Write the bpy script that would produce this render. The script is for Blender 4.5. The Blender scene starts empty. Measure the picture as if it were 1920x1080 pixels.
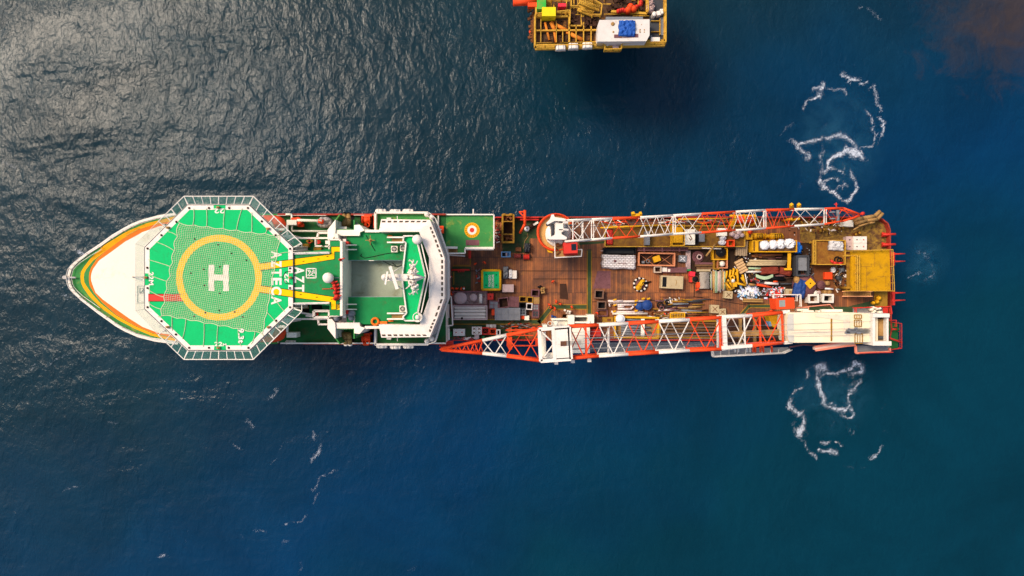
import bpy, math, random
from math import sin, cos, pi, radians as R
from mathutils import Vector, Matrix, noise
random.seed(7)
H = 125.0            # drone height above the water
F = 1280.0
EXPO = 0.68
sc = bpy.context.scene
col = sc.collection
def P(px, py, z):    # point of the photograph at a known real height
    k = (H - z) / F
    return Vector(((px - 960) * k, (540 - py) * k, z))
def K(z): return (H - z) / F
def hx(s, f=1.0):
    s = s.lstrip('#'); out = []
    for i in (0, 2, 4):
        c = int(s[i:i+2], 16) / 255
        out.append(min(1, (c / 12.92 if c <= .04045 else ((c + .055) / 1.055) ** 2.4) * f))
    return (*out, 1)
# ---------------------------------------------------------------- materials
MATS = {}
def nodes(name):
    m = bpy.data.materials.new(name); m.use_nodes = True
    n = m.node_tree; b = n.nodes['Principled BSDF']
    return m, n, b
def mk(n, t, **kw):
    o = n.nodes.new(t)
    for k, v in kw.items(): setattr(o, k, v)
    return o
def noise_tex(n, scale, detail=4, rough=.6, vec=None, dist=0):
    t = mk(n, 'ShaderNodeTexNoise'); t.inputs['Scale'].default_value = scale
    t.inputs['Detail'].default_value = detail; t.inputs['Roughness'].default_value = rough
    t.inputs['Distortion'].default_value = dist
    if vec is not None: n.links.new(vec, t.inputs['Vector'])
    return t.outputs['Fac']
def ramp(n, fac, stops):
    r = mk(n, 'ShaderNodeValToRGB'); e = r.color_ramp.elements
    while len(e) < len(stops): e.new(.5)
    for q, (p, c) in zip(e, stops):
        q.position = p; q.color = c if isinstance(c, tuple) else (c, c, c, 1)
    n.links.new(fac, r.inputs[0]); return r.outputs[0]
def mixc(n, fac, a, b, mode='MIX'):
    x = mk(n, 'ShaderNodeMix', data_type='RGBA', blend_type=mode)
    for s, v in ((0, fac), (6, a), (7, b)):
        if isinstance(v, bpy.types.NodeSocket): n.links.new(v, x.inputs[s])
        else: x.inputs[s].default_value = v
    return x.outputs[2]
def pos(n, scale=(1, 1, 1), rot=0):
    g = mk(n, 'ShaderNodeNewGeometry'); mp = mk(n, 'ShaderNodeMapping')
    mp.inputs['Scale'].default_value = scale; mp.inputs['Rotation'].default_value[2] = R(rot)
    n.links.new(g.outputs['Position'], mp.inputs['Vector']); return mp.outputs[0]
def paint(key, hexc, rough=.55, stain='#5a3a22', amt=.3, scale=.5, f=1.0, metal=0, var=.18, streak=False):
    """painted / weathered surface: tone drift, grime specks and rust patches"""
    if key in MATS: return MATS[key]
    m, n, b = nodes(key)
    base = hx(hexc, f); v = pos(n)
    dk = tuple(c * (1 - 1.6 * var) for c in base[:3]) + (1,)
    lt = tuple(min(1, c * (1 + var * .5)) for c in base[:3]) + (1,)
    c = mixc(n, noise_tex(n, scale * 1.2, 5, .65, v), dk, lt)
    st = ramp(n, noise_tex(n, scale * 1.7, 8, .72, v, .6), [(max(.02, .72 - amt * .42), 0.0), (.80 - amt * .12, 1.0)])
    c = mixc(n, st, c, hx(stain, .9))
    fine = ramp(n, noise_tex(n, 9, 3, .7, v), [(.3, .86), (.7, 1.06)])
    c = mixc(n, 1.0, c, fine, 'MULTIPLY')
    n.links.new(c, b.inputs['Base Color'])
    b.inputs['Roughness'].default_value = rough; b.inputs['Metallic'].default_value = metal; b.inputs['Specular IOR Level'].default_value = .12
    bp = mk(n, 'ShaderNodeBump'); bp.inputs['Strength'].default_value = .25; bp.inputs['Distance'].default_value = .03
    n.links.new(noise_tex(n, 2.2, 5, .7, v), bp.inputs['Height']); n.links.new(bp.outputs[0], b.inputs['Normal'])
    MATS[key] = m; return m
white = paint('white_paint', '#ecdccb', .5, '#a87c50', .26, .6)
cream = paint('cream_paint', '#efe6cf', .5, '#b08a55', .2, .35)
creamd = paint('cream_cover', '#e8dcc6', .6, '#c4b08c', .34, .18, .92, var=.06)
hgreen = paint('helideck_green', '#0cb463', .75, '#2a8a4c', .36, .35, .95, var=.12)
green = paint('deck_green', '#1f9a52', .65, '#4a5a32', .42, .4, .72, var=.3)
dgreen = paint('dark_deck_green', '#2a7a3c', .7, '#4a4426', .5, .45, .6, var=.35)
mgreen = paint('worn_deck_green', '#4a663e', .75, '#5a4630', .55, .6, .6, var=.4)
lgreen = paint('pale_deck_green', '#4aa04f', .7, '#a09038', .42, .3, .7, var=.3)
yellow = paint('yellow_marking', '#f2bc00', .8, '#b88410', .25, .6, .95, var=.1)
amber = paint('amber_stripe', '#f0a408', .7, '#c27a1a', .2, .4, .9, var=.08)
orange = paint('orange_stripe', '#ee7420', .7, '#d06a28', .2, .4, .85, var=.08)
red = paint('red_paint', '#d9382c', .5, '#7a2418', .25, .6, .85)
hred = paint('hull_red', '#b8402f', .65, '#6a3424', .6, .7, .75)
cor = paint('crane_orange', '#ee4c20', .55, '#a84420', .38, .9, .9, var=.12)
cwh = paint('crane_white', '#ece0d0', .55, '#a5704a', .3, .9, .9)
rust = paint('rusty_steel', '#8a5430', .8, '#4a2c1a', .45, .7, .8, var=.4)
drust = paint('dark_rust', '#54382a', .85, '#2a1c14', .45, .8, .7, var=.4)
ochre = paint('rusty_ochre', '#b8862a', .75, '#6a4020', .5, .5, .8, var=.4)
oyel = paint('yellow_plate', '#d49a08', .7, '#7a5a20', .5, .5, .85, var=.3)
myel = paint('machine_yellow', '#e9a91c', .5, '#9a5a1c', .28, .9, .9, var=.25)
brass = paint('tan_pipe', '#b98d52', .6, '#7a5230', .4, .9, .8, var=.3)
grey = paint('grey_metal', '#8d8f92', .55, '#5a4a3c', .35, .8, .7)
dgrey = paint('dark_grey_metal', '#4a4c50', .6, '#3a2c22', .3, .8, .7)
black = paint('black_rubber', '#17171a', .7, '#2a2018', .2, .8, .7)
mauve = paint('mauve_steel', '#8a5a5c', .7, '#4a2f28', .45, .8, .75, var=.35)
pink = paint('pale_pink_canvas', '#d2b4ac', .8, '#8a6a58', .35, .9, .8)
blue = paint('blue_plastic', '#2c4c8c', .5, '#1c2f5a', .3, .8, .75)
bblue = paint('bright_blue_tarp', '#1c6fd0', .6, '#18489a', .3, .8, .85)
tarpw = paint('white_sheeting', '#e9e6e4', .7, '#a89a8c', .22, 1.2, .95)
maroon = paint('maroon_tarp', '#8a3a2a', .8, '#5a2418', .3, .8, .75)
wood = paint('pale_timber', '#cbb48a', .8, '#8a6a3c', .3, 1.0, .8, var=.25)
brownp = paint('brown_timber', '#84603f', .85, '#4a3220', .4, 1.0, .75, var=.35)
mint = paint('pale_green_sheet', '#b7cfa4', .6, '#7a9070', .3, .8, .8)
lblue = paint('pale_blue_box', '#7fb0d8', .5, '#5a7a90', .2, .8, .8)
glass = paint('dark_window', '#26303c', .12, '#1c2228', .1, .8, .6)
brwin = paint('bridge_window', '#6e6050', .25, '#4a4038', .3, 2.0, .5)
well = paint('grey_green_well', '#a3a892', .7, '#6f6848', .5, .22, .9, var=.35)
wellwall = paint('pale_blue_bulkhead', '#b4c4c6', .5, '#6a6048', .3, .5, .75)
skin = paint('skin', '#b07a58', .6, '#905a40', .1, 2)
suit = paint('orange_coverall', '#ee4a22', .75, '#b83418', .2, 3, .95)
boots = paint('dark_boots', '#1e1a18', .7, '#15100e', .2, 3)
netm = paint('net_rope', '#d6dcae', .8, '#a8a888', .3, 1, .8)
pyel = paint('platform_yellow', '#dca83c', .6, '#8a4a20', .5, .8, .85, var=.28)
grate = paint('brown_grating', '#7a5a40', .8, '#b8741c', .42, .35, .55, var=.4)
stripe_dk = paint('stripe_line', '#3a2a12', .7, '#2a1c10', .2, 1, .6)
# planked wooden working deck
def deck_mat():
    m, n, b = nodes('wooden_deck')
    g = mk(n, 'ShaderNodeNewGeometry'); s = mk(n, 'ShaderNodeSeparateXYZ'); n.links.new(g.outputs['Position'], s.inputs[0])
    def ma(op, a, bb=None):
        x = mk(n, 'ShaderNodeMath', operation=op)
        for i, q in enumerate((a, bb)):
            if q is None: continue
            if isinstance(q, (int, float)): x.inputs[i].default_value = q
            else: n.links.new(q, x.inputs[i])
        return x.outputs[0]
    u = ma('DIVIDE', s.outputs[0], .36); fl = ma('FLOOR', u); fr = ma('FRACT', u)
    v = ma('DIVIDE', ma('ADD', s.outputs[1], .9), 6.2); vf = ma('FLOOR', v); vr = ma('FRACT', v)
    cmb = mk(n, 'ShaderNodeCombineXYZ'); n.links.new(fl, cmb.inputs[0]); n.links.new(vf, cmb.inputs[1])
    wn = mk(n, 'ShaderNodeTexWhiteNoise'); n.links.new(cmb.outputs[0], wn.inputs['Vector'])
    c = mixc(n, wn.outputs['Value'], hx('#7c4624', .8), hx('#aa622c', .92))
    grain = ramp(n, noise_tex(n, 1.0, 6, .7, pos(n, (9, .7, 1))), [(.3, .7), (.7, 1.2)])
    c = mixc(n, 1.0, c, grain, 'MULTIPLY')
    big = noise_tex(n, .14, 6, .65, pos(n), .5)
    c = mixc(n, ramp(n, big, [(.38, .7), (.58, 0.0)]), c, hx('#3f2c22', .6))
    big2 = noise_tex(n, .22, 6, .7, pos(n, (1, 1.4, 1)), .8)
    c = mixc(n, ramp(n, big2, [(.56, 0.0), (.72, .65)]), c, hx('#b0702c', .7))
    sm = noise_tex(n, 1.3, 6, .75, pos(n), 1.0)
    c = mixc(n, ramp(n, sm, [(.6, 0.0), (.74, .6)]), c, hx('#32241a', .7))
    gap = ma('MAXIMUM', ma('LESS_THAN', fr, .13), ma('LESS_THAN', vr, .016))
    c = mixc(n, ma('MULTIPLY', gap, .62), c, hx('#20150f', .8))
    n.links.new(c, b.inputs['Base Color']); b.inputs['Roughness'].default_value = .8
    bp = mk(n, 'ShaderNodeBump'); bp.inputs['Strength'].default_value = .5; bp.inputs['Distance'].default_value = .03
    n.links.new(ma('SUBTRACT', 1, gap), bp.inputs['Height']); n.links.new(bp.outputs[0], b.inputs['Normal'])
    return m
deckm = deck_mat()
# tarpaulin printed like courses of small blocks
def brick_mat():
    m, n, b = nodes('quilted_white_cover')
    t = mk(n, 'ShaderNodeTexBrick'); n.links.new(pos(n), t.inputs['Vector'])
    t.inputs['Scale'].default_value = 1.0; t.inputs['Brick Width'].default_value = .62; t.inputs['Row Height'].default_value = .3
    t.inputs['Mortar Size'].default_value = .045
    t.inputs['Color1'].default_value = hx('#e8e0da', .9); t.inputs['Color2'].default_value = hx('#d6cac2', .9); t.inputs['Mortar'].default_value = hx('#8f8078', .7)
    c = mixc(n, ramp(n, noise_tex(n, .9, 6, .7, pos(n)), [(.6, 0.0), (.75, .7)]), t.outputs['Color'], hx('#9a6a52', .8))
    n.links.new(c, b.inputs['Base Color']); b.inputs['Roughness'].default_value = .75
    return m
brickm = brick_mat()
def net_mat(key, c, cell, w):
    """knotted / wire mesh netting with real holes"""
    m, n, b = nodes(key)
    s = mk(n, 'ShaderNodeSeparateXYZ'); g = mk(n, 'ShaderNodeNewGeometry'); n.links.new(g.outputs['Position'], s.inputs[0])
    outs = []
    for i in (0, 1):
        d = mk(n, 'ShaderNodeMath', operation='DIVIDE'); n.links.new(s.outputs[i], d.inputs[0]); d.inputs[1].default_value = cell
        f = mk(n, 'ShaderNodeMath', operation='FRACT'); n.links.new(d.outputs[0], f.inputs[0])
        l = mk(n, 'ShaderNodeMath', operation='LESS_THAN'); n.links.new(f.outputs[0], l.inputs[0]); l.inputs[1].default_value = w
        outs.append(l.outputs[0])
    x = mk(n, 'ShaderNodeMath', operation='MAXIMUM'); n.links.new(outs[0], x.inputs[0]); n.links.new(outs[1], x.inputs[1])
    b.inputs['Base Color'].default_value = c; b.inputs['Roughness'].default_value = .7
    n.links.new(x.outputs[0], b.inputs['Alpha']); return m
safem = net_mat('safety_netting', hx('#4a8f7c', .8), .12, .16)
gratem = net_mat('walkway_mesh', hx('#9a9a98', .7), .14, .42)
# ---------------------------------------------------------------- mesh collector
ROOTLOC = {}
class MB:
    def __init__(s): s.v = []; s.f = []; s.mi = []; s.k = 0; s.sm = []; s.smooth = False
    def add(s, vs, fs):
        o = len(s.v); s.v += [tuple(q) for q in vs]
        for f in fs: s.f.append([o + i for i in f]); s.mi.append(s.k); s.sm.append(s.smooth)
        return s
    def box(s, c, d, rz=0, taper=1.0):
        x, y, z = [q / 2 for q in d]; vs = []
        for k, t in ((-1, 1), (1, taper)):
            for a, b in ((-1, -1), (1, -1), (1, 1), (-1, 1)):
                X, Y = a * x * t, b * y * t
                vs.append((c[0] + X * cos(rz) - Y * sin(rz), c[1] + X * sin(rz) + Y * cos(rz), c[2] + k * z))
        return s.add(vs, [(3, 2, 1, 0), (4, 5, 6, 7), (0, 1, 5, 4), (1, 2, 6, 5), (2, 3, 7, 6), (3, 0, 4, 7)])
    def prism(s, pts, z0, z1):
        """pts: world xy (or xyz: top follows z)"""
        pts = [tuple(p) for p in pts]
        a = sum(pts[i][0] * pts[(i + 1) % len(pts)][1] - pts[(i + 1) % len(pts)][0] * pts[i][1] for i in range(len(pts)))
        if a < 0: pts = pts[::-1]
        n = len(pts)
        vs = [(p[0], p[1], z0) for p in pts] + [(p[0], p[1], z1 if z1 is not None else p[2]) for p in pts]
        return s.add(vs, [tuple(range(n))[::-1], tuple(range(n, 2 * n))] + [(i, (i + 1) % n, n + (i + 1) % n, n + i) for i in range(n)])
    def pp(s, px, z0, z1):
        """prism from photo pixels measured at its top z1"""
        return s.prism([P(x, y, z1) for x, y in px], z0, z1)
    def bar(s, a, b, w, h=None):
        h = h or w; a = Vector(a); b = Vector(b); d = b - a
        if d.length < 1e-6: return s
        d.normalize(); up = Vector((0, 0, 1)) if abs(d.z) < .95 else Vector((1, 0, 0))
        u = d.cross(up).normalized(); v = u.cross(d)
        vs = [p + u * i * w / 2 + v * j * h / 2 for p in (a, b) for i, j in ((-1, -1), (1, -1), (1, 1), (-1, 1))]
        return s.add(vs, [(0, 1, 2, 3), (7, 6, 5, 4), (4, 5, 1, 0), (5, 6, 2, 1), (6, 7, 3, 2), (7, 4, 0, 3)])
    def tube(s, a, b, r, n=8, r2=None, cap=True):
        a = Vector(a); b = Vector(b); d = (b - a)
        if d.length < 1e-6: return s
        d.normalize(); up = Vector((0, 0, 1)) if abs(d.z) < .95 else Vector((1, 0, 0))
        u = d.cross(up).normalized(); v = u.cross(d); r2 = r if r2 is None else r2
        vs = [p + (u * cos(2 * pi * i / n) + v * sin(2 * pi * i / n)) * q for p, q in ((a, r), (b, r2)) for i in range(n)]
        sm = s.smooth; s.smooth = n > 6
        s.add(vs, [(i, n + i, n + (i + 1) % n, (i + 1) % n) for i in range(n)])
        s.smooth = sm
        if cap:
            o = len(s.v) - 2 * n
            for f in (tuple(range(n)), tuple(range(n, 2 * n))[::-1]):
                s.f.append([o + i for i in f]); s.mi.append(s.k); s.sm.append(False)
        return s
    def path(s, pts, r, n=6, close=False):
        pts = [Vector(p) for p in pts]
        for i in range(len(pts) - (0 if close else 1)): s.tube(pts[i], pts[(i + 1) % len(pts)], r, n)
        return s
    def lathe(s, c, prof, n=24):
        vs = []
        for r, z in prof: vs += [(c[0] + r * cos(2 * pi * i / n), c[1] + r * sin(2 * pi * i / n), c[2] + z) for i in range(n)]
        fs = [(j * n + i, j * n + (i + 1) % n, (j + 1) * n + (i + 1) % n, (j + 1) * n + i) for j in range(len(prof) - 1) for i in range(n)]
        sm = s.smooth; s.smooth = True; s.add(vs, fs); s.smooth = sm
        o = len(s.v) - len(vs)
        if prof[0][0] > .001: s.f.append([o + i for i in range(n)][::-1]); s.mi.append(s.k); s.sm.append(False)
        if prof[-1][0] > .001: s.f.append([o + (len(prof) - 1) * n + i for i in range(n)]); s.mi.append(s.k); s.sm.append(False)
        return s
    def dome(s, c, r, n=24, k=1.0):
        return s.lathe(c, [(r * cos(a), r * k * sin(a)) for a in [pi / 2 * i / 6 for i in range(6)]] + [(.001, r * k)], n)
    def torus(s, c, r, t, n=24, m=8, ax='z'):
        vs = []
        for i in range(n):
            for j in range(m):
                a, b = 2 * pi * i / n, 2 * pi * j / m; q = r + t * cos(b)
                p = (q * cos(a), q * sin(a), t * sin(b))
                if ax == 'x': p = (p[2], p[0], p[1])
                if ax == 'y': p = (p[0], p[2], p[1])
                vs.append((c[0] + p[0], c[1] + p[1], c[2] + p[2]))
        sm = s.smooth; s.smooth = True
        s.add(vs, [(i * m + j, ((i + 1) % n) * m + j, ((i + 1) % n) * m + (j + 1) % m, i * m + (j + 1) % m) for i in range(n) for j in range(m)])
        s.smooth = sm; return s
    def lump(s, c, d, n=14, amp=.12, seed=0, sq=4, rz=0, fold=1.5):
        """draped sheet / filled sack: a closed lumpy cushion"""
        vs = []; X, Y, Z = d
        for j in range(n + 1):
            for i in range(n + 1):
                u, v = 2 * i / n - 1, 2 * j / n - 1
                e = max(0, 1 - abs(u) ** sq) * max(0, 1 - abs(v) ** sq)
                q = noise.noise(Vector((u * fold * 1.7 + seed * 3.1, v * fold * 1.7 + seed, seed * .7)))
                q2 = noise.noise(Vector((u * fold * 5 + seed * 3.1, v * fold * 5 - seed, seed * .9)))
                z = Z * (e ** .35) * (1 + amp * (q * 1.6 + q2)) if e > 0 else 0
                wob = 1 + .10 * noise.noise(Vector((u * 2 + seed, v * 2, seed * 2.0)))
                if sq < 3.5:
                    rr = math.sqrt(max(1e-6, 1 - .5 * min(u * u, v * v) / max(u * u, v * v, 1e-6))) if (u or v) else 1
                    ur, vr = u * rr, v * rr
                else: ur, vr = u, v
                x, y = ur * X / 2 * wob, vr * Y / 2 * wob
                vs.append((c[0] + x * cos(rz) - y * sin(rz), c[1] + x * sin(rz) + y * cos(rz), c[2] + z))
        w = n + 1
        fs = [(j * w + i, j * w + i + 1, (j + 1) * w + i + 1, (j + 1) * w + i) for j in range(n) for i in range(n)]
        sm = s.smooth; s.smooth = True; s.add(vs, fs); s.smooth = sm
        o = len(s.v) - len(vs)
        ring = [i for i in range(w)] + [j * w + n for j in range(1, w)] + [n * w + i for i in range(n - 1, -1, -1)] + [j * w for j in range(n - 1, 0, -1)]
        s.f.append([o + i for i in ring][::-1]); s.mi.append(s.k); s.sm.append(False)
        return s
    def rail(s, pts, h=1.1, sp=1.6, r=.045, close=False, mid=True):
        pts = [Vector(p) for p in pts]; N = len(pts)
        for i in range(N - (0 if close else 1)):
            a, b = pts[i], pts[(i + 1) % N]; L = (b - a).length; k = max(1, round(L / sp))
            up = Vector((0, 0, h))
            s.tube(a + up, b + up, r, 6)
            if mid: s.tube(a + up * .5, b + up * .5, r * .7, 5)
            for q in range(k + (1 if i == N - 2 and not close else 0)):
                p = a.lerp(b, q / k); s.tube(p, p + up, r, 5)
        return s
    def build(s, name, mats, parent=None, local=False):
        me = bpy.data.meshes.new(name)
        off = Vector((0, 0, 0))
        if parent is not None and not local: off = ROOTLOC.get(root_of(parent), Vector((0, 0, 0)))
        me.from_pydata([(x - off.x, y - off.y, z - off.z) for x, y, z in s.v], [], s.f)
        for m in (mats if isinstance(mats, (list, tuple)) else [mats]): me.materials.append(m)
        for p, k, q in zip(me.polygons, s.mi, s.sm): p.material_index = k; p.use_smooth = q
        me.update()
        o = bpy.data.objects.new(name, me); col.objects.link(o)
        if parent is not None: o.parent = parent
        return o
def root_of(o):
    while o.parent: o = o.parent
    return o
def tag(o, label=None, cat=None, group=None, kind=None):
    if label: o['label'] = label
    if cat: o['category'] = cat
    if group: o['group'] = group
    if kind: o['kind'] = kind
    return o
def thing(name, label, cat, loc=(0, 0, 0), rz=0, group=None):
    o = bpy.data.objects.new(name, None); col.objects.link(o); o.empty_display_size = .5
    o.location = loc; o.rotation_euler = (0, 0, rz); ROOTLOC[o] = Vector(loc)
    return tag(o, label, cat, group)
def copy_tree(o, parent=None):
    c = o.copy(); col.objects.link(c); c.parent = parent
    for ch in list(o.children): copy_tree(ch, c)
    return c
def text(body, box, z, rot, m, parent, name='lettering', bold=.0, thick=.02):
    """text mesh filling a pixel box (x0,y0,x1,y1) at height z; rot in degrees"""
    cu = bpy.data.curves.new('t', 'FONT'); cu.body = body; cu.offset = bold; cu.space_character = 1.08
    o = bpy.data.objects.new('t', cu); col.objects.link(o)
    bpy.context.view_layer.update()
    me = bpy.data.meshes.new_from_object(o.evaluated_get(bpy.context.evaluated_depsgraph_get()))
    bpy.data.objects.remove(o); bpy.data.curves.remove(cu)
    xs = [v.co.x for v in me.vertices]; ys = [v.co.y for v in me.vertices]
    a = P(box[0], box[1], z); b = P(box[2], box[3], z); c = (a + b) / 2; w, h = abs(b.x - a.x), abs(b.y - a.y)
    if rot % 180: w, h = h, w
    sx, sy = w / (max(xs) - min(xs)), h / (max(ys) - min(ys)); cx, cy = (max(xs) + min(xs)) / 2, (max(ys) + min(ys)) / 2
    off = ROOTLOC.get(root_of(parent), Vector()); t = R(rot)
    for v in me.vertices:
        x, y = (v.co.x - cx) * sx, (v.co.y - cy) * sy
        v.co = (c.x + x * cos(t) - y * sin(t) - off.x, c.y + x * sin(t) + y * cos(t) - off.y, z - off.z)
    me.materials.clear(); me.materials.append(m)
    o = bpy.data.objects.new(name, me); col.objects.link(o); o.parent = parent
    return o
# ================================================================= SHIP
ZD = 6.0; ZF = 13.0; ZH = 23.5; ZR = 20.0
ship = thing('crane_ship', 'long offshore crane ship with cream bow, green helideck and brown planked working deck', 'ship', (-5, 1.5, 0))
def part(mb, name, m, par=None, label=None):
    o = mb.build(name, m, par or ship)
    if label: o['label'] = label
    return o
# ---- hull
bow_up = [(133.6, 504), (140, 496), (147.8, 488.6), (167, 474), (188.7, 460), (212, 443), (236, 428.7), (251, 421), (267.5, 414.6), (299, 406), (330.5, 401.5), (380, 400.5), (440, 400.5), (520, 401)]
bow_lo = [(132, 532.7), (135.5, 541), (141.5, 548.4), (153, 560), (166.7, 570.5), (185, 585), (204.5, 598.8), (220, 610), (236, 619), (261, 630), (292.7, 638), (335, 643.5), (400, 645), (520, 645)]
tip = (129.8, 519)
fore_px = bow_up[::-1] + [tip] + bow_lo
top = [P(x, y, ZF) for x, y in fore_px]
def loft(outline, levels, cy=1.75):
    m = MB(); n = len(outline); vs = []
    xm = max(p.x for p in outline)
    for z, f, dx in levels:
        for p in outline: vs.append((xm + (p.x - xm) * dx, cy + (p.y - cy) * f, z))
    m.add(vs, [(j * n + i, j * n + (i + 1) % n, (j + 1) * n + (i + 1) % n, (j + 1) * n + i) for j in range(len(levels) - 1) for i in range(n)])
    return m
m = loft(top, [(-3, .72, .86), (0, .80, .88), (5, .9, .93), (ZF - .3, 1, 1)]); 
aft_px = [(512, 408.5), (700, 408), (926, 408), (1000, 407), (1300, 407), (1560, 407), (1640, 407.5), (1655, 411), (1665, 419), (1669, 430), (1670, 520), (1671, 600), (1686, 602), (1686, 652), (1640, 637.5), (1400, 637), (900, 637), (512, 637)]
aw = [P(x, y, 7.1) for x, y in aft_px]
aw[12] = P(1672, 618, 7.1); aw[13] = P(1668, 637, 7.1)
m2 = MB(); m2.prism(aw, -3, ZD - .25)
m.add(m2.v, m2.f)
part(m, 'hull', hred)
m = MB()                                             # bulwark: thin upstand round the working deck
for i in range(len(aw)):
    a, b = aw[i], aw[(i + 1) % len(aw)]
    if i < 1 or i >= 16: continue
    m.bar((a.x, a.y, 6.5), (b.x, b.y, 6.5), .22, 1.2)
for i in range(0, 70):                               # stiffeners
    x = -6 + i * 1.2
    for y in (aw[2].y - .25, aw[15].y + .25):
        if x < 64: m.box((x, y, 6.35), (.1, .35, .8))
part(m, 'bulwark', hred)
# ---- decks
m = MB(); m.prism([(p.x, p.y) for p in aw], ZD - .25, ZD); part(m, 'working_deck', deckm)
m = MB(); m.prism([(p.x, p.y) for p in top] , ZF - .3, ZF); part(m, 'bow_deck', lgreen)
m = MB()
m.prism([P(512, 403.5, ZF), P(836, 403.5, ZF), P(836, 642.5, ZF), P(512, 642.5, ZF)], 5.9, ZF - .02)
part(m, 'superstructure_block', white)
m = MB(); m.prism([P(522, 403.2, ZF), P(836, 403.2, ZF), P(836, 643, ZF), P(522, 643, ZF)], ZF - .02, ZF + .02)
part(m, 'side_deck', dgreen)
# bow stripes: painted bands, each a thin layer above the one below
def band(name, up, lo, tipp, z, mt):
    m = MB(); m.prism([P(x, y, z) for x, y in up[::-1] + tipp + lo], z - .025, z); part(m, name, mt)
END_U = [(520, 405)]; END_L = [(520, 641)]
band('amber_stripe', [(157, 501), (170, 484), (195, 460), (236, 435), (274, 419), (330, 405), (400, 403)], [(155.7, 539), (166.7, 554.7), (188.7, 577), (220, 599), (252, 616), (283, 629), (327, 640), (400, 642)], [(151.8, 510), (150.8, 520), (152, 530)], ZF + .03, amber)
band('green_stripe', [(162, 504), (174.6, 488.6), (198, 471), (230, 447.6), (261, 430), (286, 422), (311.6, 416), (400, 410)], [(162, 536), (173, 551.6), (188.7, 569), (217, 591), (252, 611), (286, 625.6), (330, 635), (400, 638)], [(158, 512), (157, 520), (158, 529)], ZF + .06, lgreen)
band('orange_stripe', [(171, 501), (182, 485), (199, 470.5), (230, 447.9), (261, 430.3), (286, 422.3), (311.6, 416.4), (400, 411)], [(168.5, 536), (176, 549), (190.4, 566), (217, 589.5), (252, 610), (286, 624.6), (330, 634), (400, 637)], [(167.5, 511), (166.7, 520), (167, 529)], ZF + .09, orange)
band('foredeck_cover', [(174.6, 504), (185.6, 488.6), (207.6, 473), (236, 452), (267.5, 435), (299, 424), (330, 418.5), (400, 414), (470, 412)], [(173, 532.7), (179, 548.4), (192, 561), (214, 577), (242, 597), (267.5, 613), (296, 624), (330, 629), (400, 634), (470, 636)], [(171.5, 512), (170.5, 520), (171, 526)], ZF + .13, creamd)
m = MB()                                             # hatch and fine fittings on the cover
for x0, y0, x1, y1 in ((258, 536, 270, 568), (262, 540, 268, 550)):
    q = [P(x, y, 13.2) for x, y in ((x0, y0), (x1, y0), (x1, y1), (x0, y1))]
    for i in range(4): m.bar(q[i], q[(i + 1) % 4], .05, .05)
m.path([P(249, 519.5, 14.2), P(276, 519.5, 14.2)], .05); m.tube(P(249, 519.5, 13), P(249, 519.5, 14.4), .09)
m.bar(P(262, 551, 13.2), P(270, 541, 13.2), .05)
for y in (430, 440): m.bar(P(236, y + 12, 13.14), P(262, y - 2, 13.14), .03)
part(m, 'hatch_fittings', grey)
m = MB()                                             # white capping and rails round the bow
ring = [P(x, y, ZF) for x, y in bow_up[:11][::-1] + [tip] + bow_lo[:12]]
for i in range(len(ring) - 1): m.bar(ring[i] + Vector((0, 0, .1)), ring[i + 1] + Vector((0, 0, .1)), .42, .3)
part(m, 'capping_rail', cwh)
m = MB()
def inset(r, d):
    c = Vector((top[0].x - 10, 1.75, 0)); out = []
    for p in r:
        q = Vector((p.x, p.y, 0)) - Vector((-62, 1.75, 0)); q.normalize(); out.append(Vector((p.x - q.x * d * .6, p.y - q.y * d, ZF)))
    return out
rr = inset(ring, .45); m.rail(rr, 1.25, 2.0, .05)
rr2 = inset(ring, .95)
m.path([p + Vector((0, 0, .35)) for p in rr2[6:18]], .05)
m.tube(P(121, 520, 13.5), P(142, 520.5, 13.5), .14, 8); m.tube(P(120.5, 520, 13), P(120.5, 520, 14), .3, 10)
part(m, 'bow_railing', cwh)
# fore side: white capping along the side decks
m = MB()
for y in (402.3, 644.2):
    m.bar(P(570 if y > 500 else 522, y, ZF + .4), P(836, y, ZF + .4), .25, .8)
part(m, 'side_coaming', hred)
m = MB(); m.bar(P(526, 643.6, ZF + .95), P(836, 643.6, ZF + .95), .22, .12); m.rail([P(522, 405, ZF), P(614, 405, ZF)], .9, 2, .04)
m.rail([P(666, 404.5, ZF), P(704, 404.5, ZF)], .9, 2, .05); part(m, 'side_railing', cwh)
# ---- helideck
OCT = [(352, 385), (467, 385), (549, 464), (549, 578), (468, 656), (353, 656), (272, 579), (272, 464)]
ow = [P(x, y, ZH) for x, y in OCT]; oc = P(411, 520.5, ZH)
def shrink(pts, d):
    out = []
    for p in pts:
        q = (p - oc); L = q.length; out.append(oc + q * (1 - d / L))
    return out
m = MB(); m.prism(ow, ZH - .45, ZH); deck = part(m, 'helideck', hgreen)
m = MB()                                             # dark gutter round the edge
g = shrink(ow, -.07)
for i in range(8): m.bar(g[i] - Vector((0, 0, .25)), g[(i + 1) % 8] - Vector((0, 0, .25)), .12, .45)
part(m, 'gutter', dgrey, deck)
m = MB(); inn = shrink(ow, .72); z = Vector((0, 0, .012))
def quad(m, a, b, c, d, z0, z1): m.prism([a, b, c, d], z0, z1)
for i in range(8):
    a, b, c, d = ow[i], ow[(i + 1) % 8], inn[(i + 1) % 8], inn[i]
    if i in (0, 2, 4, 6):
        for s0, s1 in ((0, .42), (.62, 1.0)):
            if i in (4, 6): s0, s1 = 1 - s1, 1 - s0
            quad(m, a.lerp(b, s0), a.lerp(b, s1), d.lerp(c, s1), d.lerp(c, s0), ZH + .002, ZH + .014)
    else: quad(m, a, b, c, d, ZH + .002, ZH + .014)
part(m, 'perimeter_stripe', cwh, deck)
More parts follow.
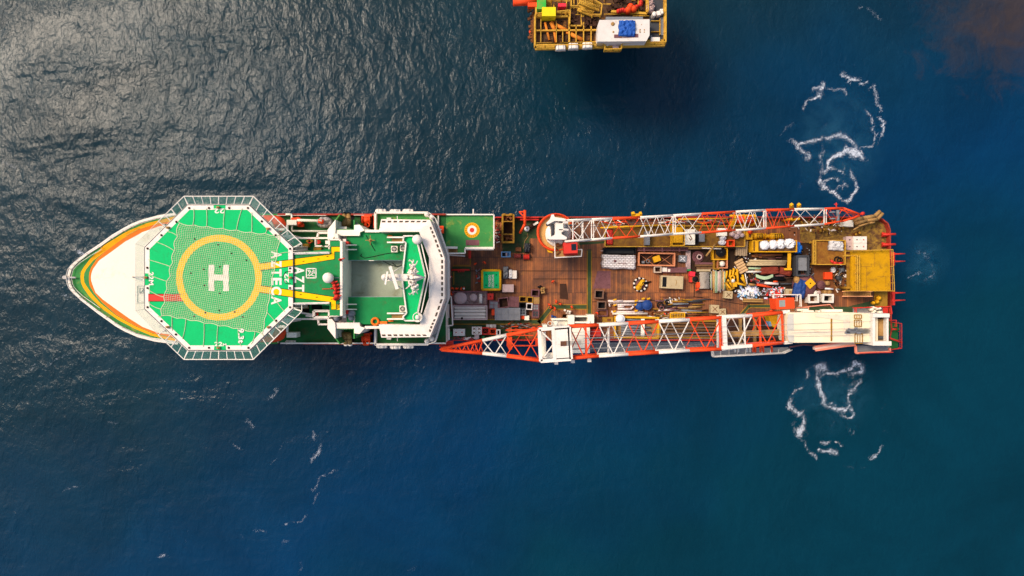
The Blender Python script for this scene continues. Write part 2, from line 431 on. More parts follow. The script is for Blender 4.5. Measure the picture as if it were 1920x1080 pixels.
def strip(name, pts, z, mt, par, w=None):
    m = MB(); m.prism([P(x, y, z) for x, y in pts], z - .01, z); return part(m, name, mt, par)
strip('red_band', [(278, 551.2), (352, 551.2), (352, 565), (278, 565)], ZH + .016, red, deck)
m = MB()
for y in (551.2, 565): m.bar(P(278, y, ZH + .02), P(345, y, ZH + .02), .09, .012)
for a, b in (((487, 493.8), (549, 486.3)), ((488, 507), (549, 498.8)), ((489, 535.5), (549, 544.2)), ((486, 548), (549, 557.5))):
    m.bar(P(*a, ZH + .019), P(*b, ZH + .019), .1, .012)
part(m, 'band_outline', stripe_dk, deck)
strip('walkway_marking', [(484, 494.2), (549, 486.5), (549, 498.8), (484, 507)], ZH + .018, yellow, deck)
strip('walkway_marking', [(484, 535.2), (549, 544.2), (549, 557.2), (484, 547.8)], ZH + .018, yellow, deck)
m = MB(); k = K(ZH); c = P(410.7, 520.6, ZH); n = 72; ro, ri = 80.5 * k, 67.8 * k
vs = [(c.x + r * cos(2 * pi * i / n), c.y + r * sin(2 * pi * i / n), ZH + .024) for r in (ri, ro) for i in range(n)]
m.add(vs, [(i, n + i, n + (i + 1) % n, (i + 1) % n) for i in range(n)]); part(m, 'landing_circle', yellow, deck)
m = MB(); z = ZH + .03
for q in ((391, 496.5, 401.6, 545.5), (418.6, 496.5, 428.8, 545.5), (401.6, 514.8, 418.6, 526)):
    m.box((*(P((q[0] + q[2]) / 2, (q[1] + q[3]) / 2, z).xy), z), ((q[2] - q[0]) * k, (q[3] - q[1]) * k, .012))
part(m, 'letter_h_marking', cwh, deck)
for ch, y0, y1 in zip('AZTECA', (471, 488.5, 504.5, 521, 537.5, 555.5), (484.5, 501.5, 518, 534.5, 553.5, 571)):
    text(ch, (508.5, y0, 528, y1), ZH + .04, -90, cwh, deck, bold=.035)
text('22M', (279, 510, 288, 534.5), ZH + .03, -90, cwh, deck, bold=.035)
text('22', (401.5, 391, 420.5, 400), ZH + .03, 180, cwh, deck, bold=.035)
text('22', (402, 641, 417, 649), ZH + .03, 0, cwh, deck, bold=.035)
text('M', (418, 644, 424.5, 649), ZH + .03, 0, cwh, deck, bold=.035)
text('22', (533, 512.5, 541.5, 530), ZH + .03, 90, cwh, deck, bold=.035)
text('9.3t', (446.5, 616, 457.5, 643.5), ZH + .12, -90, cwh, deck, bold=.035)
m = MB(); q = [(545, 509), (536, 509.5), (529.5, 520), (535.5, 531), (545, 532)]
m.path([P(x, y, ZH + .02) for x, y in q], .05, 5); part(m, 'chevron_outline', stripe_dk, deck)
# rope landing net: real cords, sagging between its tie points
TL, TR, BR, BL = (337, 418), (524, 441), (491, 626), (304, 592)
def netp(u, v):
    x = TL[0] * (1 - u) * (1 - v) + TR[0] * u * (1 - v) + BR[0] * u * v + BL[0] * (1 - u) * v
    y = TL[1] * (1 - u) * (1 - v) + TR[1] * u * (1 - v) + BR[1] * u * v + BL[1] * (1 - u) * v
    e = lambda t: abs(sin(t * 7 * pi))
    x += 4.5 * e(v) * (max(0, 1 - u * 4) ** 2) * -1 + 3.5 * e(v) * (max(0, 1 - (1 - u) * 4) ** 2) * .6
    y += 4.5 * e(u) * (max(0, 1 - v * 4) ** 2) * .6 + 4 * e(u) * (max(0, 1 - (1 - v) * 4) ** 2) * -.7
    x += -7 * 4 * v * (1 - v) * (1 - u) * (-.2) ; w = noise.noise(Vector((u * 5, v * 5, 3))) * 1.4
    return P(x + w, y + w * .7, ZH + .07 + .02 * noise.noise(Vector((u * 30, v * 30, 1))))
m = MB(); N = 50
for a in range(N + 1):
    edge = a in (0, N)
    for d in (0, 1):
        prev = None
        for b in range(0, 41):
            p = netp(a / N, b / 40) if d == 0 else netp(b / 40, a / N)
            if prev is not None:
                t = (p - prev).normalized(); w = Vector((-t.y, t.x, 0)) * (.05 if edge else .018)
                m.add([prev - w, p - w, p + w, prev + w, prev - w - Vector((0, 0, .03)), p - w - Vector((0, 0, .03)), p + w - Vector((0, 0, .03)), prev + w - Vector((0, 0, .03))],
                      [(0, 1, 2, 3), (0, 4, 5, 1), (2, 6, 7, 3)])
            prev = p
part(m, 'landing_net', netm, deck)
m = MB()
ties = [((0, .0), (330, 417)), ((0, .14), (312, 434)), ((0, .30), (291, 453)), ((0, .47), (278, 487)), ((0, .63), (278, 515)), ((0, .80), (278, 543)), ((0, .93), (278, 567)), ((0, 1), (296, 593)),
        ((.13, 0), (363, 391)), ((.27, 0), (387, 391)), ((.44, 0), (422, 391)), ((.57, 0), (454, 391)), ((.72, 0), (472, 398)), ((.86, 0), (500, 430)), ((1, 0), (518, 443)),
        ((.1, 1), (323, 620)), ((.24, 1), (342, 636)), ((.42, 1), (381, 650)), ((.56, 1), (407, 650)), ((.76, 1), (452, 650)), ((.93, 1), (471, 645)), ((1, .78), (520, 607)), ((1, .58), (534, 585)), ((1, .2), (543, 473)), ((1, 1), (494, 630))]
for (u, v), q in ties:
    a = netp(u, v); b = P(*q, ZH + .06); mid = (a + b) / 2 + Vector((.25 * sin(u * 9 + v * 5), .25 * cos(u * 7 - v * 3), 0))
    pts = [a.lerp(mid, t).lerp(mid.lerp(b, t), t) for t in [i / 6 for i in range(7)]]
    m.path(pts, .05, 5)
part(m, 'tie_ropes', netm, deck)
m = MB()                                             # perimeter lamps and tie-down eyes
for x, y in ((355, 390), (392, 390), (430, 390), (465, 390), (491, 415), (517, 441), (544, 466.5), (544, 503), (544, 540), (544, 576), (518, 601), (503, 614), (466, 652), (429, 652), (392, 652), (355, 652), (330, 627), (303, 602), (277, 576), (277, 540), (276.5, 502), (277, 466), (303, 441), (317, 427.5), (331, 416)):
    p = P(x, y, ZH); m.lathe((p.x, p.y, ZH), [(.16, 0), (.16, .12), (.1, .22), (.001, .25)], 10)
part(m, 'perimeter_lamp', drust, deck)
m = MB()
for x, y in ((365, 448), (409, 459), (382, 505), (358, 512), (462, 488), (434, 475), (385, 586), (364, 593), (412, 550), (455, 594), (440, 585), (412, 500), (383, 535), (411, 582)):
    p = P(x, y, ZH + .05); m.lathe((p.x, p.y, ZH), [(.12, 0), (.12, .09), (.001, .1)], 8)
part(m, 'tie_down_eye', drust, deck)
m = MB()
for x, y in ((410, 389), (410.5, 652), (275, 520.5), (545, 520.5), (316, 427), (315.5, 613), (503.5, 429), (504.5, 613)):
    p = P(x, y, ZH); m.box((p.x, p.y, ZH + .2), (.42, .3, .4)); m.tube((p.x, p.y, ZH), (p.x, p.y, ZH + .55), .1, 8)
part(m, 'floodlight', brass, deck)
# safety net frames, hung outside the edge
fr = MB(); nt = MB(); ZN = ZH - .15
OUT = [(345, 368), (475, 368), (566, 457), None, (566, 584), (475, 674), (345, 674), (254, 583), (254, 457)]
def frame(a0, a1, b0, b1, n, thin=False):
    A0, A1, B0, B1 = P(*a0, ZN), P(*a1, ZN), P(*b0, ZN + .25), P(*b1, ZN + .25); r = .028 if thin else .075
    fr.tube(A0, A1, .075, 6); fr.tube(B0, B1, r, 6)
    for i in range(n + 1): fr.tube(A0.lerp(A1, i / n), B0.lerp(B1, i / n), .09 if i == n // 2 and not thin else r * .9, 6)
    nt.add([A0, A1, B1, B0], [(0, 1, 2, 3)])
frame((353, 383.5), (467, 383.5), (345, 368), (475, 368), 8)
frame((353, 658), (468, 658), (345, 674), (475, 674), 8)
frame((468, 384), (551, 464), (475, 368), (566, 457), 7)
frame((469, 657.5), (551, 579), (475, 674), (566, 584), 7)
frame((352, 384), (310, 425), (345, 368), (297, 415), 4)
frame((352, 657), (310, 617), (345, 674), (297, 628), 4)
frame((310, 425), (271, 463), (297, 415), (254, 457), 3, True)
frame((310, 617), (271, 579), (297, 628), (254, 583), 3, True)
frame((271, 463), (271, 579), (254, 457), (254, 583), 8, True)
part(fr, 'safety_frame', cwh, deck)
o = part(nt, 'safety_net', safem, deck)
m = MB()                                             # girders and legs carrying the helideck
for y in (430, 475, 521, 567, 612): m.bar(P(300 if y in (430, 612) else 276, y, ZH - .8), P(535 if y in (430, 612) else 546, y, ZH - .8), .35, .7)
for x in (310, 370, 430, 490): m.bar(P(x, 420, ZH - .95), P(x, 622, ZH - .95), .35, .8)
for x, y in ((300, 470), (300, 570), (370, 430), (370, 612), (440, 430), (440, 612), (500, 440), (500, 600), (440, 521)):
    p = P(x, y, ZH - 1); m.tube((p.x, p.y, 13), (p.x, p.y, ZH - 1), .3, 10)
    m.tube((p.x + 2.5, p.y, 13), (p.x, p.y, ZH - 1), .12, 8)
part(m, 'support_frame', white, deck)
# ---- green connecting deck aft of the helideck
ZC = 23.2
m = MB(); m.pp([(551, 474), (619, 467), (619, 452), (640, 452), (640, 592), (618, 592), (618, 573), (551, 568)], ZC - .3, ZC); conn = part(m, 'connecting_deck', green)
strip('walkway_marking', [(551, 485.3), (621, 476.5), (621, 462.5), (640, 462.5), (640, 472), (627.3, 472), (627.3, 486), (551, 498.2)], ZC + .012, yellow, conn)
strip('walkway_marking', [(551, 545), (625.5, 556.7), (630, 557.8), (630, 580.5), (621, 580.5), (620.5, 566.6), (551, 558)], ZC + .012, yellow, conn)
m = MB()
for pl in (((551, 485.3), (621, 476.5), (621, 462.5), (640, 462.5)), ((640, 472), (627.3, 472), (627.3, 486), (551, 498.2)), ((551, 545), (625.5, 556.7), (630, 557.8), (630, 580.5), (621, 580.5), (620.5, 566.6), (551, 558))):
    for a, b in zip(pl, pl[1:]): m.bar(P(*a, ZC + .015), P(*b, ZC + .015), .08, .012)
for i in range(5): m.bar(P(630.5, 571 + i * 2, ZC + .02), P(639, 571 + i * 2 - 3, ZC + .02), .08, .012)
for x, y in ((569, 490), (597, 485.6), (614, 481), (564, 552.5), (594, 557.3), (622, 561)): m.bar(P(x - 2, y, ZC + .02), P(x + 2, y - .2, ZC + .02), .1, .012)
part(m, 'marking_outline', stripe_dk, conn)
strip('hatched_pad', [(631, 571), (640, 571), (640, 580.5), (631, 580.5)], ZC + .011, yellow, conn)
for ch, y0, y1 in zip('AZT', (500, 517, 534), (514.5, 531, 547)): text(ch, (551.3, y0, 570.5, y1), ZC + .02, -90, cwh, conn, bold=.035)
m = MB(); sq = [(574.5, 503.5), (592.5, 503.5), (592.5, 521), (574.5, 521)]
for i in range(4): m.bar(P(*sq[i], ZC + .02), P(*sq[(i + 1) % 4], ZC + .02), .14, .014)
for pl in (((577, 506), (581, 512), (577, 517)), ((580, 506), (584, 512), (588, 507), (590, 513)), ((579, 518), (583, 515), (590, 518)), ((586, 505.5), (590, 508)), ((583, 510), (588, 512), (584, 514))):
    for a, b in zip(pl, pl[1:]): m.bar(P(*a, ZC + .02), P(*b, ZC + .02), .11, .014)
part(m, 'emblem_marking', cwh, conn)
m = MB(); p = P(614.7, 521, ZC + 1.2); m.lathe((p.x, p.y, ZC), [(.5, 0), (.35, .5), (.76, .7), (.80, 1.1)], 20); m.dome((p.x, p.y, ZC + 1.1), .80, 24, .8); part(m, 'radome', cwh, conn)
m = MB(); m.tube(P(623, 521, ZC + .4), P(636, 521, ZC + .4), .06); part(m, 'radome_conduit', grey, conn)
m = MB()                                             # red firefighting monitors
for x, y, s in ((626, 530, .3), (629, 536, .34), (631, 542, .3), (630, 549, .32), (633, 556, .42), (629, 560, .3), (639, 487, .22), (623, 541, .15)):
    p = P(x, y, ZC + .3); m.lathe((p.x, p.y, ZC), [(s, 0), (s, .5), (s * .6, .7), (s * .8, 1.0), (.001, 1.1)], 10); m.tube((p.x, p.y, ZC + .7), (p.x + .7, p.y + .2, ZC + .9), .09, 6)
m.tube(P(604, 542, ZC + .15), P(628, 541, ZC + .15), .05); m.tube(P(634, 530, ZC + .4), P(634, 562, ZC + .4), .07); part(m, 'fire_monitor', red, conn)
m = MB()
m.rail([P(551, 474.5, ZC), P(620, 473, ZC)], 1, 2, .05); m.rail([P(551, 568.5, ZC), P(618, 568.5, ZC)], 1, 2, .05)
for a, b in (((551, 475.5), (618, 474)), ((551, 569.5), (618, 568))): m.bar(P(*a, ZC), P(*b, ZC), .3, .25)
part(m, 'deck_railing', cwh, conn)
# ---- white bulkhead between the connecting deck and the roof
m = MB(); m.pp([(637.5, 452), (642, 452), (642, 592), (637.5, 592)], 13, 23.6)
m.pp([(642.5, 448), (648.5, 448), (648.5, 596), (642.5, 596)], 13, 20.9); m.pp([(620, 425), (650, 425), (650, 450), (620, 450)], 13, 19.2) 
m.pp([(620, 592), (650, 592), (650, 618), (620, 618)], 13, 19.2)
for y in (460, 480, 500, 520, 540, 560, 580): m.bar(P(640, y, 21.5), P(646, y, 20.9), .2, .2)
m.tube(P(645, 452, 21.3), P(645, 590, 21.3), .09); m.tube(P(647.5, 452, 21.3), P(647.5, 590, 21.3), .06)
part(m, 'white_bulkhead', white)
m = MB()                                             # overhung white frames of the lower lookout platforms
def openbox(m, x0, y0, x1, y1, z0, z1, t=.35):
    c = [P(x0, y0, z1), P(x1, y0, z1), P(x1, y1, z1), P(x0, y1, z1)]
    for i in range(4):
        a, b = c[i], c[(i + 1) % 4]; m.bar((a.x, a.y, (z0 + z1) / 2), (b.x, b.y, (z0 + z1) / 2), t, z1 - z0)
openbox(m, 588, 583, 617, 595, 20.0, 21.0); openbox(m, 617, 583, 638, 592, 20.5, 21.6, .25)
openbox(m, 617, 449, 637, 461, 20.5, 21.6, .25)
for b in ((590, 448, 591.5, 461), (590, 460, 603, 462.5), (610, 451, 618, 457.5), (608.5, 460.5, 618, 463), (615.5, 461, 618, 473)): m.pp([(b[0], b[1]), (b[2], b[1]), (b[2], b[3]), (b[0], b[3])], 20, 21)
for a, b in (((538, 446.5), (620, 446.5)), ((546, 448), (548, 455)), ((541, 454), (550, 453)), ((536, 598), (618, 598)), ((597, 437), (614, 437)), ((597, 437), (595, 446)), ((597, 608), (614, 608)), ((597, 600), (598, 608)), ((541, 591), (550, 591)), ((549, 591), (549, 597)), ((566, 586.5), (588, 590)), ((574, 592), (588, 593)), ((572, 473), (618, 472.5)), ((556, 471), (620, 474))):
    m.bar(P(*a, 19.3), P(*b, 19.3), .26, .5)
part(m, 'lookout_platform', white)
m = MB(); m.pp([(536, 446), (620, 446), (620, 474), (551, 474)], 18, 18.4); m.pp([(551, 568), (620, 568), (620, 598), (536, 598)], 18, 18.4)
m.pp([(589, 584), (616, 584), (616, 594), (589, 594)], 19.9, 20.1); m.pp([(618, 450), (637, 450), (637, 461), (618, 461)], 20.4, 20.6); m.pp([(618, 584), (637, 584), (637, 592), (618, 592)], 20.4, 20.6)
part(m, 'mezzanine_deck', green)
m = MB(); m.pp([(522, 440), (548, 440), (548, 604), (522, 604)], 13, 17.5); m.pp([(548, 447), (620, 447), (620, 597), (548, 597)], 13, 17.9); part(m, 'deckhouse', white)
m = MB()                                             # dark stair wells, orange lockers
m.pp([(566, 571), (580, 571), (580, 588), (566, 588)], 18.3, 18.45); m.pp([(584, 571.5), (604, 571.5), (604, 580), (584, 580)], 18.3, 18.45); part(m, 'stair_well', black)
m = MB()
for b in ((566, 457, 578, 463, 19.6), (588, 464, 602, 471, 19.2), (574, 450, 586, 454, 19.3), (555, 464, 563, 468, 19.4), (557, 573, 577, 579, 19.0)): m.pp([(b[0], b[1]), (b[2], b[1]), (b[2], b[3]), (b[0], b[3])], 18.4, b[4])
part(m, 'orange_locker', ochre)
m = MB()
for x, y in ((595.5, 453.5), (594.5, 589), (579, 452)): p = P(x, y, 19.6); m.torus((p.x, p.y, 20.2 if y > 500 else 19.2), .28, .1); m.tube((p.x, p.y, 18.4), (p.x, p.y, 20.3 if y > 500 else 19.3), .18)
for x, y in ((651, 457), (650.5, 585)): p = P(x, y, 21); m.box((p.x, p.y, 20.8), (.6, .6, 1.4))
part(m, 'fire_locker', red)
m = MB()                                             # access stairs down from the helideck
for y0, y1, x0, x1 in ((463, 470, 551, 577), (570, 577, 551, 577)):
    for i in range(9):
        x = x0 + (x1 - x0) * i / 9; z = 22.4 - i * .4; p = P(x + 1, (y0 + y1) / 2, z); m.box((p.x, p.y, z), (.28, .62, .06))
    for y in (y0, y1): m.bar(P(x0, y, 22.6), P(x1, y, 19.0), .12, .3); m.tube(P(x0, y, 23.5), P(x1, y, 20.0), .06)
m.path([P(551, 464, ZH), P(563, 456, ZH - .3), P(566, 457, ZH - .6), P(566, 464, ZH - 1)], .07); m.path([P(551, 578, ZH), P(566, 583, ZH - .3), P(566, 570, ZH - .6)], .07)
part(m, 'access_stairs', cream)
# ---- funnels: cream casing with a green open uptake and exhaust pipes
for s in (0, 1):
    def Y(y): return y if s == 0 else 1047 - y
    fn = 'funnel'; m = MB(); zt = 21.0
    def pq(m, pts, z0, z1): m.prism([P(x, Y(y), z1 if z1 else 0) for x, y in pts], z0, z1)
    pq(m, [(614, 431), (629, 411.5), (629, 431), (628, 442), (622, 449), (614, 449)], 13, zt)
    pq(m, [(629, 431), (664, 431), (664, 422), (674, 421), (684, 432), (675, 435), (674, 442), (628, 442)], 13, zt - .3)
    pq(m, [(684, 430.5), (712, 431), (712, 435.5), (684, 435.5)], 13, zt - .5)
    f = part(m, fn, cream if s == 0 else white)
    m = MB()
    for a, b in (((629, 412), (629, 431)), ((636.5, 402), (629.5, 412)), ((629.5, 430.5), (663, 430.5)), ((663.5, 412), (663.5, 431))):
        A, B = P(a[0], Y(a[1]), zt - .4), P(b[0], Y(b[1]), zt - .4); m.bar((A.x, A.y, 17), (B.x, B.y, 17), .18, 7)
    q = [P(x, Y(y), 16) for x, y in ((630, 412), (662, 412), (662, 430), (630, 430))]; m.prism(q, 15.7, 16)
    for i in range(4): m.bar(P(630.5 + i * 1.6, Y(430 - i * 4.4), 19.5), P(636 + i * .6, Y(422 - i * 4.9), 18.3), .06, .06)
    for i in range(3): m.bar(P(640 + i * 8, Y(430), 16.8), P(640 + i * 8, Y(419), 16.3), .07, .07)
    part(m, 'uptake_casing', lgreen, f)
    m = MB(); m.prism([P(636, Y(400), 13.2), P(664, Y(400), 13.2), P(664, Y(418), 13.2), P(636, Y(418), 13.2)], 13.02, 13.06); part(m, 'black_sheet', black, f)  # flat black sheet below the exhaust pipes
    for x in (645.5, 653.5):
        m = MB(); m.k = 0
        a, b, c = P(x, Y(423), 17.3), P(x + (1 if s else 0), Y(412), 17.0), P(x + (3 if s else 0), Y(403), 16.4)
        m.tube(a, b, .42, 12); m.tube(b, c, .40, 12, .34); m.k = 1; m.tube(c, c + (c - b).normalized() * .3, .36, 12)
        part(m, 'exhaust_pipe', [brass, black if s == 0 else cwh], f)
    m = MB(); m.prism([P(x, Y(y), zt - 1.5) for x, y in ((664, 412), (673, 421), (664, 430))], zt - 1.6, zt - 1.5); part(m, 'vent_grille', gratem, f)
m = MB()
for x, y, r in ((630, 597, .40), (657, 588, .42), (657, 597, .36)):
    p = P(x, y, 21.3); m.lathe((p.x, p.y, 19.2), [(r, 0), (r, 1.9), (r * .8, 2.2), (.001, 2.3)], 16)
m.lathe((*P(657, 588, 21.5).xy, 19.2), [(.5, 0), (.5, 2.0), (.001, 2.1)], 16); part(m, 'vent_cowl', grey)
m = MB(); m.path([P(620, 593, 20), P(664, 593, 20), P(664, 606, 20), P(650, 606, 20)], .14, 8); m.pp([(626, 438), (633, 438), (635, 447), (628, 447)], 19, 21.6); part(m, 'pipe_run', cwh)
# ---- superstructure roof with the sunken well
RZ = ZR
m = MB()
for r in ([(650, 435), (803, 435), (803, 487.5), (650, 487.5)], [(650, 557), (803, 557), (803, 608), (650, 608)], [(755, 487.5), (803, 487.5), (803, 557), (755, 557)]):
    m.pp(r, 13, RZ)
roof = part(m, 'superstructure_roof', green)
m = MB(); q = [P(x, y, RZ) for x, y in ((649.8, 487.5), (755, 487.5), (755, 557), (649.8, 557))]; m.prism(q, 17.0, 17.9); part(m, 'sunken_well', well, roof)
m = MB()
for a, b in ((q[0], q[1]), (q[1], q[2]), (q[2], q[3]), (q[3], q[0])):
    d = (oc - oc); m.bar((a.x, a.y, 18.9), (b.x, b.y, 18.9), .1, 2.05)
part(m, 'well_wall', wellwall, roof)
m = MB()
for pl in (((686, 441), (694, 455), (703, 470), (718, 487)), ((676, 480), (684, 484), (700, 481), (722, 476), (735, 474)), ((678, 476), (676, 480)), ((718, 489), (730, 496), (744, 500), (753, 497)), ((735, 492), (742, 499))):
    m.path([P(x, y, RZ + .06 if y < 487 else 18.1) for x, y in pl], .05, 5)
part(m, 'loose_cable', black, roof)
m = MB(); p = P(695.5, 451, RZ + .5); m.tube((p.x, p.y, RZ), (p.x, p.y, RZ + 1.6), .07); m.dome((p.x, p.y, RZ + .9), .3, 12)
for i in range(4): a = i * pi / 2; m.tube((p.x, p.y, RZ + .9), (p.x + .75 * cos(a), p.y + .75 * sin(a), RZ + 1.0), .05)
part(m, 'star_aerial', brass, roof)
m = MB()
for a, b in (((650, 459.5), (668, 459.5)), ((650, 468), (668, 468)), ((650, 570.5), (668, 570.5)), ((650, 580), (668, 580)), ):
    m.bar(P(*a, 22), P(*b, 20.3), .16, .3)
m.rail([P(694, 489, RZ), P(703, 489, RZ)], .8, 1, .05, mid=False)
part(m, 'roof_ladder', white, roof)
m = MB(); p = P(703, 603, RZ + .5); m.torus((p.x, p.y, RZ + .3), .5, .18); m.box((*P(720, 605.3, RZ).xy, RZ + .3), (1.1, .5, .5)); m.pp([(728, 600), (737, 600), (737, 603), (728, 603)], RZ, RZ + .4); m.pp([(727, 441), (735, 441), (735, 444), (727, 444)], RZ, RZ + .4)
part(m, 'hose_box', orange, roof)
# ---- bridge: raked band of roof with its row of windows
band_in = [(710, 434.5), (786, 434.5), (793, 455), (804.4, 483), (804.4, 558), (789.6, 599), (787, 608.5), (710, 608.5)]
band_out = [(714.8, 411), (806, 412), (819.5, 445), (833.5, 484), (833.5, 559), (820, 597), (806, 632), (715, 633)]
ZI, ZO = 22.6, 22.3
wi = [P(x, y, ZI) for x, y in band_in]; wo = [P(x, y, ZO) for x, y in band_out]
m = MB(); n = 8
vs = [tuple(p) for p in wi] + [tuple(p) for p in wo] + [(p.x, p.y, 13) for p in wi] + [(p.x, p.y, 13) for p in wo]
m.add(vs, [(i, i + 1, n + i + 1, n + i) for i in range(7)] + [(2 * n + i + 1, 2 * n + i, i, i + 1)[::-1] for i in range(7)] + [(n + i, n + i + 1, 3 * n + i + 1, 3 * n + i) for i in range(7)] + [(0, n, 3 * n, 2 * n), (n - 1, 3 * n - 1, 4 * n - 1, 2 * n - 1 + n)][:1] + [(7, 15, 31, 23)])
bridge = part(m, 'bridge', white)
def win(a, b, inset_t=.13, n=7, e0=.05, e1=.95, wl=.62):
    """n windows along outer edge a->b, lying in the sloping face"""
    for i in range(n):
        t0 = e0 + (e1 - e0) * (i + (1 - wl) / 2) / n; t1 = e0 + (e1 - e0) * (i + (1 + wl) / 2) / n
        m = MB(); A0, A1 = wo[a].lerp(wo[b], t0), wo[a].lerp(wo[b], t1); I0, I1 = wi[a].lerp(wi[b], t0), wi[a].lerp(wi[b], t1)
        def q(A, I, d):
            v = (I - A).normalized(); return A + v * d
        up = Vector((0, 0, .035)); vs = [q(A0, I0, .22) + up, q(A1, I1, .22) + up, q(A1, I1, .5) + up, q(A0, I0, .5) + up]
        m.add(vs + [v - Vector((0, 0, .08)) for v in vs], [(0, 1, 2, 3), (0, 4, 5, 1), (1, 5, 6, 2), (2, 6, 7, 3), (3, 7, 4, 0)])
        part(m, 'bridge_window', brwin, bridge)
win(0, 1, n=8, e0=.0, e1=.98); win(1, 2, n=3, e0=.28, e1=1.0); win(2, 3, n=4, e0=.02, e1=1); win(3, 4, n=7, e0=.02, e1=.98); win(4, 5, n=3, e0=0, e1=.95); win(5, 6, n=4, e0=.0, e1=.84); win(6, 7, n=8, e0=.02, e1=1.0)
m = MB()                                             # mesh gangway round the bridge front
gw_in = [(800, 403), (812, 413), (835.5, 482), (835.5, 560), (812, 626), (800, 640)]
gw_out = [(806, 400), (818, 411), (841, 478), (841, 561), (817, 640), (803, 645)]
ZG = 19.0; A = [P(x, y, ZG) for x, y in gw_in]; B = [P(x, y, ZG) for x, y in gw_out]
m.add(A + B, [(i, i + 1, 7 + i, 6 + i) for i in range(5)]); part(m, 'bridge_gangway', gratem, bridge)
m = MB()
for r in (A, B): m.rail(r, 1.1, 1.3, .05)
for i in range(5): m.bar(A[i] - Vector((0, 0, .1)), A[i + 1] - Vector((0, 0, .1)), .15, .2); m.bar(B[i] - Vector((0, 0, .1)), B[i + 1] - Vector((0, 0, .1)), .15, .2)
for x, y in ((800, 402), (809, 407), (800, 640), (809, 636)): p = P(x, y, 19.8); m.lathe((p.x, p.y, 19), [(.3, 0), (.42, .4), (.3, .8), (.001, .9)], 14)
part(m, 'gangway_railing', cwh, bridge)
# side wings with life rafts
for s in (0, 1):
    def Y(y): return y if s == 0 else 1044.5 - y
    m = MB(); zt = 15.5; m.prism([P(x, Y(y), zt) for x, y in ((704, 399.5), (803, 399.5), (818, 430), (818, 436), (704, 436))], 13, zt); w = part(m, 'side_wing_deck', lgreen if s == 0 else dgreen)
    m = MB()
    for a, b in (((704.5, 398.5), (704.5, 434)), ((704, 399), (803, 399))): m.bar(P(a[0], Y(a[1]), zt + .5), P(b[0], Y(b[1]), zt + .5), .32, .9)
    m.bar(P(745, Y(405), 16.3), P(745, Y(413), 16.3), .1, .1); m.pp([(725, Y(408)), (733, Y(408)), (733, Y(410.5)), (725, Y(410.5))], zt, zt + 1)
    part(m, 'wing_coaming', cwh, w)
# ---- upper wheelhouse top
ZT = 23.0
tr = [(757, 443), (775, 442.5), (784, 457), (798, 516), (798, 520), (784, 586), (790, 593), (788, 601), (760, 601), (756, 594), (763, 587), (755.5, 529), (755.5, 513), (762, 455.5), (757, 452.6)]
m = MB(); m.pp(tr, RZ, ZT); top_ = part(m, 'wheelhouse_top', hgreen)
m = MB(); w = [P(x, y, ZT) for x, y in tr]
for i in range(len(w)):
    a, b = w[i], w[(i + 1) % len(w)]; m.bar(a + Vector((0, 0, .25)), b + Vector((0, 0, .25)), .2, .5)
for i in (2, 3, 4):
    a, b = w[i] + Vector((.55, 0, .7)), w[i + 1] + Vector((.55, 0, .7)); m.bar(a, b, .16, .12)
    m.tube(w[i] + Vector((0, 0, 1)), w[i + 1] + Vector((0, 0, 1)), .06)
part(m, 'roof_railing', cwh, top_)
m = MB(); p = P(782, 449, ZT + 1); m.lathe((p.x, p.y, ZT), [(.5, 0), (.4, .4), (.7, .6), (.74, .9)], 20); m.dome((p.x, p.y, ZT + .9), .74, 24, .9); part(m, 'large_radome', cwh, top_)
m = MB(); p = P(782.6, 595, ZT + .8); m.lathe((p.x, p.y, ZT), [(.25, 0), (.38, .5)], 16); m.dome((p.x, p.y, ZT + .5), .38, 20); m.torus((p.x, p.y, ZT + .6), .68, .07, 28, 6); part(m, 'small_radome', cwh, top_)
for yy in (450, 593):
    m = MB(); y0, y1 = (445, 454.5) if yy == 450 else (587.5, 598)
    for i in range(10): x = 757 - i * 3; z = ZT - .2 - i * .38; p = P(x, (y0 + y1) / 2, z); m.box((p.x, p.y, z), (.22, .75, .06))
    part(m, 'stair_treads', brass, top_)
    m = MB()
    for y in (y0, y1): m.bar(P(758, y, ZT + .6), P(727, y, RZ + .8), .22, .3); m.bar(P(758, y, ZT - .1), P(727, y, RZ + .1), .1, .25)
    part(m, 'stair_stringer', cwh, top_)
for x, y in ((739.3, 467), (756, 465), (755, 579)):   # air conditioning fans
    m = MB(); p = P(x, y, RZ + .7); m.k = 0; m.box((p.x, p.y, RZ + .4), (.95, .95, .8)); a = part(m, 'fan_unit', [white], ship)
    m = MB(); m.lathe((p.x, p.y, RZ + .8), [(.38, 0), (.38, .03)], 18)
    m.torus((p.x, p.y, RZ + .84), .36, .04, 18, 6); fo = part(m, 'fan_grille', dgrey, a)
    m = MB()
    for i in range(4): t = i * pi / 4 + .3; m.bar((p.x - .33 * cos(t), p.y - .33 * sin(t), RZ + .86), (p.x + .33 * cos(t), p.y + .33 * sin(t), RZ + .86), .035)
    m2 = part(m, 'fan_blade', white, a)
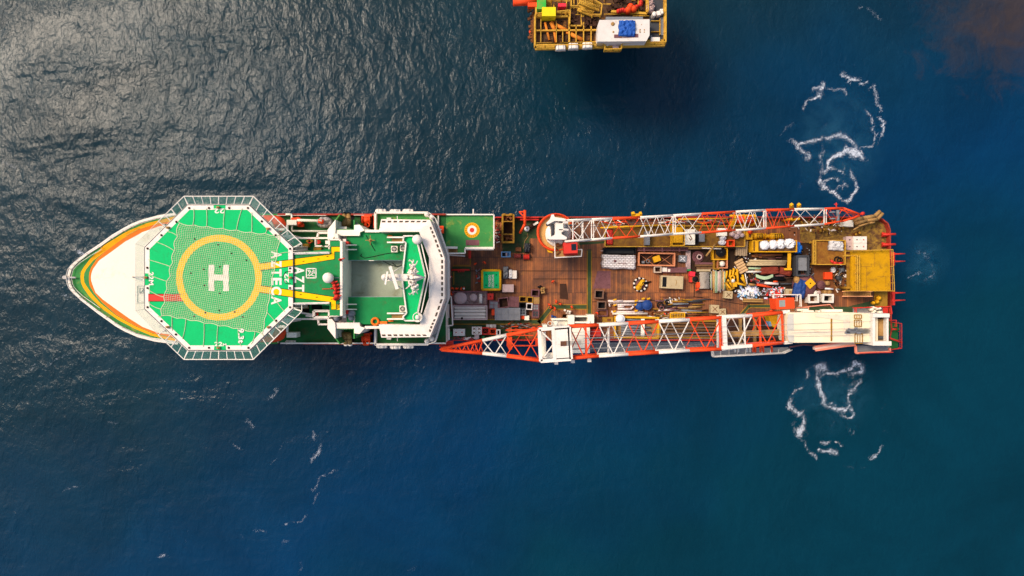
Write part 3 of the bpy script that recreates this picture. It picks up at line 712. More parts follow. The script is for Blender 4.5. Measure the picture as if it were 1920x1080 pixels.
# ---- mast: platform arm, radar scanners, yardarms with aerials
ZM = 27.0
m = MB(); m.pp([(724, 513.8), (784, 513.8), (784, 526.8), (724, 526.8)], ZM - .3, ZM)
for x in (765, 775): p = P(x, 520.3, ZM); m.tube((p.x, p.y, ZT), (p.x, p.y, ZM + 2.2), .4, 12, .28)
p = P(721.5, 520, ZM); m.lathe((p.x, p.y, ZM - .6), [(.35, 0), (.5, .3), (.5, .7), (.001, 1.1)], 16)
m.tube(P(765, 514, 24.5), P(737, 516, ZM - .2), .09); m.tube(P(765, 526, 24.5), P(737, 524, ZM - .2), .09)
m.tube(P(737, 510, 26), P(757, 498, ZT), .08); m.tube(P(737, 529, 26), P(757, 544, ZT), .08)
m.prism([P(x, y, ZM - .3) for x, y in ((768, 509), (780, 513), (797, 520), (780, 528), (768, 533))], ZM - .55, ZM - .3)
mast = part(m, 'mast', cwh)
m = MB(); a, b = P(731.5, 499.5, ZM + 1.4), P(745, 542, ZM + 1.4); m.bar(a, b, .46, .3); m.tube((*((a + b) / 2).xy, ZM), (*((a + b) / 2).xy, ZM + 1.4), .18, 10); part(m, 'long_radar_scanner', cwh, mast)
m = MB(); a, b = P(726.8, 509, ZM + .9), P(722.5, 533.5, ZM + .9); m.bar(a, b, .26, .22); m.tube((*((a + b) / 2).xy, ZM), (*((a + b) / 2).xy, ZM + .9), .12, 8); part(m, 'short_radar_scanner', cwh, mast)
m = MB(); random.seed(5)
for s in (-1, 1):
    a = P(771, 520 + 6 * s, ZM + 1.2); b = P(775.5, 520 + 33 * s, ZM + 1.2); m.tube(a, b, .12); m.tube(a + Vector((.7, 0, 0)), P(777, 520 + 22 * s, ZM + 1.3), .08)
    for i in range(18):
        p = P(767 + random.random() * 15, 520 + s * (6 + random.random() * 22), ZM + .8 + random.random()); m.tube(p, p + Vector((random.uniform(-.5, .5), random.uniform(-.5, .5), random.uniform(.1, .7))), random.uniform(.06, .15))
        m.lathe((p.x, p.y, p.z), [(.1, 0), (.17, .1), (.1, .25), (.001, .3)], 8)
    m.path([P(776, 520 + 26 * s, ZM + 1.2), P(768, 520 + 33 * s, ZM + 1.2), P(767, 520 + 30 * s, ZM + 1.4)], .07); m.tube(P(778, 520 + 20 * s, ZM + 1), P(783, 520 + 31 * s, ZM + 1.2), .07)
m.tube(P(776, 520, ZM + 2.2), P(797, 520, ZM + 1.2), .2, 8, .06)
for s in (-1, 1): m.prism([P(x, 520 + s * y, ZM + 1) for x, y in ((769, 5), (781, 5), (780, 14), (776, 24), (773, 24), (770, 14))], ZM + .6, ZM + 1)
part(m, 'yardarm_aerials', cwh, mast)
# ---- small green platform with the winching circle
ZP = 13.0
m = MB(); m.pp([(822, 403), (926, 403), (926, 465), (872, 465), (872, 474), (858, 474), (858, 465), (838, 464), (822, 430)], ZP - .4, ZP); wp = part(m, 'winching_platform', lgreen)
kk = K(ZP); c = P(885, 431.5, ZP)
for nm, r0, r1, dz, mt in (('winch_circle', 8.6, 14.2, .02, amber), ('winch_circle', 4.4, 8.6, .02, cwh), ('winch_circle', 0, 4.4, .02, red)):
    m = MB(); n = 40; vs = [(c.x + r * kk * cos(2 * pi * i / n), c.y + r * kk * sin(2 * pi * i / n), ZP + dz) for r in (max(r0, .01), r1) for i in range(n)]
    m.add(vs, [(i, n + i, n + (i + 1) % n, (i + 1) % n) for i in range(n)]); part(m, nm, mt, wp)
m = MB()
for i in range(18):
    a = 2 * pi * i / 18; m.bar((c.x + 10 * kk * cos(a), c.y + 10 * kk * sin(a), ZP + .03), (c.x + 12.7 * kk * cos(a + .06), c.y + 12.7 * kk * sin(a + .06), ZP + .03), .09, .012)
part(m, 'circle_lettering', rust, wp)
m = MB()
for pl in (((822, 402.5), (926, 402.5), (926, 466), (872, 466), (872, 475), (838, 475)), ((822, 402.5), (822, 430), (828, 445))):
    for a, b in zip(pl, pl[1:]): m.bar(P(*a, ZP + .25), P(*b, ZP + .25), .2, .6)
m.bar(P(872, 466, ZP), P(926, 466, ZP), .5, .5); m.bar(P(830, 464, ZP), P(858, 464.5, ZP), .35, .4); m.bar(P(838, 478, 11), P(872, 480, 11), .2, .3)
m.tube(P(887.5, 403, ZP), P(887.5, 392, ZP), .12, 8)
part(m, 'platform_coaming', cwh, wp)
m = MB(); p = P(827, 430.5, 14); m.box((p.x, p.y, 13.5), (.75, 1.1, 1.0)); m.box((p.x, p.y, 14.05), (.85, 1.2, .1)); ob = part(m, 'orange_box', cor, ship)
m = MB(); m.lathe((p.x, p.y, 14.1), [(.12, 0), (.12, .05), (.001, .06)], 10); part(m, 'box_latch', cwh, ob)
m = MB(); m.lathe((*P(886, 455, ZP).xy, ZP), [(.01, .012), (.5, .014)], 24); m.box((*P(886, 455, ZP).xy, ZP + .01), (2.2, .9, .014)); part(m, 'rusty_hatch', mauve, wp)
m = MB()
for x, y in ((845, 410), (845, 455), (915, 410), (915, 455), (880, 462)): p = P(x, y, ZP); m.tube((p.x, p.y, ZD), (p.x, p.y, ZP - .3), .22, 8)
part(m, 'platform_post', white, wp)
m = MB()
for i in range(12): z = 12.8 - i * .5; p = P(857 - i * 1.6, 470, z); m.box((p.x, p.y, z), (.26, .8, .06))
part(m, 'platform_stair', brass, wp)
# left lower stair block beside the bridge (white outlined landings)
m = MB()
for pl in (((838, 556), (846, 556), (849, 610), (832, 611)), ((836, 600), (829, 599), (836, 565)), ((832, 611), (833, 627), (829, 629), (830, 611)), ((842, 617), (842, 637))):
    for a, b in zip(pl, pl[1:]): m.bar(P(*a, 11), P(*b, 11), .18, .4)
part(m, 'stair_landing_frame', white)
m = MB(); m.pp([(838, 557), (846, 557), (846, 570), (838, 570)], 10.4, 10.6); m.pp([(835, 596), (848, 596), (848, 610), (833, 610)], 8.6, 8.8); part(m, 'stair_landing', mgreen)
# ---- painted areas and walkways on the working deck
def flat(name, pts, mt, z=ZD + .012): m = MB(); m.prism([P(x, y, z) for x, y in pts], z - .01, z); return part(m, name, mt)
flat('painted_deck_area', [(848, 500), (883, 500), (883, 545), (848, 545)], mgreen)
flat('painted_deck_area', [(942, 408), (1020, 408), (1008, 440), (1010, 447), (993, 447), (993, 474), (942, 474)], mgreen)
flat('painted_deck_area', [(838, 607), (960, 607), (990, 612), (990, 636), (838, 636)], mgreen)
flat('painted_deck_area', [(1075, 455), (1135, 452), (1135, 456), (1075, 460)], mgreen)
flat('painted_deck_area', [(1495, 575), (1590, 575), (1650, 560), (1650, 580), (1600, 586), (1495, 588)], mgreen)
def walk(pts, w=8.5, edge=True):
    for a, b in zip(pts, pts[1:]):
        A, B = P(*a, ZD + .02), P(*b, ZD + .02); d = (B - A).normalized(); nrm = Vector((-d.y, d.x, 0)); W = w * K(ZD)
        m = MB(); m.bar(A - d * W * .35, B + d * W * .35, W, .014); part(m, 'green_walkway', mgreen)
        m = MB()
        for s in (-1, 1): m.bar(A + nrm * W / 2 * s + Vector((0, 0, .012)), B + nrm * W / 2 * s + Vector((0, 0, .012)), .14, .014)
        part(m, 'walkway_edge', ochre)
walk([(848, 603.5), (1011, 603.5)]); walk([(1012, 603), (1033, 577)]); walk([(1036, 575.5), (1100, 575.5)]); walk([(1105, 470), (1105, 592)], 8)
walk([(1390, 590), (1403, 575)], 6); walk([(1406, 574), (1454, 574)], 6)
m = MB()
for (x0, y0, x1, y1, n) in ((850, 499.5, 880, 499.5, 15), (881, 480, 881, 499, 10), (850, 511, 850, 536, 13)):
    for i in range(n):
        a = P(x0 + (x1 - x0) * i / n, y0 + (y1 - y0) * i / n, ZD + .03); m.bar(a, a + Vector((.16, .26, 0)), .1, .012)
part(m, 'hazard_stripe', ochre)
m = MB()                                             # deck plates and seams
for pts in (((1302, 500), (1302, 556)), ((1237, 500), (1237, 548)), ((1237, 557), (1330, 557)), ((846, 508), (1100, 508)), ((1000, 523), (1100, 523)), ((1300, 556), (1400, 572)), ((1110, 566), (1240, 563))):
    m.bar(P(*pts[0], ZD + .03), P(*pts[1], ZD + .03), .12, .04)
part(m, 'deck_seam', drust)
flat('steel_deck_plate', [(1120, 508), (1145, 508), (1145, 541), (1112, 541)], mauve)
flat('steel_deck_plate', [(1050, 532), (1062, 532), (1066, 562), (1050, 560)], drust)
flat('steel_deck_plate', [(1500, 409), (1640, 410), (1660, 424), (1664, 470), (1524, 470), (1500, 450)], paint('stern_plate', '#6e4c32', .8, '#b08a34', .75, .7, .75, var=.45))
flat('steel_deck_plate', [(1290, 466), (1400, 466), (1400, 548), (1366, 546), (1310, 542), (1290, 508)], paint('oily_plate', '#4a3526', .8, '#20160f', .7, .8, .7, var=.45), ZD + .018)
flat('steel_deck_plate', [(1400, 455), (1522, 455), (1522, 556), (1478, 558), (1400, 560)], paint('oily_plate', ''), ZD + .018)
flat('steel_deck_plate', [(1525, 497), (1590, 497), (1590, 555), (1530, 555)], rust)
# ---- crude extra: stern platform, deck and fittings
ZS = 11.0
m = MB(); m.pp([(1596, 472), (1668, 469), (1670, 545), (1634, 545), (1596, 545)], ZS - .4, ZS); sp = part(m, 'stern_platform', oyel)
m = MB(); m.pp([(1588, 485), (1602, 485), (1602, 545), (1588, 545)], ZS - 2.2, ZS - 2); m.pp([(1640, 547), (1664, 547), (1664, 576), (1640, 576)], 8.8, 9); part(m, 'lower_landing', ochre, sp)
m = MB(); m.rail([P(1580, 471.5, ZS), P(1668, 468.5, ZS)], 1, 1.5, .07); m.rail([P(1668, 469, ZS), P(1671, 546, ZS)], 1, 1.5, .06); m.rail([P(1606, 480, ZS), P(1606, 545, ZS)], 1, 1.5, .08); m.rail([P(1602, 480, ZS), P(1602, 545, ZS)], 1, 1.5, .08)
m.rail([P(1580, 545.5, ZS), P(1670, 545.5, ZS)], 1, 1.5, .07); m.path([P(1580, 480, ZS), P(1606, 479, ZS)], .1)
part(m, 'yellow_railing', pyel, sp)
m = MB()
for i in range(17): z = 10.6 - i * .25; p = P(1632 - i * 3.1, 551, z); m.box((p.x, p.y, z), (.2, .75, .06))
part(m, 'stern_stair', brass, sp)
m = MB()
for y in (546.5, 555.5): m.bar(P(1636, y, ZS), P(1580, y, 6.6), .14, .35)
part(m, 'stair_stringer', paint('salmon_rail', '#f0a878', .6), sp)
m = MB()
for x, y in ((1600, 478), (1600, 540), (1662, 476), (1662, 540), (1630, 510)): p = P(x, y, ZS); m.tube((p.x, p.y, ZD), (p.x, p.y, ZS - .3), .25, 8)
part(m, 'platform_post', ochre, sp)
m = MB()
for x0, y0, x1, y1 in ((1610, 500, 1635, 500), (1625, 500, 1625, 545), (1645, 518, 1661, 518), (1661, 518, 1661, 538), (1640, 474, 1640, 500)): m.bar(P(x0, y0, ZS + .01), P(x1, y1, ZS + .01), .07, .02)
part(m, 'plate_seam', ochre, sp)
m = MB()
for x, y, s in ((1648, 559, 1), (1645, 566, .8), (1638, 568, .7)): p = P(x, y, 9.6); m.lathe((p.x, p.y, 9), [(.35 * s, 0), (.35 * s, .5), (.5 * s, .6), (.2 * s, 1.0), (.001, 1.1)], 12)
part(m, 'yellow_valve', myel, sp)
# rust-ochre raised cargo platforms
def raised(name, x0, y0, x1, y1, z, mt, rm):
    m = MB(); m.pp([(x0, y0), (x1, y0), (x1, y1), (x0, y1)], z - .5, z); o = part(m, name, mt)
    m = MB(); q = [P(x0, y0, z), P(x1, y0, z), P(x1, y1, z), P(x0, y1, z)]
    for i in range(4): m.bar(q[i] + Vector((0, 0, .2)), q[(i + 1) % 4] + Vector((0, 0, .2)), .13, .5)
    part(m, 'edge_beam', rm, o)
    m = MB()
    for i in range(5):
        for y in (y0 + 2, y1 - 2): p = P(x0 + (x1 - x0) * (i + .5) / 5, y, z); m.box((p.x, p.y, (ZD + z - .5) / 2), (.3, .3, z - .5 - ZD))
    part(m, 'support_post', rm, o); return o
raised('cargo_platform', 1134, 424, 1395, 462.5, 7.6, paint('ochre_plate', '#a87828', .75, '#5c3a24', .85, .5, .8, var=.5), pyel)
raised('aft_cargo_platform', 1524, 451, 1583, 496, 8.4, paint('ochre_plate2', '#b0792c', .75, '#6a3c1c', .8, .6, .8, var=.5), pyel)
m = MB()
for x in (1526, 1529.5): m.bar(P(x, 452, 9.2), P(x, 496, 9.2), .12, .12)
for i in range(8): m.tube(P(1526, 453 + i * 6, 9.2), P(1529.5, 453 + i * 6, 9.2), .05, 5)
part(m, 'ladder_rail', pyel)
m = MB()                                             # inboard pipe rail of the cargo platform
m.bar(P(1195, 464.5, 7.4), P(1290, 464.5, 7.4), .14, .2); m.bar(P(1195, 469.5, 7.4), P(1290, 469.5, 7.4), .14, .2)
for i in range(42): m.bar(P(1197 + i * 2.25, 464.5, 7.3), P(1197 + i * 2.25, 469.5, 7.3), .07, .1)
for x in (1208, 1242, 1274): m.box((*P(x, 467.5, 7.5).xy, 7.3), (.25, .8, .5))
part(m, 'roller_rack', mauve)
m = MB(); random.seed(3)                             # stern fairleads and prongs
for y in (476.5, 490.5, 549.5, 563.5): m.tube(P(1672, y, 7), P(1697, y - .8, 7), .17, 8, .09); m.box((*P(1673, y, 7).xy, 7), (.5, .6, .8))
for y in (440, 459): m.tube(P(1655, y, 7), P(1679, y - 1, 7), .2, 8); m.tube(P(1653, y, 6.4), P(1670, y, 6.9), .45, 10, .2)
m.bar(P(1674, 480, 7), P(1674, 498, 7), .35, .6); m.bar(P(1674, 545, 7), P(1674, 572, 7), .4, .6)
part(m, 'stern_fairlead', red)
m = MB(); m.rail([P(1669, 604, 7), P(1684, 606, 7), P(1684, 652, 7), P(1664, 655, 7)], 1.1, 1.5, .05); m.tube(P(1672, 617.5, 8), P(1682, 617.5, 8), .15); m.tube(P(1668, 634, 8), P(1691, 642, 7.6), .15)
m.rail([P(1664, 600, 7.4), P(1676, 600, 7.4), P(1676, 612, 7.4)], .8, 1, .06)
part(m, 'stern_gallery_rail', red)
m = MB(); m.pp([(1664, 602), (1684, 605), (1684, 653), (1664, 655)], 6.6, 7.0); m.tube(P(1682, 617.5, 8.1), P(1684, 617.5, 8.1), .3, 10); part(m, 'stern_gallery', dgreen)
m = MB()                                             # red rail line, side gallery on the lower side
m.rail([P(850, 637.3, 6.6), P(1020, 637.3, 6.6)], .9, 2, .08); m.rail([P(1075, 637.5, 6.6), P(1340, 637.5, 6.6)], .9, 2, .08)
m.rail([P(930, 408.5, 6.8), P(1010, 408.5, 6.8)], .9, 2, .1); m.bar(P(975, 411.5, 7), P(1010, 411.5, 7), .3, .4)
part(m, 'bulwark_railing', red)
m = MB(); m.pp([(1100, 641), (1340, 640), (1340, 658), (1100, 659)], 4.0, 4.15); part(m, 'side_gallery', gratem)
m = MB(); m.path([P(1100, 658.5, 4.6), P(1345, 656.5, 4.6)], .07); m.rail([P(1100, 641.5, 4.2), P(1340, 640.5, 4.2)], .9, 2, .06)
for i in range(12): m.bar(P(1100 + i * 21, 640.5, 4), P(1100 + i * 21, 658.5, 4), .1, .12)
part(m, 'gallery_rail', grey)
# ================================================================= CRANES
def boom(root, secs, depth0, depth1, r=.2, br=.075, nb=4):
    """secs: (x0, top0, bot0, z0, x1, top1, bot1, z1, mat, bays, offset) ; four chords + lacing; one part per painted section"""
    xs0, xs1 = secs[0][0], secs[-1][4]
    for (x0, t0, b0, z0, x1, t1, b1, z1, mt, bays) in secs:
        m = MB(); d0 = depth0 + (depth1 - depth0) * (x0 - xs0) / (xs1 - xs0); d1 = depth0 + (depth1 - depth0) * (x1 - xs0) / (xs1 - xs0)
        T0, B0, T1, B1 = P(x0, t0, z0), P(x0, b0, z0), P(x1, t1, z1), P(x1, b1, z1)
        dn0, dn1 = Vector((0, 0, -d0)), Vector((0, 0, -d1))
        for a, b in ((T0, T1), (B0, B1)): m.tube(a, b, r, 10)
        for a, b in ((T0 + dn0, T1 + dn1), (B0 + dn0, B1 + dn1)): m.tube(a, b, r * .8, 8)
        for i in range(bays):
            u, w, v = i / bays, (i + .5) / bays, (i + 1) / bays
            L = lambda a, b, t: a.lerp(b, t)
            m.tube(L(T0, T1, u), L(B0, B1, w), br, 6); m.tube(L(B0, B1, w), L(T0, T1, v), br, 6)                       # top face
            m.tube(L(B0 + dn0, B1 + dn1, u), L(T0 + dn0, T1 + dn1, w), br * .85, 6); m.tube(L(T0 + dn0, T1 + dn1, w), L(B0 + dn0, B1 + dn1, v), br * .85, 6)
            m.tube(L(T0, T1, u), L(T0 + dn0, T1 + dn1, w), br * .85, 6); m.tube(L(T0 + dn0, T1 + dn1, w), L(T0, T1, v), br * .85, 6)
            m.tube(L(B0, B1, u), L(B0 + dn0, B1 + dn1, w), br * .85, 6); m.tube(L(B0 + dn0, B1 + dn1, w), L(B0, B1, v), br * .85, 6)
        part(m, 'boom_section', mt, root)
# ---- upper crane
g = P(1040, 436, 6)
c1 = thing('pedestal_crane', 'smaller white crane on a round orange platform, its narrow boom pointing to the stern', 'crane', (g.x, g.y, 6), 0, None)
ZB = 15.0
pc = P(1042, 436, 12)
m = MB(); m.lathe((pc.x, pc.y, 6), [(2.4, 0), (2.4, 4.6), (2.9, 5.5)], 32); part(m, 'pedestal', cream, c1)
m = MB(); r = 33.5 * K(12); m.lathe((pc.x, pc.y, 11.6), [(r, 0), (r, .4)], 48); ring = part(m, 'ring_platform', paint('ring_tan', '#c89a58', .7, '#8a5a30', .4, .6), c1)
m = MB(); m.torus((pc.x, pc.y, 12.3), r, .22, 56, 8); m.torus((pc.x, pc.y, 12.9), r + .05, .1, 56, 6)
for i in range(24): a = i * pi / 12; m.tube((pc.x + r * cos(a), pc.y + r * sin(a), 12), (pc.x + r * cos(a), pc.y + r * sin(a), 12.9), .05)
part(m, 'ring_rail', cor, ring)
m = MB(); rr = 25 * K(13); m.lathe((pc.x + .4, pc.y - .3, 12), [(rr, 0), (rr * .96, .5), (rr * .8, .8), (rr * .7, 1.4)], 40); part(m, 'slewing_ring', cream, c1)
m = MB(); zh = 16.2
m.pp([(1031, 416), (1041, 411), (1041, 448), (1027, 448), (1033, 440)], 13, 14.6); m.pp([(1041, 418), (1056, 419), (1056, 447), (1041, 447)], 13, zh - .4)
m.pp([(1024, 418), (1032, 410), (1034, 402.5), (1038, 402), (1040, 407), (1060, 410), (1061, 415), (1040, 414), (1027, 421)], 14.4, zh)
m.pp([(1034, 415), (1042, 415), (1042, 447), (1034, 447)], 13, zh - .8)
m.pp([(1048, 436), (1063, 445), (1062, 449), (1030, 449), (1027, 447)], 13.5, zh - .2)
m.bar(P(1056, 417, zh), P(1064, 417.5, zh - .2), .3, .5); m.bar(P(1056, 430, zh), P(1065, 431, zh - .2), .3, .5)
house = part(m, 'crane_house', cwh, c1)
m = MB()
for x0, y0, x1, y1 in ((1048, 416.5, 1056, 418), (1048, 429.5, 1063, 431.5), (1053, 434.5, 1058, 441), (1024, 420, 1031, 424)): m.pp([(x0, y0), (x1, y0), (x1, y1), (x0, y1)], zh - .5, zh - .34)
m.tube(P(1036, 420, zh - .6), P(1036, 444, zh - .6), .25, 10); part(m, 'winch_recess', dgrey, house)
m = MB(); m.tube(P(1058, 421, zh - 1), P(1058, 428, zh - 1), .55, 16); m.tube(P(1072, 421, 14), P(1072, 424, 14), .45, 14); part(m, 'winch_drum', grey, house)
m = MB(); q = [P(x, y, 13.6) for x, y in ((1039.5, 448), (1039.5, 483.5), (1089, 481), (1089, 468.5), (1080, 468))]
m.pp([(1040, 449), (1084, 449), (1089, 469), (1089, 480), (1040, 482)], 12.6, 12.8); cp = part(m, 'cab_platform', brass, c1)
m = MB(); m.rail([P(1039.5, 448, 12.8), P(1040, 483.5, 12.8), P(1089, 481, 12.8), P(1090, 468.5, 12.8), P(1082, 468.5, 12.8)], 1.0, 1.4, .09); m.rail([P(1052, 447, 12.8), P(1053, 456, 12.8)], 1, 1, .08); part(m, 'cab_railing', cwh, cp)
m = MB(); m.pp([(1056, 455), (1082.5, 454), (1083, 474.5), (1058, 475.5)], 12.8, 15.2); m.pp([(1058, 476), (1083, 475), (1083, 478), (1058, 479)], 12.8, 13.6); cab = part(m, 'operator_cab', red, c1)
m = MB(); m.pp([(1071, 457.5), (1080.5, 457), (1080.5, 469), (1071.5, 469.5)], 15.2, 15.26); part(m, 'cab_window', glass, cab)
m = MB(); m.pp([(1025, 466), (1037, 468), (1036, 474), (1028, 473)], 11, 12.2); part(m, 'access_hatch', myel, c1)
m = MB(); m.pp([(1043, 456), (1049, 456), (1049, 462), (1043, 462)], 12.8, 13.6); m.path([P(1042, 465, 13), P(1050, 472, 13), P(1044, 478, 13)], .1); part(m, 'cab_fittings', rust, cp)
W, O = cwh, cor
def c1y(x): # chord top/bottom rows in the photo
    T = [(1059, 413), (1148, 409.3), (1200, 407.2), (1277, 402.6), (1315, 400.5), (1379, 396.7), (1435, 393.5), (1489, 392), (1545, 391), (1581, 390), (1612, 401.5)]
    B = [(1059, 452.5), (1148, 446), (1200, 443), (1277, 437), (1315, 435.8), (1379, 431.5), (1435, 428), (1489, 423.5), (1545, 420), (1581, 414.5), (1612, 405)]
    def f(L):
        for (a, p), (b, q) in zip(L, L[1:]):
            if a <= x <= b: return p + (q - p) * (x - a) / (b - a)
    return f(T), f(B)
def z1(x): return 15.6 - 5.2 * (x - 1059) / 553
secs = []
for x0, x1, mt, bays in ((1059, 1109, W, 1), (1109, 1148, W, 1), (1148, 1200, O, 1), (1200, 1262, W, 2), (1262, 1315, W, 1), (1315, 1379, O, 2), (1379, 1435, W, 2), (1435, 1489, O, 2), (1489, 1545, W, 1), (1545, 1581, O, 1), (1581, 1612, O, 1)):
    a, b = c1y(x0), c1y(x1); secs.append((x0, a[0], a[1], z1(x0), x1, b[0], b[1], z1(x1), mt, bays))
boom(c1, secs, 2.0, 1.4, .16, .06)
m = MB()
for x in (1109, 1262, 1432, 1545): a = c1y(x); m.bar(P(x, a[0], z1(x)), P(x, a[1], z1(x)), .16, .16); m.bar(P(x + 4, a[0], z1(x)), P(x + 4, a[1], z1(x)), .12, .12)
m.bar(P(1074, 413, 15.5), P(1074, 452, 15.5), .16, .2); m.tube(P(1074, 432, 15.4), P(1093, 415, 15.2), .08); m.tube(P(1074, 432, 15.4), P(1093, 449, 15.2), .08); m.bar(P(1092, 412, 15), P(1092, 450, 15), .3, .2)
part(m, 'boom_cross_frame', cwh, c1)
m = MB()
for y in (423, 428): m.path([P(1058, y, 16.4), P(1600, 400 + (y - 423) * .4, 11)], .035, 5)
part(m, 'hoist_wire', dgrey, c1)
m = MB()
for x, y in ((1561, 397), (1561, 409)): m.tube(P(x, y, 10.8), P(x, y + 2.4, 10.8), .5, 16)
m.tube(P(1571, 394, 10.6), P(1571, 420, 10.6), .28, 10); part(m, 'boom_sheave', grey, c1)
m = MB(); p = P(1618, 400.3, 10.4); m.lathe((p.x, p.y, 10), [(.3, 0), (.3, .5), (.001, .6)], 12); m.tube(P(1612, 402, 10.4), p, .1); part(m, 'boom_tip_lamp', red, c1)
m = MB(); m.tube(P(1568, 392, 10.4), P(1568, 380, 10.4), .1); m.tube(P(1564, 383, 10.4), P(1571, 383, 10.4), .08); part(m, 'tip_bracket', red, c1)
m = MB()                                             # boom rest posts
for x, y in ((1484, 388), (1498, 388)): m.bar(P(x, y + 3, 10), P(x, y - 5, 11), .5, .5); m.tube((*P(x, y + 22, 10).xy, 6), P(x, y + 22, 10), .2)
m.bar(P(1187, 404, 12), P(1187, 399, 12.5), .5, .5); m.bar(P(1201, 404, 12), P(1201, 399, 12.5), .4, .5); m.bar(P(1185, 403.5, 12), P(1203, 402.5, 12), .4, .6)
part(m, 'boom_rest', myel, c1)
# ---- lower crane
g = P(1600, 615, 6)
c2 = thing('pedestal_crane', 'bigger crane with a cream machinery house, its wide boom ending in a pointed orange jib', 'crane', (g.x, g.y, 6))
pp_ = P(1556, 611, 12)
m = MB(); m.lathe((pp_.x, pp_.y, -1), [(2.0, 0), (2.0, 14), (2.3, 15.5)], 32); part(m, 'pedestal', cream, c2)
ZC2 = 19.0
m = MB(); m.pp([(1478, 588), (1482, 586), (1600, 586), (1646, 589), (1646, 641), (1600, 642), (1495, 643), (1480, 641), (1476, 628), (1476, 600)], 15.0, ZC2); house = part(m, 'machinery_house', paint('house_cream', '#e9d8b4', .5, '#c79c62', .2, .3), c2)
m = MB(); q = lambda *b: m.pp([(b[0], b[1]), (b[2], b[1]), (b[2], b[3]), (b[0], b[3])], b[4], b[5])
m.pp([(1476, 600), (1478, 589), (1488, 588), (1489, 640), (1480, 641), (1476, 628)], ZC2, ZC2 + .04); q(1478, 613, 1485, 618, ZC2, ZC2 + .1); part(m, 'grey_end_panel', paint('panel_grey', '#bfb8aa', .6, '#8a8070', .3), house)
m = MB(); q(1558, 597.5, 1560.5, 639.5, ZC2, ZC2 + .12); part(m, 'roof_rib', ochre, house)
m = MB(); q(1478, 620, 1582, 628, ZC2, ZC2 + .06); m.pp([(1528, 589), (1593, 590), (1593, 601), (1580, 601), (1530, 594)], ZC2, ZC2 + .1); q(1581, 601, 1594, 639, ZC2, ZC2 + .07)
part(m, 'roof_walkway', paint('walkway_pinkish', '#e2ccb0', .7, '#a87858', .35), house)
m = MB()
for b in ((1602, 600, 1615, 612), (1603, 626, 1617, 644), (1602, 590, 1615, 597)):
    c = [P(b[0], b[1], ZC2 + .2), P(b[2], b[1], ZC2 + .2), P(b[2], b[3], ZC2 + .2), P(b[0], b[3], ZC2 + .2)]
    for i in range(4): m.bar(c[i], c[(i + 1) % 4], .1, .1)
    for k_ in (1, 2): m.bar(c[0].lerp(c[1], k_ / 3), c[3].lerp(c[2], k_ / 3), .07, .07)
part(m, 'roof_hatch_rail', ochre, house)
m = MB()
for i in range(5): m.bar(P(1592, 616.5 + i * 1.9, ZC2 + .3), P(1629, 616.5 + i * 1.9, ZC2 + .3), .07, .3)
random.seed(11)
for i in range(14): p = P(1588 + random.random() * 22, 615 + random.random() * 9, ZC2 + .3); m.box((p.x, p.y, ZC2 + .2), (.5 * random.random() + .2, .3, .4))
part(m, 'sheave_block', grey, house)
m = MB(); q(1637, 588, 1668, 595, 15, 20.2); q(1637, 640, 1671.5, 648, 15, 20.2); q(1636, 595, 1641, 640, 15, 20.0); q(1662.5, 595, 1666, 640, 15, 19.6); part(m, 'drum_frame', cwh, c2)
m = MB(); a, b = P(1651.5, 596, 17.5), P(1651.5, 639.5, 17.5); m.tube(a, b, 1.15, 28); m.k = 1; m.tube(P(1651.5, 629, 17.5), P(1651.5, 636, 17.5), 1.2, 28); m.tube(P(1651.5, 595.5, 17.5), P(1651.5, 597, 17.5), 1.3, 28)
part(m, 'wire_drum', [paint('rope_brown', '#a07a48', .6, '#5a4028', .3), dgrey], c2)
m = MB(); m.pp([(1528, 651), (1533, 649), (1595, 638), (1603, 638), (1603, 648), (1585, 648), (1533, 657), (1528, 656)], 16.2, 17); part(m, 'counterweight_arm', paint('arm_pale', '#e8c4ae', .6, '#c87858', .3), c2)
m = MB()
for a, b in (((1529, 657), (1586, 648.5)), ((1586, 648.5), (1604, 647)), ((1604, 648), (1605, 662)), ((1605, 662), (1668, 659)), ((1668, 659), (1668, 652)), ((1529, 589), (1560, 589)), ((1530, 594), (1592, 602)), ((1528, 650), (1595, 638))): m.bar(P(*a, 17), P(*b, 17), .25, .4)
part(m, 'salmon_edging', paint('salmon_edge', '#ec8c70', .6, '#b85a40', .3), c2)
m = MB(); m.pp([(1604, 648), (1668, 649), (1668, 659), (1605, 661)], 16, 16.3); m.pp([(1600, 577), (1664, 575), (1664, 588), (1600, 588)], 15, 15.2); part(m, 'side_gangway', gratem, c2)
m = MB(); m.rail([P(1600, 588, 15.2), P(1599, 577, 15.2), P(1664, 574.5, 15.2), P(1666, 588, 15.2)], 1, 1.2, .08); m.rail([P(1605, 661, 16.3), P(1668, 659.5, 16.3)], 1, 1.5, .06)
for i in range(6): m.bar(P(1656 + i * 1.6, 575, 16), P(1656 + i * 1.6, 587, 16), .1, .1)
part(m, 'gangway_rail', red, c2)
m = MB(); random.seed(4)
for i in range(12): p = P(1636 + random.random() * 20, 576 + random.random() * 12, 16.5); m.lathe((p.x, p.y, 15.2), [(.2, 0), (.25, .8), (.1, 1.3), (.001, 1.4)], 8)
part(m, 'hydraulic_unit', cream, c2)
m = MB()
q(1494, 579, 1516, 583, 15, 16); q(1505, 582, 1526, 587, 15, 16.4); q(1540, 580, 1580, 586, 15, 15.6); q(1534, 582, 1538, 586, 15, 16.2); part(m, 'house_side_box', cream, c2)
m = MB(); m.path([P(1496, 577, 14), P(1556, 571, 14), P(1563, 579, 13.5)], .09); m.path([P(1494, 587, 15.5), P(1494, 577, 15.5), P(1516, 576, 15.5), P(1516, 581, 15.5)], .09); part(m, 'access_rail', paint('salmon_rail2', '#e89070', .6), c2)
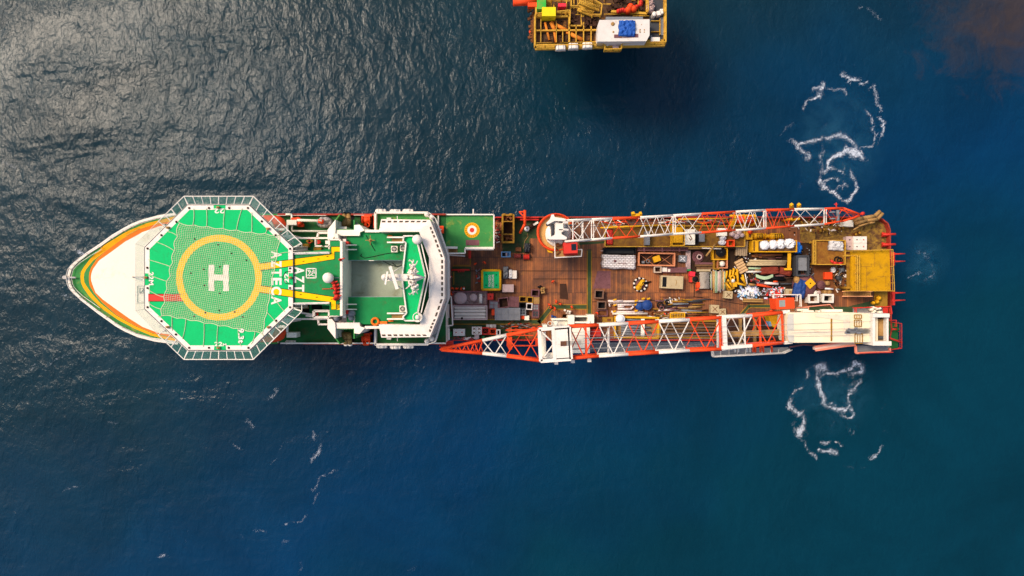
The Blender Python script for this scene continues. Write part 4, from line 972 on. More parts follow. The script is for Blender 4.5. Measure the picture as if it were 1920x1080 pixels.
# cab
m = MB(); m.pp([(1454, 560), (1489, 558), (1490, 578), (1456, 580)], 15, 17.6); cab = part(m, 'operator_cab', cor, c2)
m = MB(); m.pp([(1461, 563), (1472, 562.5), (1472.5, 575), (1461.5, 575.5)], 17.6, 17.66); part(m, 'cab_window', paint('cab_glass', '#8a9088', .2, '#6a7068', .3), cab)
m = MB(); m.rail([P(1448, 566, 15.5), P(1446, 552.5, 15.5), P(1496.5, 552.5, 15.5), P(1497.5, 574, 15.5)], 1.0, 1.4, .09); m.rail([P(1490, 553, 15.5), P(1490, 564, 15.5)], 1, 1.4, .07); part(m, 'cab_railing', cwh, c2)
m = MB(); m.path([P(1438, 586, 14.5), P(1456, 578, 15)], .12); part(m, 'cab_strut', cor, c2)
# A: main boom
T = [(1067.5, 612.5), (1123, 609.8), (1178, 606.7), (1235, 603), (1293, 599.6), (1353, 595.2), (1410, 591.7), (1467, 586)]
B = [(1067.5, 672), (1128, 667.5), (1185, 664.2), (1241, 660.8), (1298, 657), (1353, 654.5), (1411, 648.2), (1470, 642.5)]
def z2(x): return 16.5 + 1.6 * (x - 1067) / 400
secs = []
for i, (mt, bays) in enumerate(((O, 1), (W, 1), (O, 1), (W, 1), (O, 1), (W, 1), (O, 1))):
    secs.append((T[i][0], T[i][1], B[i][1], z2(T[i][0]), T[i + 1][0], T[i + 1][1], B[i + 1][1], z2(T[i + 1][0]), mt, bays))
boom(c2, secs, 2.6, 2.8, .27, .1)
m = MB()
for x, a, b, mt in ((1067.5, 612, 672, 0), (1098, 611, 669, 0), (1354, 595, 655, 0), (1349, 595, 655, 0), (1466, 586, 642, 0), (1424, 591, 647, 0)): m.bar(P(x, a, z2(x)), P(x + 2, b, z2(x)), .26, .26)
m.bar(P(1098, 611, 14), P(1098, 670, 14), .2, .2); part(m, 'boom_cross_frame', cor, c2)
m = MB(); m.bar(P(1357, 595, 18), P(1360, 655, 18), .62, .5); m.bar(P(1395, 593, 17.9), P(1397, 648, 17.9), .2, .2); m.tube(P(1141, 615, 15), P(1141, 660, 15), .2); m.bar(P(1353, 652, 18), P(1410, 648, 18), .5, .4); m.tube(P(1346, 597, 16), P(1346, 650, 16), .22)
m.bar(P(1467, 585, 18), P(1480, 584, 18), .5, .5); m.bar(P(1470, 642.5, 18), P(1485, 641, 18), .5, .5); part(m, 'boom_portal', cwh, c2)
m = MB()
for y0, y1 in ((618, 602), (624, 615), (631, 620), (634, 628), (638, 642)): m.path([P(1054, y0 + 6, 17.5), P(1640, y1, 19.6)], .022, 5)
m.tube(P(1095, 634, 17), P(1360, 622, 17.6), .06); m.tube(P(1062, 655, 15), P(1350, 645, 16), .09)
part(m, 'hoist_wire', grey, c2)
m = MB(); m.bar(P(1350, 627, 15.2), P(1478, 622, 15.8), .9, .3); part(m, 'boom_walkway', brass, c2)
# sheave head box
ZX = 17.6
m = MB(); c = [P(1011, 617.5, ZX), P(1067, 613, ZX), P(1070.5, 673, ZX), P(1014, 677, ZX)]
for i in range(4): m.bar(c[i], c[(i + 1) % 4], .55, .6)
m.pp([(1037, 616), (1067, 614), (1070, 672), (1040, 674)], ZX - .2, ZX + .3); m.bar(P(1037, 616, ZX), P(1040, 675, ZX), .5, .7)
m.tube(P(1014, 621, ZX), P(1038, 643, ZX), .12); m.tube(P(1017, 673, ZX), P(1038, 645, ZX), .12)
for q_ in c: m.tube(q_ - Vector((0, 0, 2.6)), q_, .22)
hd = part(m, 'boom_head_frame', cwh, c2)
m = MB(); m.pp([(1051, 640), (1062, 639.5), (1062, 648.5), (1051, 649)], ZX + .3, ZX + .42); part(m, 'sheave_opening', rust, hd)
m = MB()
for i in range(5): m.bar(P(1051, 640.3 + i * 2, ZX + .46), P(1090, 639 + i * 1.6, ZX + .2), .05, .05)
part(m, 'hoist_wire', dgrey, hd)
m = MB(); m.pp([(1015, 623), (1023, 622), (1024, 668), (1017, 668)], ZX - 2.6, ZX - 2.2); m.pp([(1034, 620), (1039, 620), (1040, 666), (1036, 666)], ZX - 2.6, ZX - 2); m.pp([(1017, 662), (1040, 661), (1040, 671), (1018, 672)], ZX - 2.6, ZX - 2.3); part(m, 'boom_rest_saddle', cream, c2)
m = MB()
for x, y in ((1043, 680), (1074, 677), (1105, 675)): m.tube(P(x, y - 7, 15), P(x, y + 1, 15), .3, 10); m.box((*P(x, y + 1, 15).xy, 15), (.6, .4, .6))
part(m, 'sheave_foot', cwh, c2)
# jib
JT = [(828, 654), (905, 638.3), (950, 628.8), (1012, 617)]; JB = [(828, 656), (905, 662.7), (950, 667.8), (1013, 676.5)]
secs = [(JT[i][0], JT[i][1], JB[i][1], 15 + 2.4 * i / 3, JT[i + 1][0], JT[i + 1][1], JB[i + 1][1], 15 + 2.4 * (i + 1) / 3, mt, b) for i, (mt, b) in enumerate(((O, 5), (W, 1), (O, 1)))]
boom(c2, secs, .5, 2.6, .26, .09)
m = MB(); m.path([P(825, 655, 15), P(832, 655, 15)], .22); m.path([P(824, 655, 15), P(845, 650, 15)], .07); part(m, 'jib_tip', cor, c2)
m = MB(); m.rail([P(826, 640, 9), P(850, 639, 9), P(850, 649, 9), P(826, 649, 9)], .8, 1, .1, True); m.pp([(826, 640), (850, 640), (850, 649), (826, 649)], 8.8, 9); part(m, 'jib_rest_basket', red, c2)
m = MB(); m.pp([(950, 633), (960, 632), (960, 655), (955, 657), (950, 648)], 9, 9.8); m.pp([(1004, 634), (1011, 634), (1011, 648), (1004, 648)], 9, 9.6); m.bar(P(948, 619, 9.5), P(1012, 618, 9.5), .2, .3); m.bar(P(950, 648, 9), P(1012, 648, 9), .2, .3)
m.bar(P(950, 628, 9.5), P(1000, 629, 9.5), .16, .2); part(m, 'orange_rest_frame', cor, ship)
# side catwalk below the boom
m = MB(); m.pp([(1334, 655), (1478, 651), (1479, 656), (1466, 661.5), (1336, 668)], 12.4, 12.55); cw = part(m, 'boom_catwalk', gratem, c2)
m = MB(); c = [P(1334, 655, 12.6), P(1335.5, 668, 12.6), P(1466, 661.5, 12.6), P(1481, 655, 12.6)]
for a, b in zip(c, c[1:]): m.bar(a, b, .22, .25); m.tube(a + Vector((0, 0, 1)), b + Vector((0, 0, 1)), .08)
for i in range(9): x = 1336 + i * 15.5; m.bar(P(x, 655, 12.7), P(x, 667.5 - i * .75, 12.7), .08, .1)
part(m, 'catwalk_rail', cwh, cw)
for i, x in enumerate((1378, 1384, 1400, 1406)):
    m = MB(); m.bar(P(x, 651, 15), P(x, 659, 14), .2, .3); part(m, 'hanger_lug', cwh, c2)
for i, x in enumerate((1412, 1416, 1426, 1431, 1447)):
    m = MB(); m.bar(P(x, 650, 15), P(x, 659.5, 14), .24, .3); part(m, 'hanger_lug', cor, c2)
m = MB(); m.path([P(1480, 651, 14), P(1506, 646, 14.5), P(1530, 648, 14.5)], .14); part(m, 'brace_pipe', mauve, c2)
m = MB(); m.pp([(1440, 591), (1462, 591), (1460, 600), (1452, 614), (1446, 610), (1444, 601)], 12, 14); m.pp([(1465, 592), (1474, 591), (1474, 606), (1467, 608)], 12, 14); part(m, 'yellow_winch_cover', myel, c2)
m = MB(); m.pp([(1441, 603), (1445, 603), (1447, 611), (1442, 612)], 12.6, 14.1); part(m, 'blue_rag', lblue, c2)
m = MB(); m.pp([(1362, 600), (1465, 594), (1466, 640), (1364, 645)], 9.0, 9.3); part(m, 'dark_lower_deck', drust, ship)
m = MB()
for x in (1388, 1415): m.bar(P(x, 598, 10), P(x, 645, 10), .4, .5)
part(m, 'lower_deck_beam', brass, ship)
# cream boom-rest structure standing on the deck under the boom
m = MB()
def qq(*b): m.pp([(b[0], b[1]), (b[2], b[1]), (b[2], b[3]), (b[0], b[3])], b[4], b[5])
qq(1065, 591, 1077, 612, 6, 9.4); qq(1102, 590, 1114, 612, 6, 9.4); qq(1034, 597, 1066, 600, 6, 8.6); qq(1035, 600, 1066, 612, 6, 7.6); qq(1076, 592, 1103, 594.5, 6, 9); qq(1077, 603, 1103, 606, 6, 9.2); qq(1073, 608, 1106, 662, 8, 9.0); qq(1018, 609, 1026, 614, 6, 10)
for x in (1043, 1104): m.tube(P(x, 602, 9.3), P(x, 611, 9.3), .35, 10)
rest = part(m, 'boom_rest_block', cream, ship)
m = MB(); qq(1077, 594.5, 1102, 603, 6, 7.2); part(m, 'rest_grating', gratem, rest)
m = MB(); m.torus((*P(1031, 606.5, 8).xy, 8), .35, .07); part(m, 'handwheel', cwh, rest)
m = MB(); qq(1106, 617, 1127, 631, 6, 7.6); part(m, 'red_locker', red, ship)
# ================================================================= CARGO AND GEAR
def obox(x0, y0, x1, y1, zb, ht):
    z = zb + ht; c = P((x0 + x1) / 2, (y0 + y1) / 2, z); k = K(z)
    return c.x, c.y, (x1 - x0) * k, (y1 - y0) * k
def clip(m, rz=0): return m
def T(name, label, cat, x, y, zb, rz=0, group=None): return thing(name, label, cat, (x, y, zb), R(rz), group)
def openbin(b, ht, mt, name, label, cat, rz=0, group=None, fill=drust, zb=ZD, mesh=None, cross=False, t=.12, inner=None):
    x, y, w, d = obox(*b, zb, ht); t0 = T(name, label, cat, x, y, zb, rz, group)
    m = MB(); m.box((0, 0, .06), (w - .02, d - .02, .1)); m.box((0, 0, .14), (w - 2 * t, d - 2 * t, .05)); m.build('floor', fill, t0, True)
    m = MB()
    for s in (-1, 1): m.box((0, s * (d / 2 - t / 2), ht / 2 + .05), (w, t, ht - .1)); m.box((s * (w / 2 - t / 2), 0, ht / 2 + .05), (t, d - 2 * t, ht - .1))
    if cross:
        n = max(1, int(w / d))
        for i in range(n):
            a, c = -w / 2 + w * i / n, -w / 2 + w * (i + 1) / n; m.bar((a, -d / 2, .3), (c, d / 2, .3), .07, .07); m.bar((a, d / 2, .3), (c, -d / 2, .3), .07, .07)
    m.build('walls', mt, t0, True)
    m = MB()
    for s in (-1, 1): m.box((0, s * (d / 2 - t * .5), ht + .045), (w + .06, t * 1.5, .09)); m.box((s * (w / 2 - t * .5), 0, ht + .05), (t * 1.5, d - 2 * t, .09))
    m.build('rim', mt if mesh is None else mt, t0, True)
    if mesh:
        m = MB(); m.box((0, 0, ht - .02), (w - 2 * t, d - 2 * t, .03)); m.build('mesh_cover', mesh, t0, True)
        m = MB(); m.bar((0, -d / 2, ht + .06), (0, d / 2, ht + .06), .06, .05); m.bar((-w / 2, 0, ht + .06), (w / 2, 0, ht + .06), .06, .05); m.build('cover_bar', mt, t0, True)
    return t0
def box(b, ht, mt, name, label, cat, rz=0, group=None, zb=ZD, detail='lid', dm=None):
    x, y, w, d = obox(*b, zb, ht); t0 = T(name, label, cat, x, y, zb, rz, group)
    m = MB(); m.box((0, 0, ht / 2 - .04), (w, d, ht - .08)); 
    for a in (-1, 1):
        for c in (-1, 1): m.box((a * (w / 2 - .04), c * (d / 2 - .04), ht / 2), (.12, .12, ht - .02))
    m.build('body', mt, t0, True)
    m = MB(); m.box((0, 0, ht - .01), (w + .06, d + .06, .08), 0, .97); m.build('lid', mt, t0, True)
    if detail == 'window': m = MB(); m.box((w * .1, 0, ht + .04), (w * .35, d * .5, .03)); m.build('hatch', dm or dgrey, t0, True)
    if detail == 'x':
        m = MB(); m.bar((-w * .3, -d * .3, ht + .045), (w * .3, d * .3, ht + .045), .1, .03); m.bar((-w * .3, d * .3, ht + .045), (w * .3, -d * .3, ht + .045), .1, .03); m.build('cross_strap', dm or rust, t0, True)
    if detail == 'cap': m = MB(); m.lathe((0, 0, ht + .03), [(.1, 0), (.1, .08), (.001, .1)], 12); m.build('cap', dm or red, t0, True)
    if detail == 'ribs':
        m = MB(); n = max(2, int(w / .5))
        for i in range(n): m.box((-w / 2 + w * (i + .5) / n, 0, ht + .045), (.07, d * .96, .04))
        m.build('lid_rib', mt, t0, True)
    return t0
def lumpy(b, ht, mt, name, label, cat, rz=0, group=None, zb=ZD, sq=4, amp=.2, seed=1, fold=1.5, dark=None):
    x, y, w, d = obox(*b, zb, ht); t0 = T(name, label, cat, x, y, zb, rz, group)
    m = MB(); m.lump((0, 0, 0), (w, d, ht), 18, amp, seed, sq, 0, fold); m.build('cover' if cat == 'tarpaulin' else 'sack', mt, t0, True)
    if dark is not None: m = MB(); m.path([(-w * .3, -d * .3, ht * .9), (0, d * .1, ht * 1.05), (w * .3, -d * .2, ht * .9)], .03, 5); m.build('lashing', dark, t0, True)
    return t0
def drum(px, py, r, ht, mt, label, group=None, name='drum', zb=ZD, top=None, cat='drum'):
    z = zb + ht; c = P(px, py, z); r *= K(z); t0 = T(name, label, cat, c.x, c.y, zb, 0, group)
    m = MB(); m.lathe((0, 0, 0), [(r, 0), (r * 1.03, .02), (r, .06), (r, ht * .33), (r * 1.04, ht * .35), (r, ht * .37), (r, ht * .66), (r * 1.04, ht * .68), (r, ht * .7), (r, ht - .05), (r * 1.03, ht)], 20); m.build('barrel', mt, t0, True)
    m = MB(); m.lathe((0, 0, ht - .02), [(r * .9, 0), (r * .9, .03), (.001, .031)], 20); m.lathe((r * .5, 0, ht), [(.06, 0), (.06, .05), (.001, .06)], 8); m.build('drum_lid', top or mt, t0, True)
    return t0
def pipe(x0, y0, x1, y1, r, mt, label, group, z=ZD + .25, name='pipe', cat='pipe', bend=None):
    a, b = P(x0, y0, z), P(x1, y1, z); m = MB(); r *= 1.0
    if bend: pts = [a, b] + [P(x, y, z) for x, y in bend]; m.path([p - a for p in pts], r, 10)
    else: m.tube((0, 0, 0), b - a, r, 10)
    o = m.build(name, mt); o.location = a; tag(o, label, cat, group); return o
def plank(x0, y0, x1, y1, w, mt, label, group, z=ZD + .15, t=.1):
    a, b = P(x0, y0, z), P(x1, y1, z); m = MB(); m.bar((0, 0, 0), b - a, w, t); o = m.build('plank', mt); o.location = a; tag(o, label, 'plank', group); return o
def pile(b, n, mts, label, name='debris_pile', cat='debris', ht=.7, size=(.15, .7), zb=ZD, seed=1, flat=False, long=False):
    x, y, w, d = obox(*b, zb, .4); o = MB(); rn = random.Random(seed)
    for i in range(n):
        u, v = rn.gauss(0, .24), rn.gauss(0, .24); u = max(-.5, min(.5, u)); v = max(-.5, min(.5, v)); h = ht * max(.1, 1 - 2.6 * (u * u + v * v))
        a = rn.uniform(0, 2 * pi) if not long else rn.gauss(0, .25); L = rn.uniform(*size) * (2.2 if long else 1); o.k = rn.randrange(len(mts)); c = Vector((u * w, v * d, rn.uniform(.05, h)))
        e = Vector((cos(a), sin(a), rn.uniform(-.25, .25))) * L / 2; o.bar(c - e, c + e, rn.uniform(.05, .25) * (1 if not flat else 1.6), rn.uniform(.04, .12))
    ob = o.build(name, mts); ob.location = (x, y, zb); tag(ob, label, cat); return ob
# ---- forward end of the working deck
t0 = box((904, 507, 938, 543), 1.3, hgreen, 'access_tank', 'green square box with a rounded yellow rim and white lettering on its lid', 'deck box', detail='none')
x, y, w, d = obox(904, 507, 938, 543, ZD, 1.3)
m = MB()
for s in (-1, 1): m.tube((-w / 2, s * d / 2, 1.32), (w / 2, s * d / 2, 1.32), .2, 10); m.tube((s * w / 2, -d / 2, 1.32), (s * w / 2, d / 2, 1.32), .2, 10)
m.build('yellow_rim', myel, t0, True)
m = MB()
for a in (-1, 1):
    for b in (-1, 1): m.lathe((a * w * .28, b * d * .27, 1.33), [(.11, 0), (.11, .04), (.001, .05)], 10)
m.build('lid_bolt', black, t0, True)
text('PROHIBIDO', (915.8, 515.5, 920.3, 537.5), ZD + 1.36, 90, cwh, t0, bold=.02); text('DESCARGAR', (921.8, 514.5, 926.3, 539), ZD + 1.36, 90, cwh, t0, bold=.02)
# yellow machinery basket
t0 = openbin((941, 402, 964, 455), 2.6, ochre, 'machinery_basket', 'tall rust-yellow open frame basket with machinery in its lower end, beside the green winching platform', 'cargo basket', t=.2)
x, y, w, d = obox(941, 402, 964, 455, ZD, 2.6)
m = MB(); random.seed(2)
for i in range(30): m.box((random.uniform(-.4, .4) * w, random.uniform(-.42, -.2) * d if i < 18 else random.uniform(.25, .42) * d, random.uniform(.6, 2.4)), (random.uniform(.15, .5), random.uniform(.15, .5), .35), random.random())
m.build('machinery', rust, t0, True)
m = MB(); m.box((0, -.2 * d, 2.6), (w, .15, .15)); m.box((0, .25 * d, 2.6), (w, .15, .15)); m.tube((-.3 * w, .53 * d, 2.5), (-.3 * w, .45 * d, 2.5), .3, 10); m.tube((.25 * w, .53 * d, 2.5), (.25 * w, .45 * d, 2.5), .35, 10); m.build('cross_beam', ochre, t0, True)
# davit
t0 = T('davit', 'bent orange davit post with a small braced arm at the ship\'s side', 'davit', *P(980, 420, 8).xy, 6)
g = t0.location
m = MB(); L = lambda x, y, z: P(x, y, z) - g
m.tube(L(984, 394, 9), L(984, 420, 9), .24, 10); m.tube(L(984, 420, 9), L(975, 437, 7.5), .22, 10); m.tube(L(984, 420, 9), Vector((L(984, 420, 9).x, L(984, 420, 9).y, 0)), .25, 10); m.build('post', cor, t0, True)
m = MB(); m.tube(L(973, 397.5, 9), L(985, 397, 9), .14, 8); m.tube(L(975, 399, 9), L(984, 408, 9), .12, 8); m.build('arm', cor, t0, True)
# hose reel w white drum and machine arm
t0 = drum(988, 428.5, 4.7, 1.2, cwh, 'white reel drum with dark hub on the green painted deck', name='hose_reel', top=tarpw, cat='reel'); m = MB(); m.lathe((0, 0, 1.2), [(.14, 0), (.14, .15), (.001, .16)], 10); m.build('hub', black, t0, True)
m = MB(); g = t0.location; m.path([P(989, 438, 6.1) - g, P(990, 444, 6.1) - g, P(984, 452, 6.1) - g, P(982, 466, 6.1) - g], .06); m.build('hose', brass, t0, True)
t0 = T('small_winch', 'small dark winch with a white bracket lying beside the white reel', 'winch', *P(997, 424, 6.8).xy, 6); m = MB(); m.tube((-.6, -.3, .5), (.5, .3, .5), .3, 12); m.box((0, 0, .2), (1.2, .9, .35), .6); m.build('winch_body', drust, t0, True); m = MB(); m.bar((.3, .2, .8), (1.1, .7, .8), .35, .3); m.build('bracket', cwh, t0, True)
lumpy((983, 455, 995, 473), 1.3, dgrey, 'covered_engine', 'machine under a dark grey cover above the red hose reel', 'covered machine', seed=4, amp=.3)
def hreel(b, mt, label):
    x, y, w, d = obox(*b, ZD, 1.1); t0 = T('hose_reel', label, 'reel', x, y, ZD)
    m = MB()
    for s in (-1, 1): m.tube((s * w * .45, 0, .6), (s * w * .38, 0, .6), d * .52, 16)
    m.build('flange', mt, t0, True); m = MB(); m.tube((-w * .38, 0, .6), (w * .38, 0, .6), d * .38, 16)
    for i in range(5): m.torus((-w * .3 + w * .15 * i, 0, .6), d * .4, .06, 18, 6, 'x')
    m.build('wound_hose', mt, t0, True); m = MB()
    for s in (-1, 1): m.box((s * w * .5, 0, .3), (.08, d, .6))
    m.build('stand', dgrey, t0, True)
hreel((981, 476, 993, 487), red, 'bright red hose reel below the dark grey covered machine'); hreel((963, 475, 977, 484), paint('dull_red', '#8a3a34', .6), 'dull dark red reel beside the bright red reel')
t0 = openbin((940, 472, 957, 482), .8, lblue, 'tool_tray', 'pale blue open tray with a dark half on the planks', 'tool tray', fill=lblue, t=.1)
m = MB(); m.box((-.45, 0, .5), (.6, .55, .5)); m.build('tool_case', black, t0, True); m = MB(); m.box((.1, 0, .55), (.25, .6, .5)); m.build('cable_case', pink, t0, True)
box((967, 464, 977, 471), .7, rust, 'wooden_box', 'small brown box left of the dark grey covered machine', 'box')
lumpy((943, 499, 953, 523), 1.1, grey, 'grey_bundle', 'grey bag-like bundle between the green box and the white sack', 'bundle', seed=9, amp=.35)
lumpy((954, 505, 961, 523), 1.1, tarpw, 'white_sack', 'narrow white sack to the right of the grey bundle', 'sack', seed=6)
box((961, 507.5, 968.5, 522), 1.1, cwh, 'white_case', 'plain white upright case right of the narrow white sack', 'case')
box((942, 533.5, 963, 547.5), .9, pink, 'pale_pallet_load', 'pale pinkish flat pallet load standing alone below the white sack', 'pallet load', detail='ribs')
pile((892, 505, 903, 538), 26, [mauve, red, grey, rust], 'heap of red, grey and brown gear left of the green lettered box', cat='gear heap', name='gear_heap', ht=1.0, seed=8)
# tank skid
t0 = openbin((848.5, 546, 913.5, 572), 1.2, mauve, 'tank_skid', 'long pinkish grey open skid holding two round tanks and a white cylinder', 'tank skid', fill=pink, t=.12)
x, y, w, d = obox(848.5, 546, 913.5, 572, ZD, 1.2)
m = MB(); m.lathe((-w * .28, 0, .1), [(1.15, 0), (1.15, .9), (1.0, 1.05), (.4, 1.15), (.001, 1.16)], 28); m.lathe((.1 * w, .05 * d, .1), [(.7, 0), (.7, .9), (.5, 1.05), (.001, 1.1)], 22); m.build('round_tank', pink, t0, True)
m = MB(); m.tube((.31 * w, -.38 * d, 1), (.31 * w, .3 * d, 1), .3, 14); m.build('white_cylinder', cwh, t0, True)
m = MB(); random.seed(6)
for i in range(16): a = Vector((random.uniform(-.45, .48) * w, random.uniform(-.42, .42) * d, .9)); m.bar(a, a + Vector((random.uniform(-1, 1), random.uniform(-.7, .7), 0)), .09, .09)
m.build('pipework', mauve, t0, True)
# ribbed white container
t0 = openbin((849, 573, 913.5, 599.5), 1.5, pink, 'ribbed_container', 'white container whose top is four long ribbed hatches, below the tank skid', 'container', fill=cwh, t=.12)
x, y, w, d = obox(849, 573, 913.5, 599.5, ZD, 1.5)
for i in range(4):
    m = MB(); yy = -d * .36 + i * d * .24; m.add([(-w * .44, yy - d * .105, 1.3), (w * .44, yy - d * .105, 1.3), (w * .44, yy + d * .105, 1.3), (-w * .44, yy + d * .105, 1.3), (-w * .46, yy, 1.62), (w * .46, yy, 1.62)], [(0, 1, 5, 4), (3, 4, 5, 2), (0, 4, 3), (1, 2, 5), (3, 2, 1, 0)]); m.build('hatch_cover', cwh, t0, True)
m = MB(); m.lathe((-w * .23, -d * .4, 1.6), [(.2, 0), (.2, .15), (.001, .2)], 10); m.build('filler_cap', black, t0, True)
box((914, 550.5, 925, 562), 1.1, red, 'red_locker', 'bright red square locker with a dark round cap right of the tank skid', 'locker', detail='cap', dm=black)
G = 'cargo bins stacked around the forward deck'
openbin((917, 564, 935, 579), 1.2, mauve, 'cargo_bin', 'grey mesh-topped mauve bin just below the red locker', 'cargo bin', -4, G, mesh=grey)
openbin((934.5, 558, 953.5, 577), 1.2, mauve, 'cargo_bin', 'square open brown bin, tilted a little, right of the grey mesh-topped bin', 'cargo bin', 7, G)
openbin((955, 556.5, 973, 575.5), 1.2, mauve, 'cargo_bin', 'dull maroon bin with cross bars between the open brown bin and the yellow baskets', 'cargo bin', -3, G, mesh=mauve)
openbin((973.5, 555.5, 987, 566.5), 1.2, ochre, 'cargo_basket', 'yellow-rimmed open basket, left one of the two yellow baskets side by side', 'cargo basket', -3, G)
openbin((988, 556.5, 999.5, 568), 1.2, ochre, 'cargo_basket', 'yellow-rimmed open basket, right one of the two yellow baskets side by side', 'cargo basket', -3, G)
openbin((996, 543, 1011, 556), 1.2, mauve, 'cargo_bin', 'mauve-rimmed open bin standing highest in the group, left of the tan canisters', 'cargo bin', -3, G)
box((1000, 557.5, 1011, 570.5), 1.1, brass, 'orange_crate', 'closed tan-orange crate right of the yellow baskets', 'crate', detail='ribs')
openbin((973.5, 567, 986.5, 578), 1.4, black, 'cargo_bin', 'black open bin directly below the left yellow basket', 'cargo bin', 0, G, fill=black)
openbin((986.5, 568.5, 998, 580.5), 1.4, paint('pale_rim', '#c9bdb4', .6), 'cargo_bin', 'pale-rimmed open black bin right of the black bin', 'cargo bin', -4, G, fill=black)
openbin((998, 570, 1010.5, 582), 1.2, mauve, 'cargo_bin', 'dusty mauve covered bin directly below the tan-orange crate', 'cargo bin', 0, G, mesh=grey)
openbin((998, 582, 1010.5, 595), 1.2, mauve, 'cargo_bin', 'dusty mauve covered bin at the bottom right corner of the bin group', 'cargo bin', -3, G, mesh=dgrey)
openbin((974.5, 578.5, 986, 591), 1.1, grey, 'cargo_bin', 'small dark grey mesh bin left of the pale-rimmed bin\'s lower corner', 'cargo bin', 0, G, mesh=dgrey)
openbin((928, 578, 951, 600), 1.5, grey, 'mesh_basket', 'large grey mesh-covered basket, left one of the two large ones', 'cargo basket', 0, G, mesh=grey)
openbin((951.5, 577.5, 975, 600), 1.5, grey, 'mesh_basket', 'large grey mesh-covered basket, right one of the two large ones', 'cargo basket', 0, G, mesh=grey)
box((976, 591, 983.5, 598), .8, cor, 'orange_box', 'small orange box next to a cream box below the mesh bins', 'box')
box((983.5, 592, 992, 600), .8, cream, 'cream_box', 'small cream box right of the small orange box', 'box')
box((922, 580, 927, 591), .9, cor, 'orange_post_box', 'narrow upright orange box left of the large mesh baskets', 'box')
G = 'tan canisters by the forward bins'
for x, y in ((1016, 541), (1020, 540), (1015, 545), (1019.5, 544.5), (1016.5, 549), (1020.5, 548)): drum(x, y, 2, .9, brass, 'tan canister in the tight cluster right of the highest mauve bin', G, 'canister', cat='canister')
for x, y in ((1010, 538), (1013.5, 536.5)): drum(x, y, 1.9, .9, black, 'black canister above the tan cluster', 'black canisters', 'canister', cat='canister')
# tanks along the lower edge
G = 'white tanks on the lower green deck strip'
for i, (b, l) in enumerate((((850, 617, 860.5, 629.5), 'left one of the two white square tanks with red caps'), ((861, 617, 871.5, 629.5), 'right one of the two white square tanks with red caps'))):
    box(b, 1.1, cwh, 'liquid_tank', l, 'tank', 0, G, detail='cap')
for b, l in (((885, 613, 893.5, 620), 'top left'), ((894.5, 613, 903, 620), 'top right'), ((885, 620.5, 893.5, 627), 'bottom left'), ((894.5, 620.5, 903, 627), 'bottom right')):
    box(b, 1.1, cwh, 'liquid_tank', l + ' white tank of the block of four with brown straps', 'tank', 0, G, detail='x')
box((890, 628, 898, 635), 1, pink, 'pink_box', 'pinkish box directly below the block of four white tanks', 'box')
t0 = T('liferaft_canister', 'white capsule lying across the edge of the green walkway', 'life raft', *P(921, 612, 6.8).xy, 6); m = MB(); m.tube((-.85, 0, .5), (.85, 0, .5), .36, 14); m.lathe((0, 0, 0), [(.3, 0), (.3, .1)], 10); m.build('shell', cwh, t0, True); m = MB(); m.torus((-.3, 0, .5), .37, .03, 16, 5, 'x'); m.torus((.3, 0, .5), .37, .03, 16, 5, 'x'); m.build('strap', dgrey, t0, True)
openbin((903, 614, 917, 627), 1.0, red, 'lifting_rack', 'red open pipe rack under the white capsule', 'frame', 0, None, cross=True)
openbin((918, 616, 930, 627), 1.2, cor, 'lifting_cradle', 'orange open frame crossed by a white diagonal brace', 'frame', 0, None, cross=True)
openbin((931, 618, 938, 629), 1.3, cwh, 'lifting_cradle', 'small white-rimmed open frame right of the orange braced frame', 'frame', 0, None)
for x, y in ((844.5, 624), (844.5, 629)): drum(x, y, 2.6, .9, green, 'green drum beside the white rail left of the white tanks', 'green drums')
drum(906.5, 633, 2.6, .9, green, 'single green drum between the pinkish box and the orange boom')
t0 = T('orange_vent', 'orange vent column with a wheel beside the crane jib', 'vent', *P(956, 619, 7.5).xy, 6); m = MB(); m.lathe((0, 0, 0), [(.3, 0), (.3, 1.3), (.45, 1.4), (.45, 1.6), (.001, 1.7)], 14); m.build('column', cor, t0, True); m = MB(); m.torus((0, 0, 1.75), .35, .06); m.build('handwheel', brass, t0, True)
pile((945, 605, 1012, 618), 60, [rust, cor, drust, grey], 'clutter of rusty and orange pipe pieces below the green walkway', ht=.8, seed=12, long=True, name='pipe_clutter', cat='clutter')
pile((850, 633, 905, 637), 24, [red, white, mauve], 'low red and white fittings along the lower rail', ht=.4, seed=13, long=True, name='rail_fittings', cat='fittings')
pile((926, 410, 938, 462), 60, [white, mauve, drust, red, brass], 'jumble of white and dark fittings between the winching platform and the yellow basket', ht=1.4, seed=14, name='deck_fittings', cat='fittings')
t0 = T('spare_roller', 'long red roller bar lying at the edge of the green square', 'bar', *P(863.5, 506, 6.4).xy, 6); m = MB(); m.tube((-1.6, 0, .3), (1.6, 0, .3), .16, 10); m.build('bar', red, t0, True); m = MB()
for i in range(4): m.box((-.4 + i * .32, -.25, .25), (.14, .3, .4))
m.build('bracket', red, t0, True)
t0 = T('hose_rack', 'red hose rack hanging beside the platform stairs', 'rack', *P(880, 474, 8).xy, 6); m = MB(); m.tube((0, -.9, 1), (0, .9, 1.2), .25, 10); m.box((0, 0, .5), (.3, 1.4, 1)); m.build('rack', red, t0, True)
for i, (x, y, l) in enumerate(((1052, 600, 0), )): pass
for x, y in ((1036, 593), (1041, 595)): drum(x, y, 2.3, .9, blue, 'dark blue drum behind the cream rest block', 'blue drums by the rest block')
G = 'white canisters in a loose cluster'
for x, y in ((1059.5, 581.8), (1065, 583.6), (1069, 584.4), (1063, 588.2), (1067.5, 588.2)): drum(x, y, 2, .8, cwh, 'small white canister in the loose cluster above the cream rest block', G, 'canister', cat='canister')
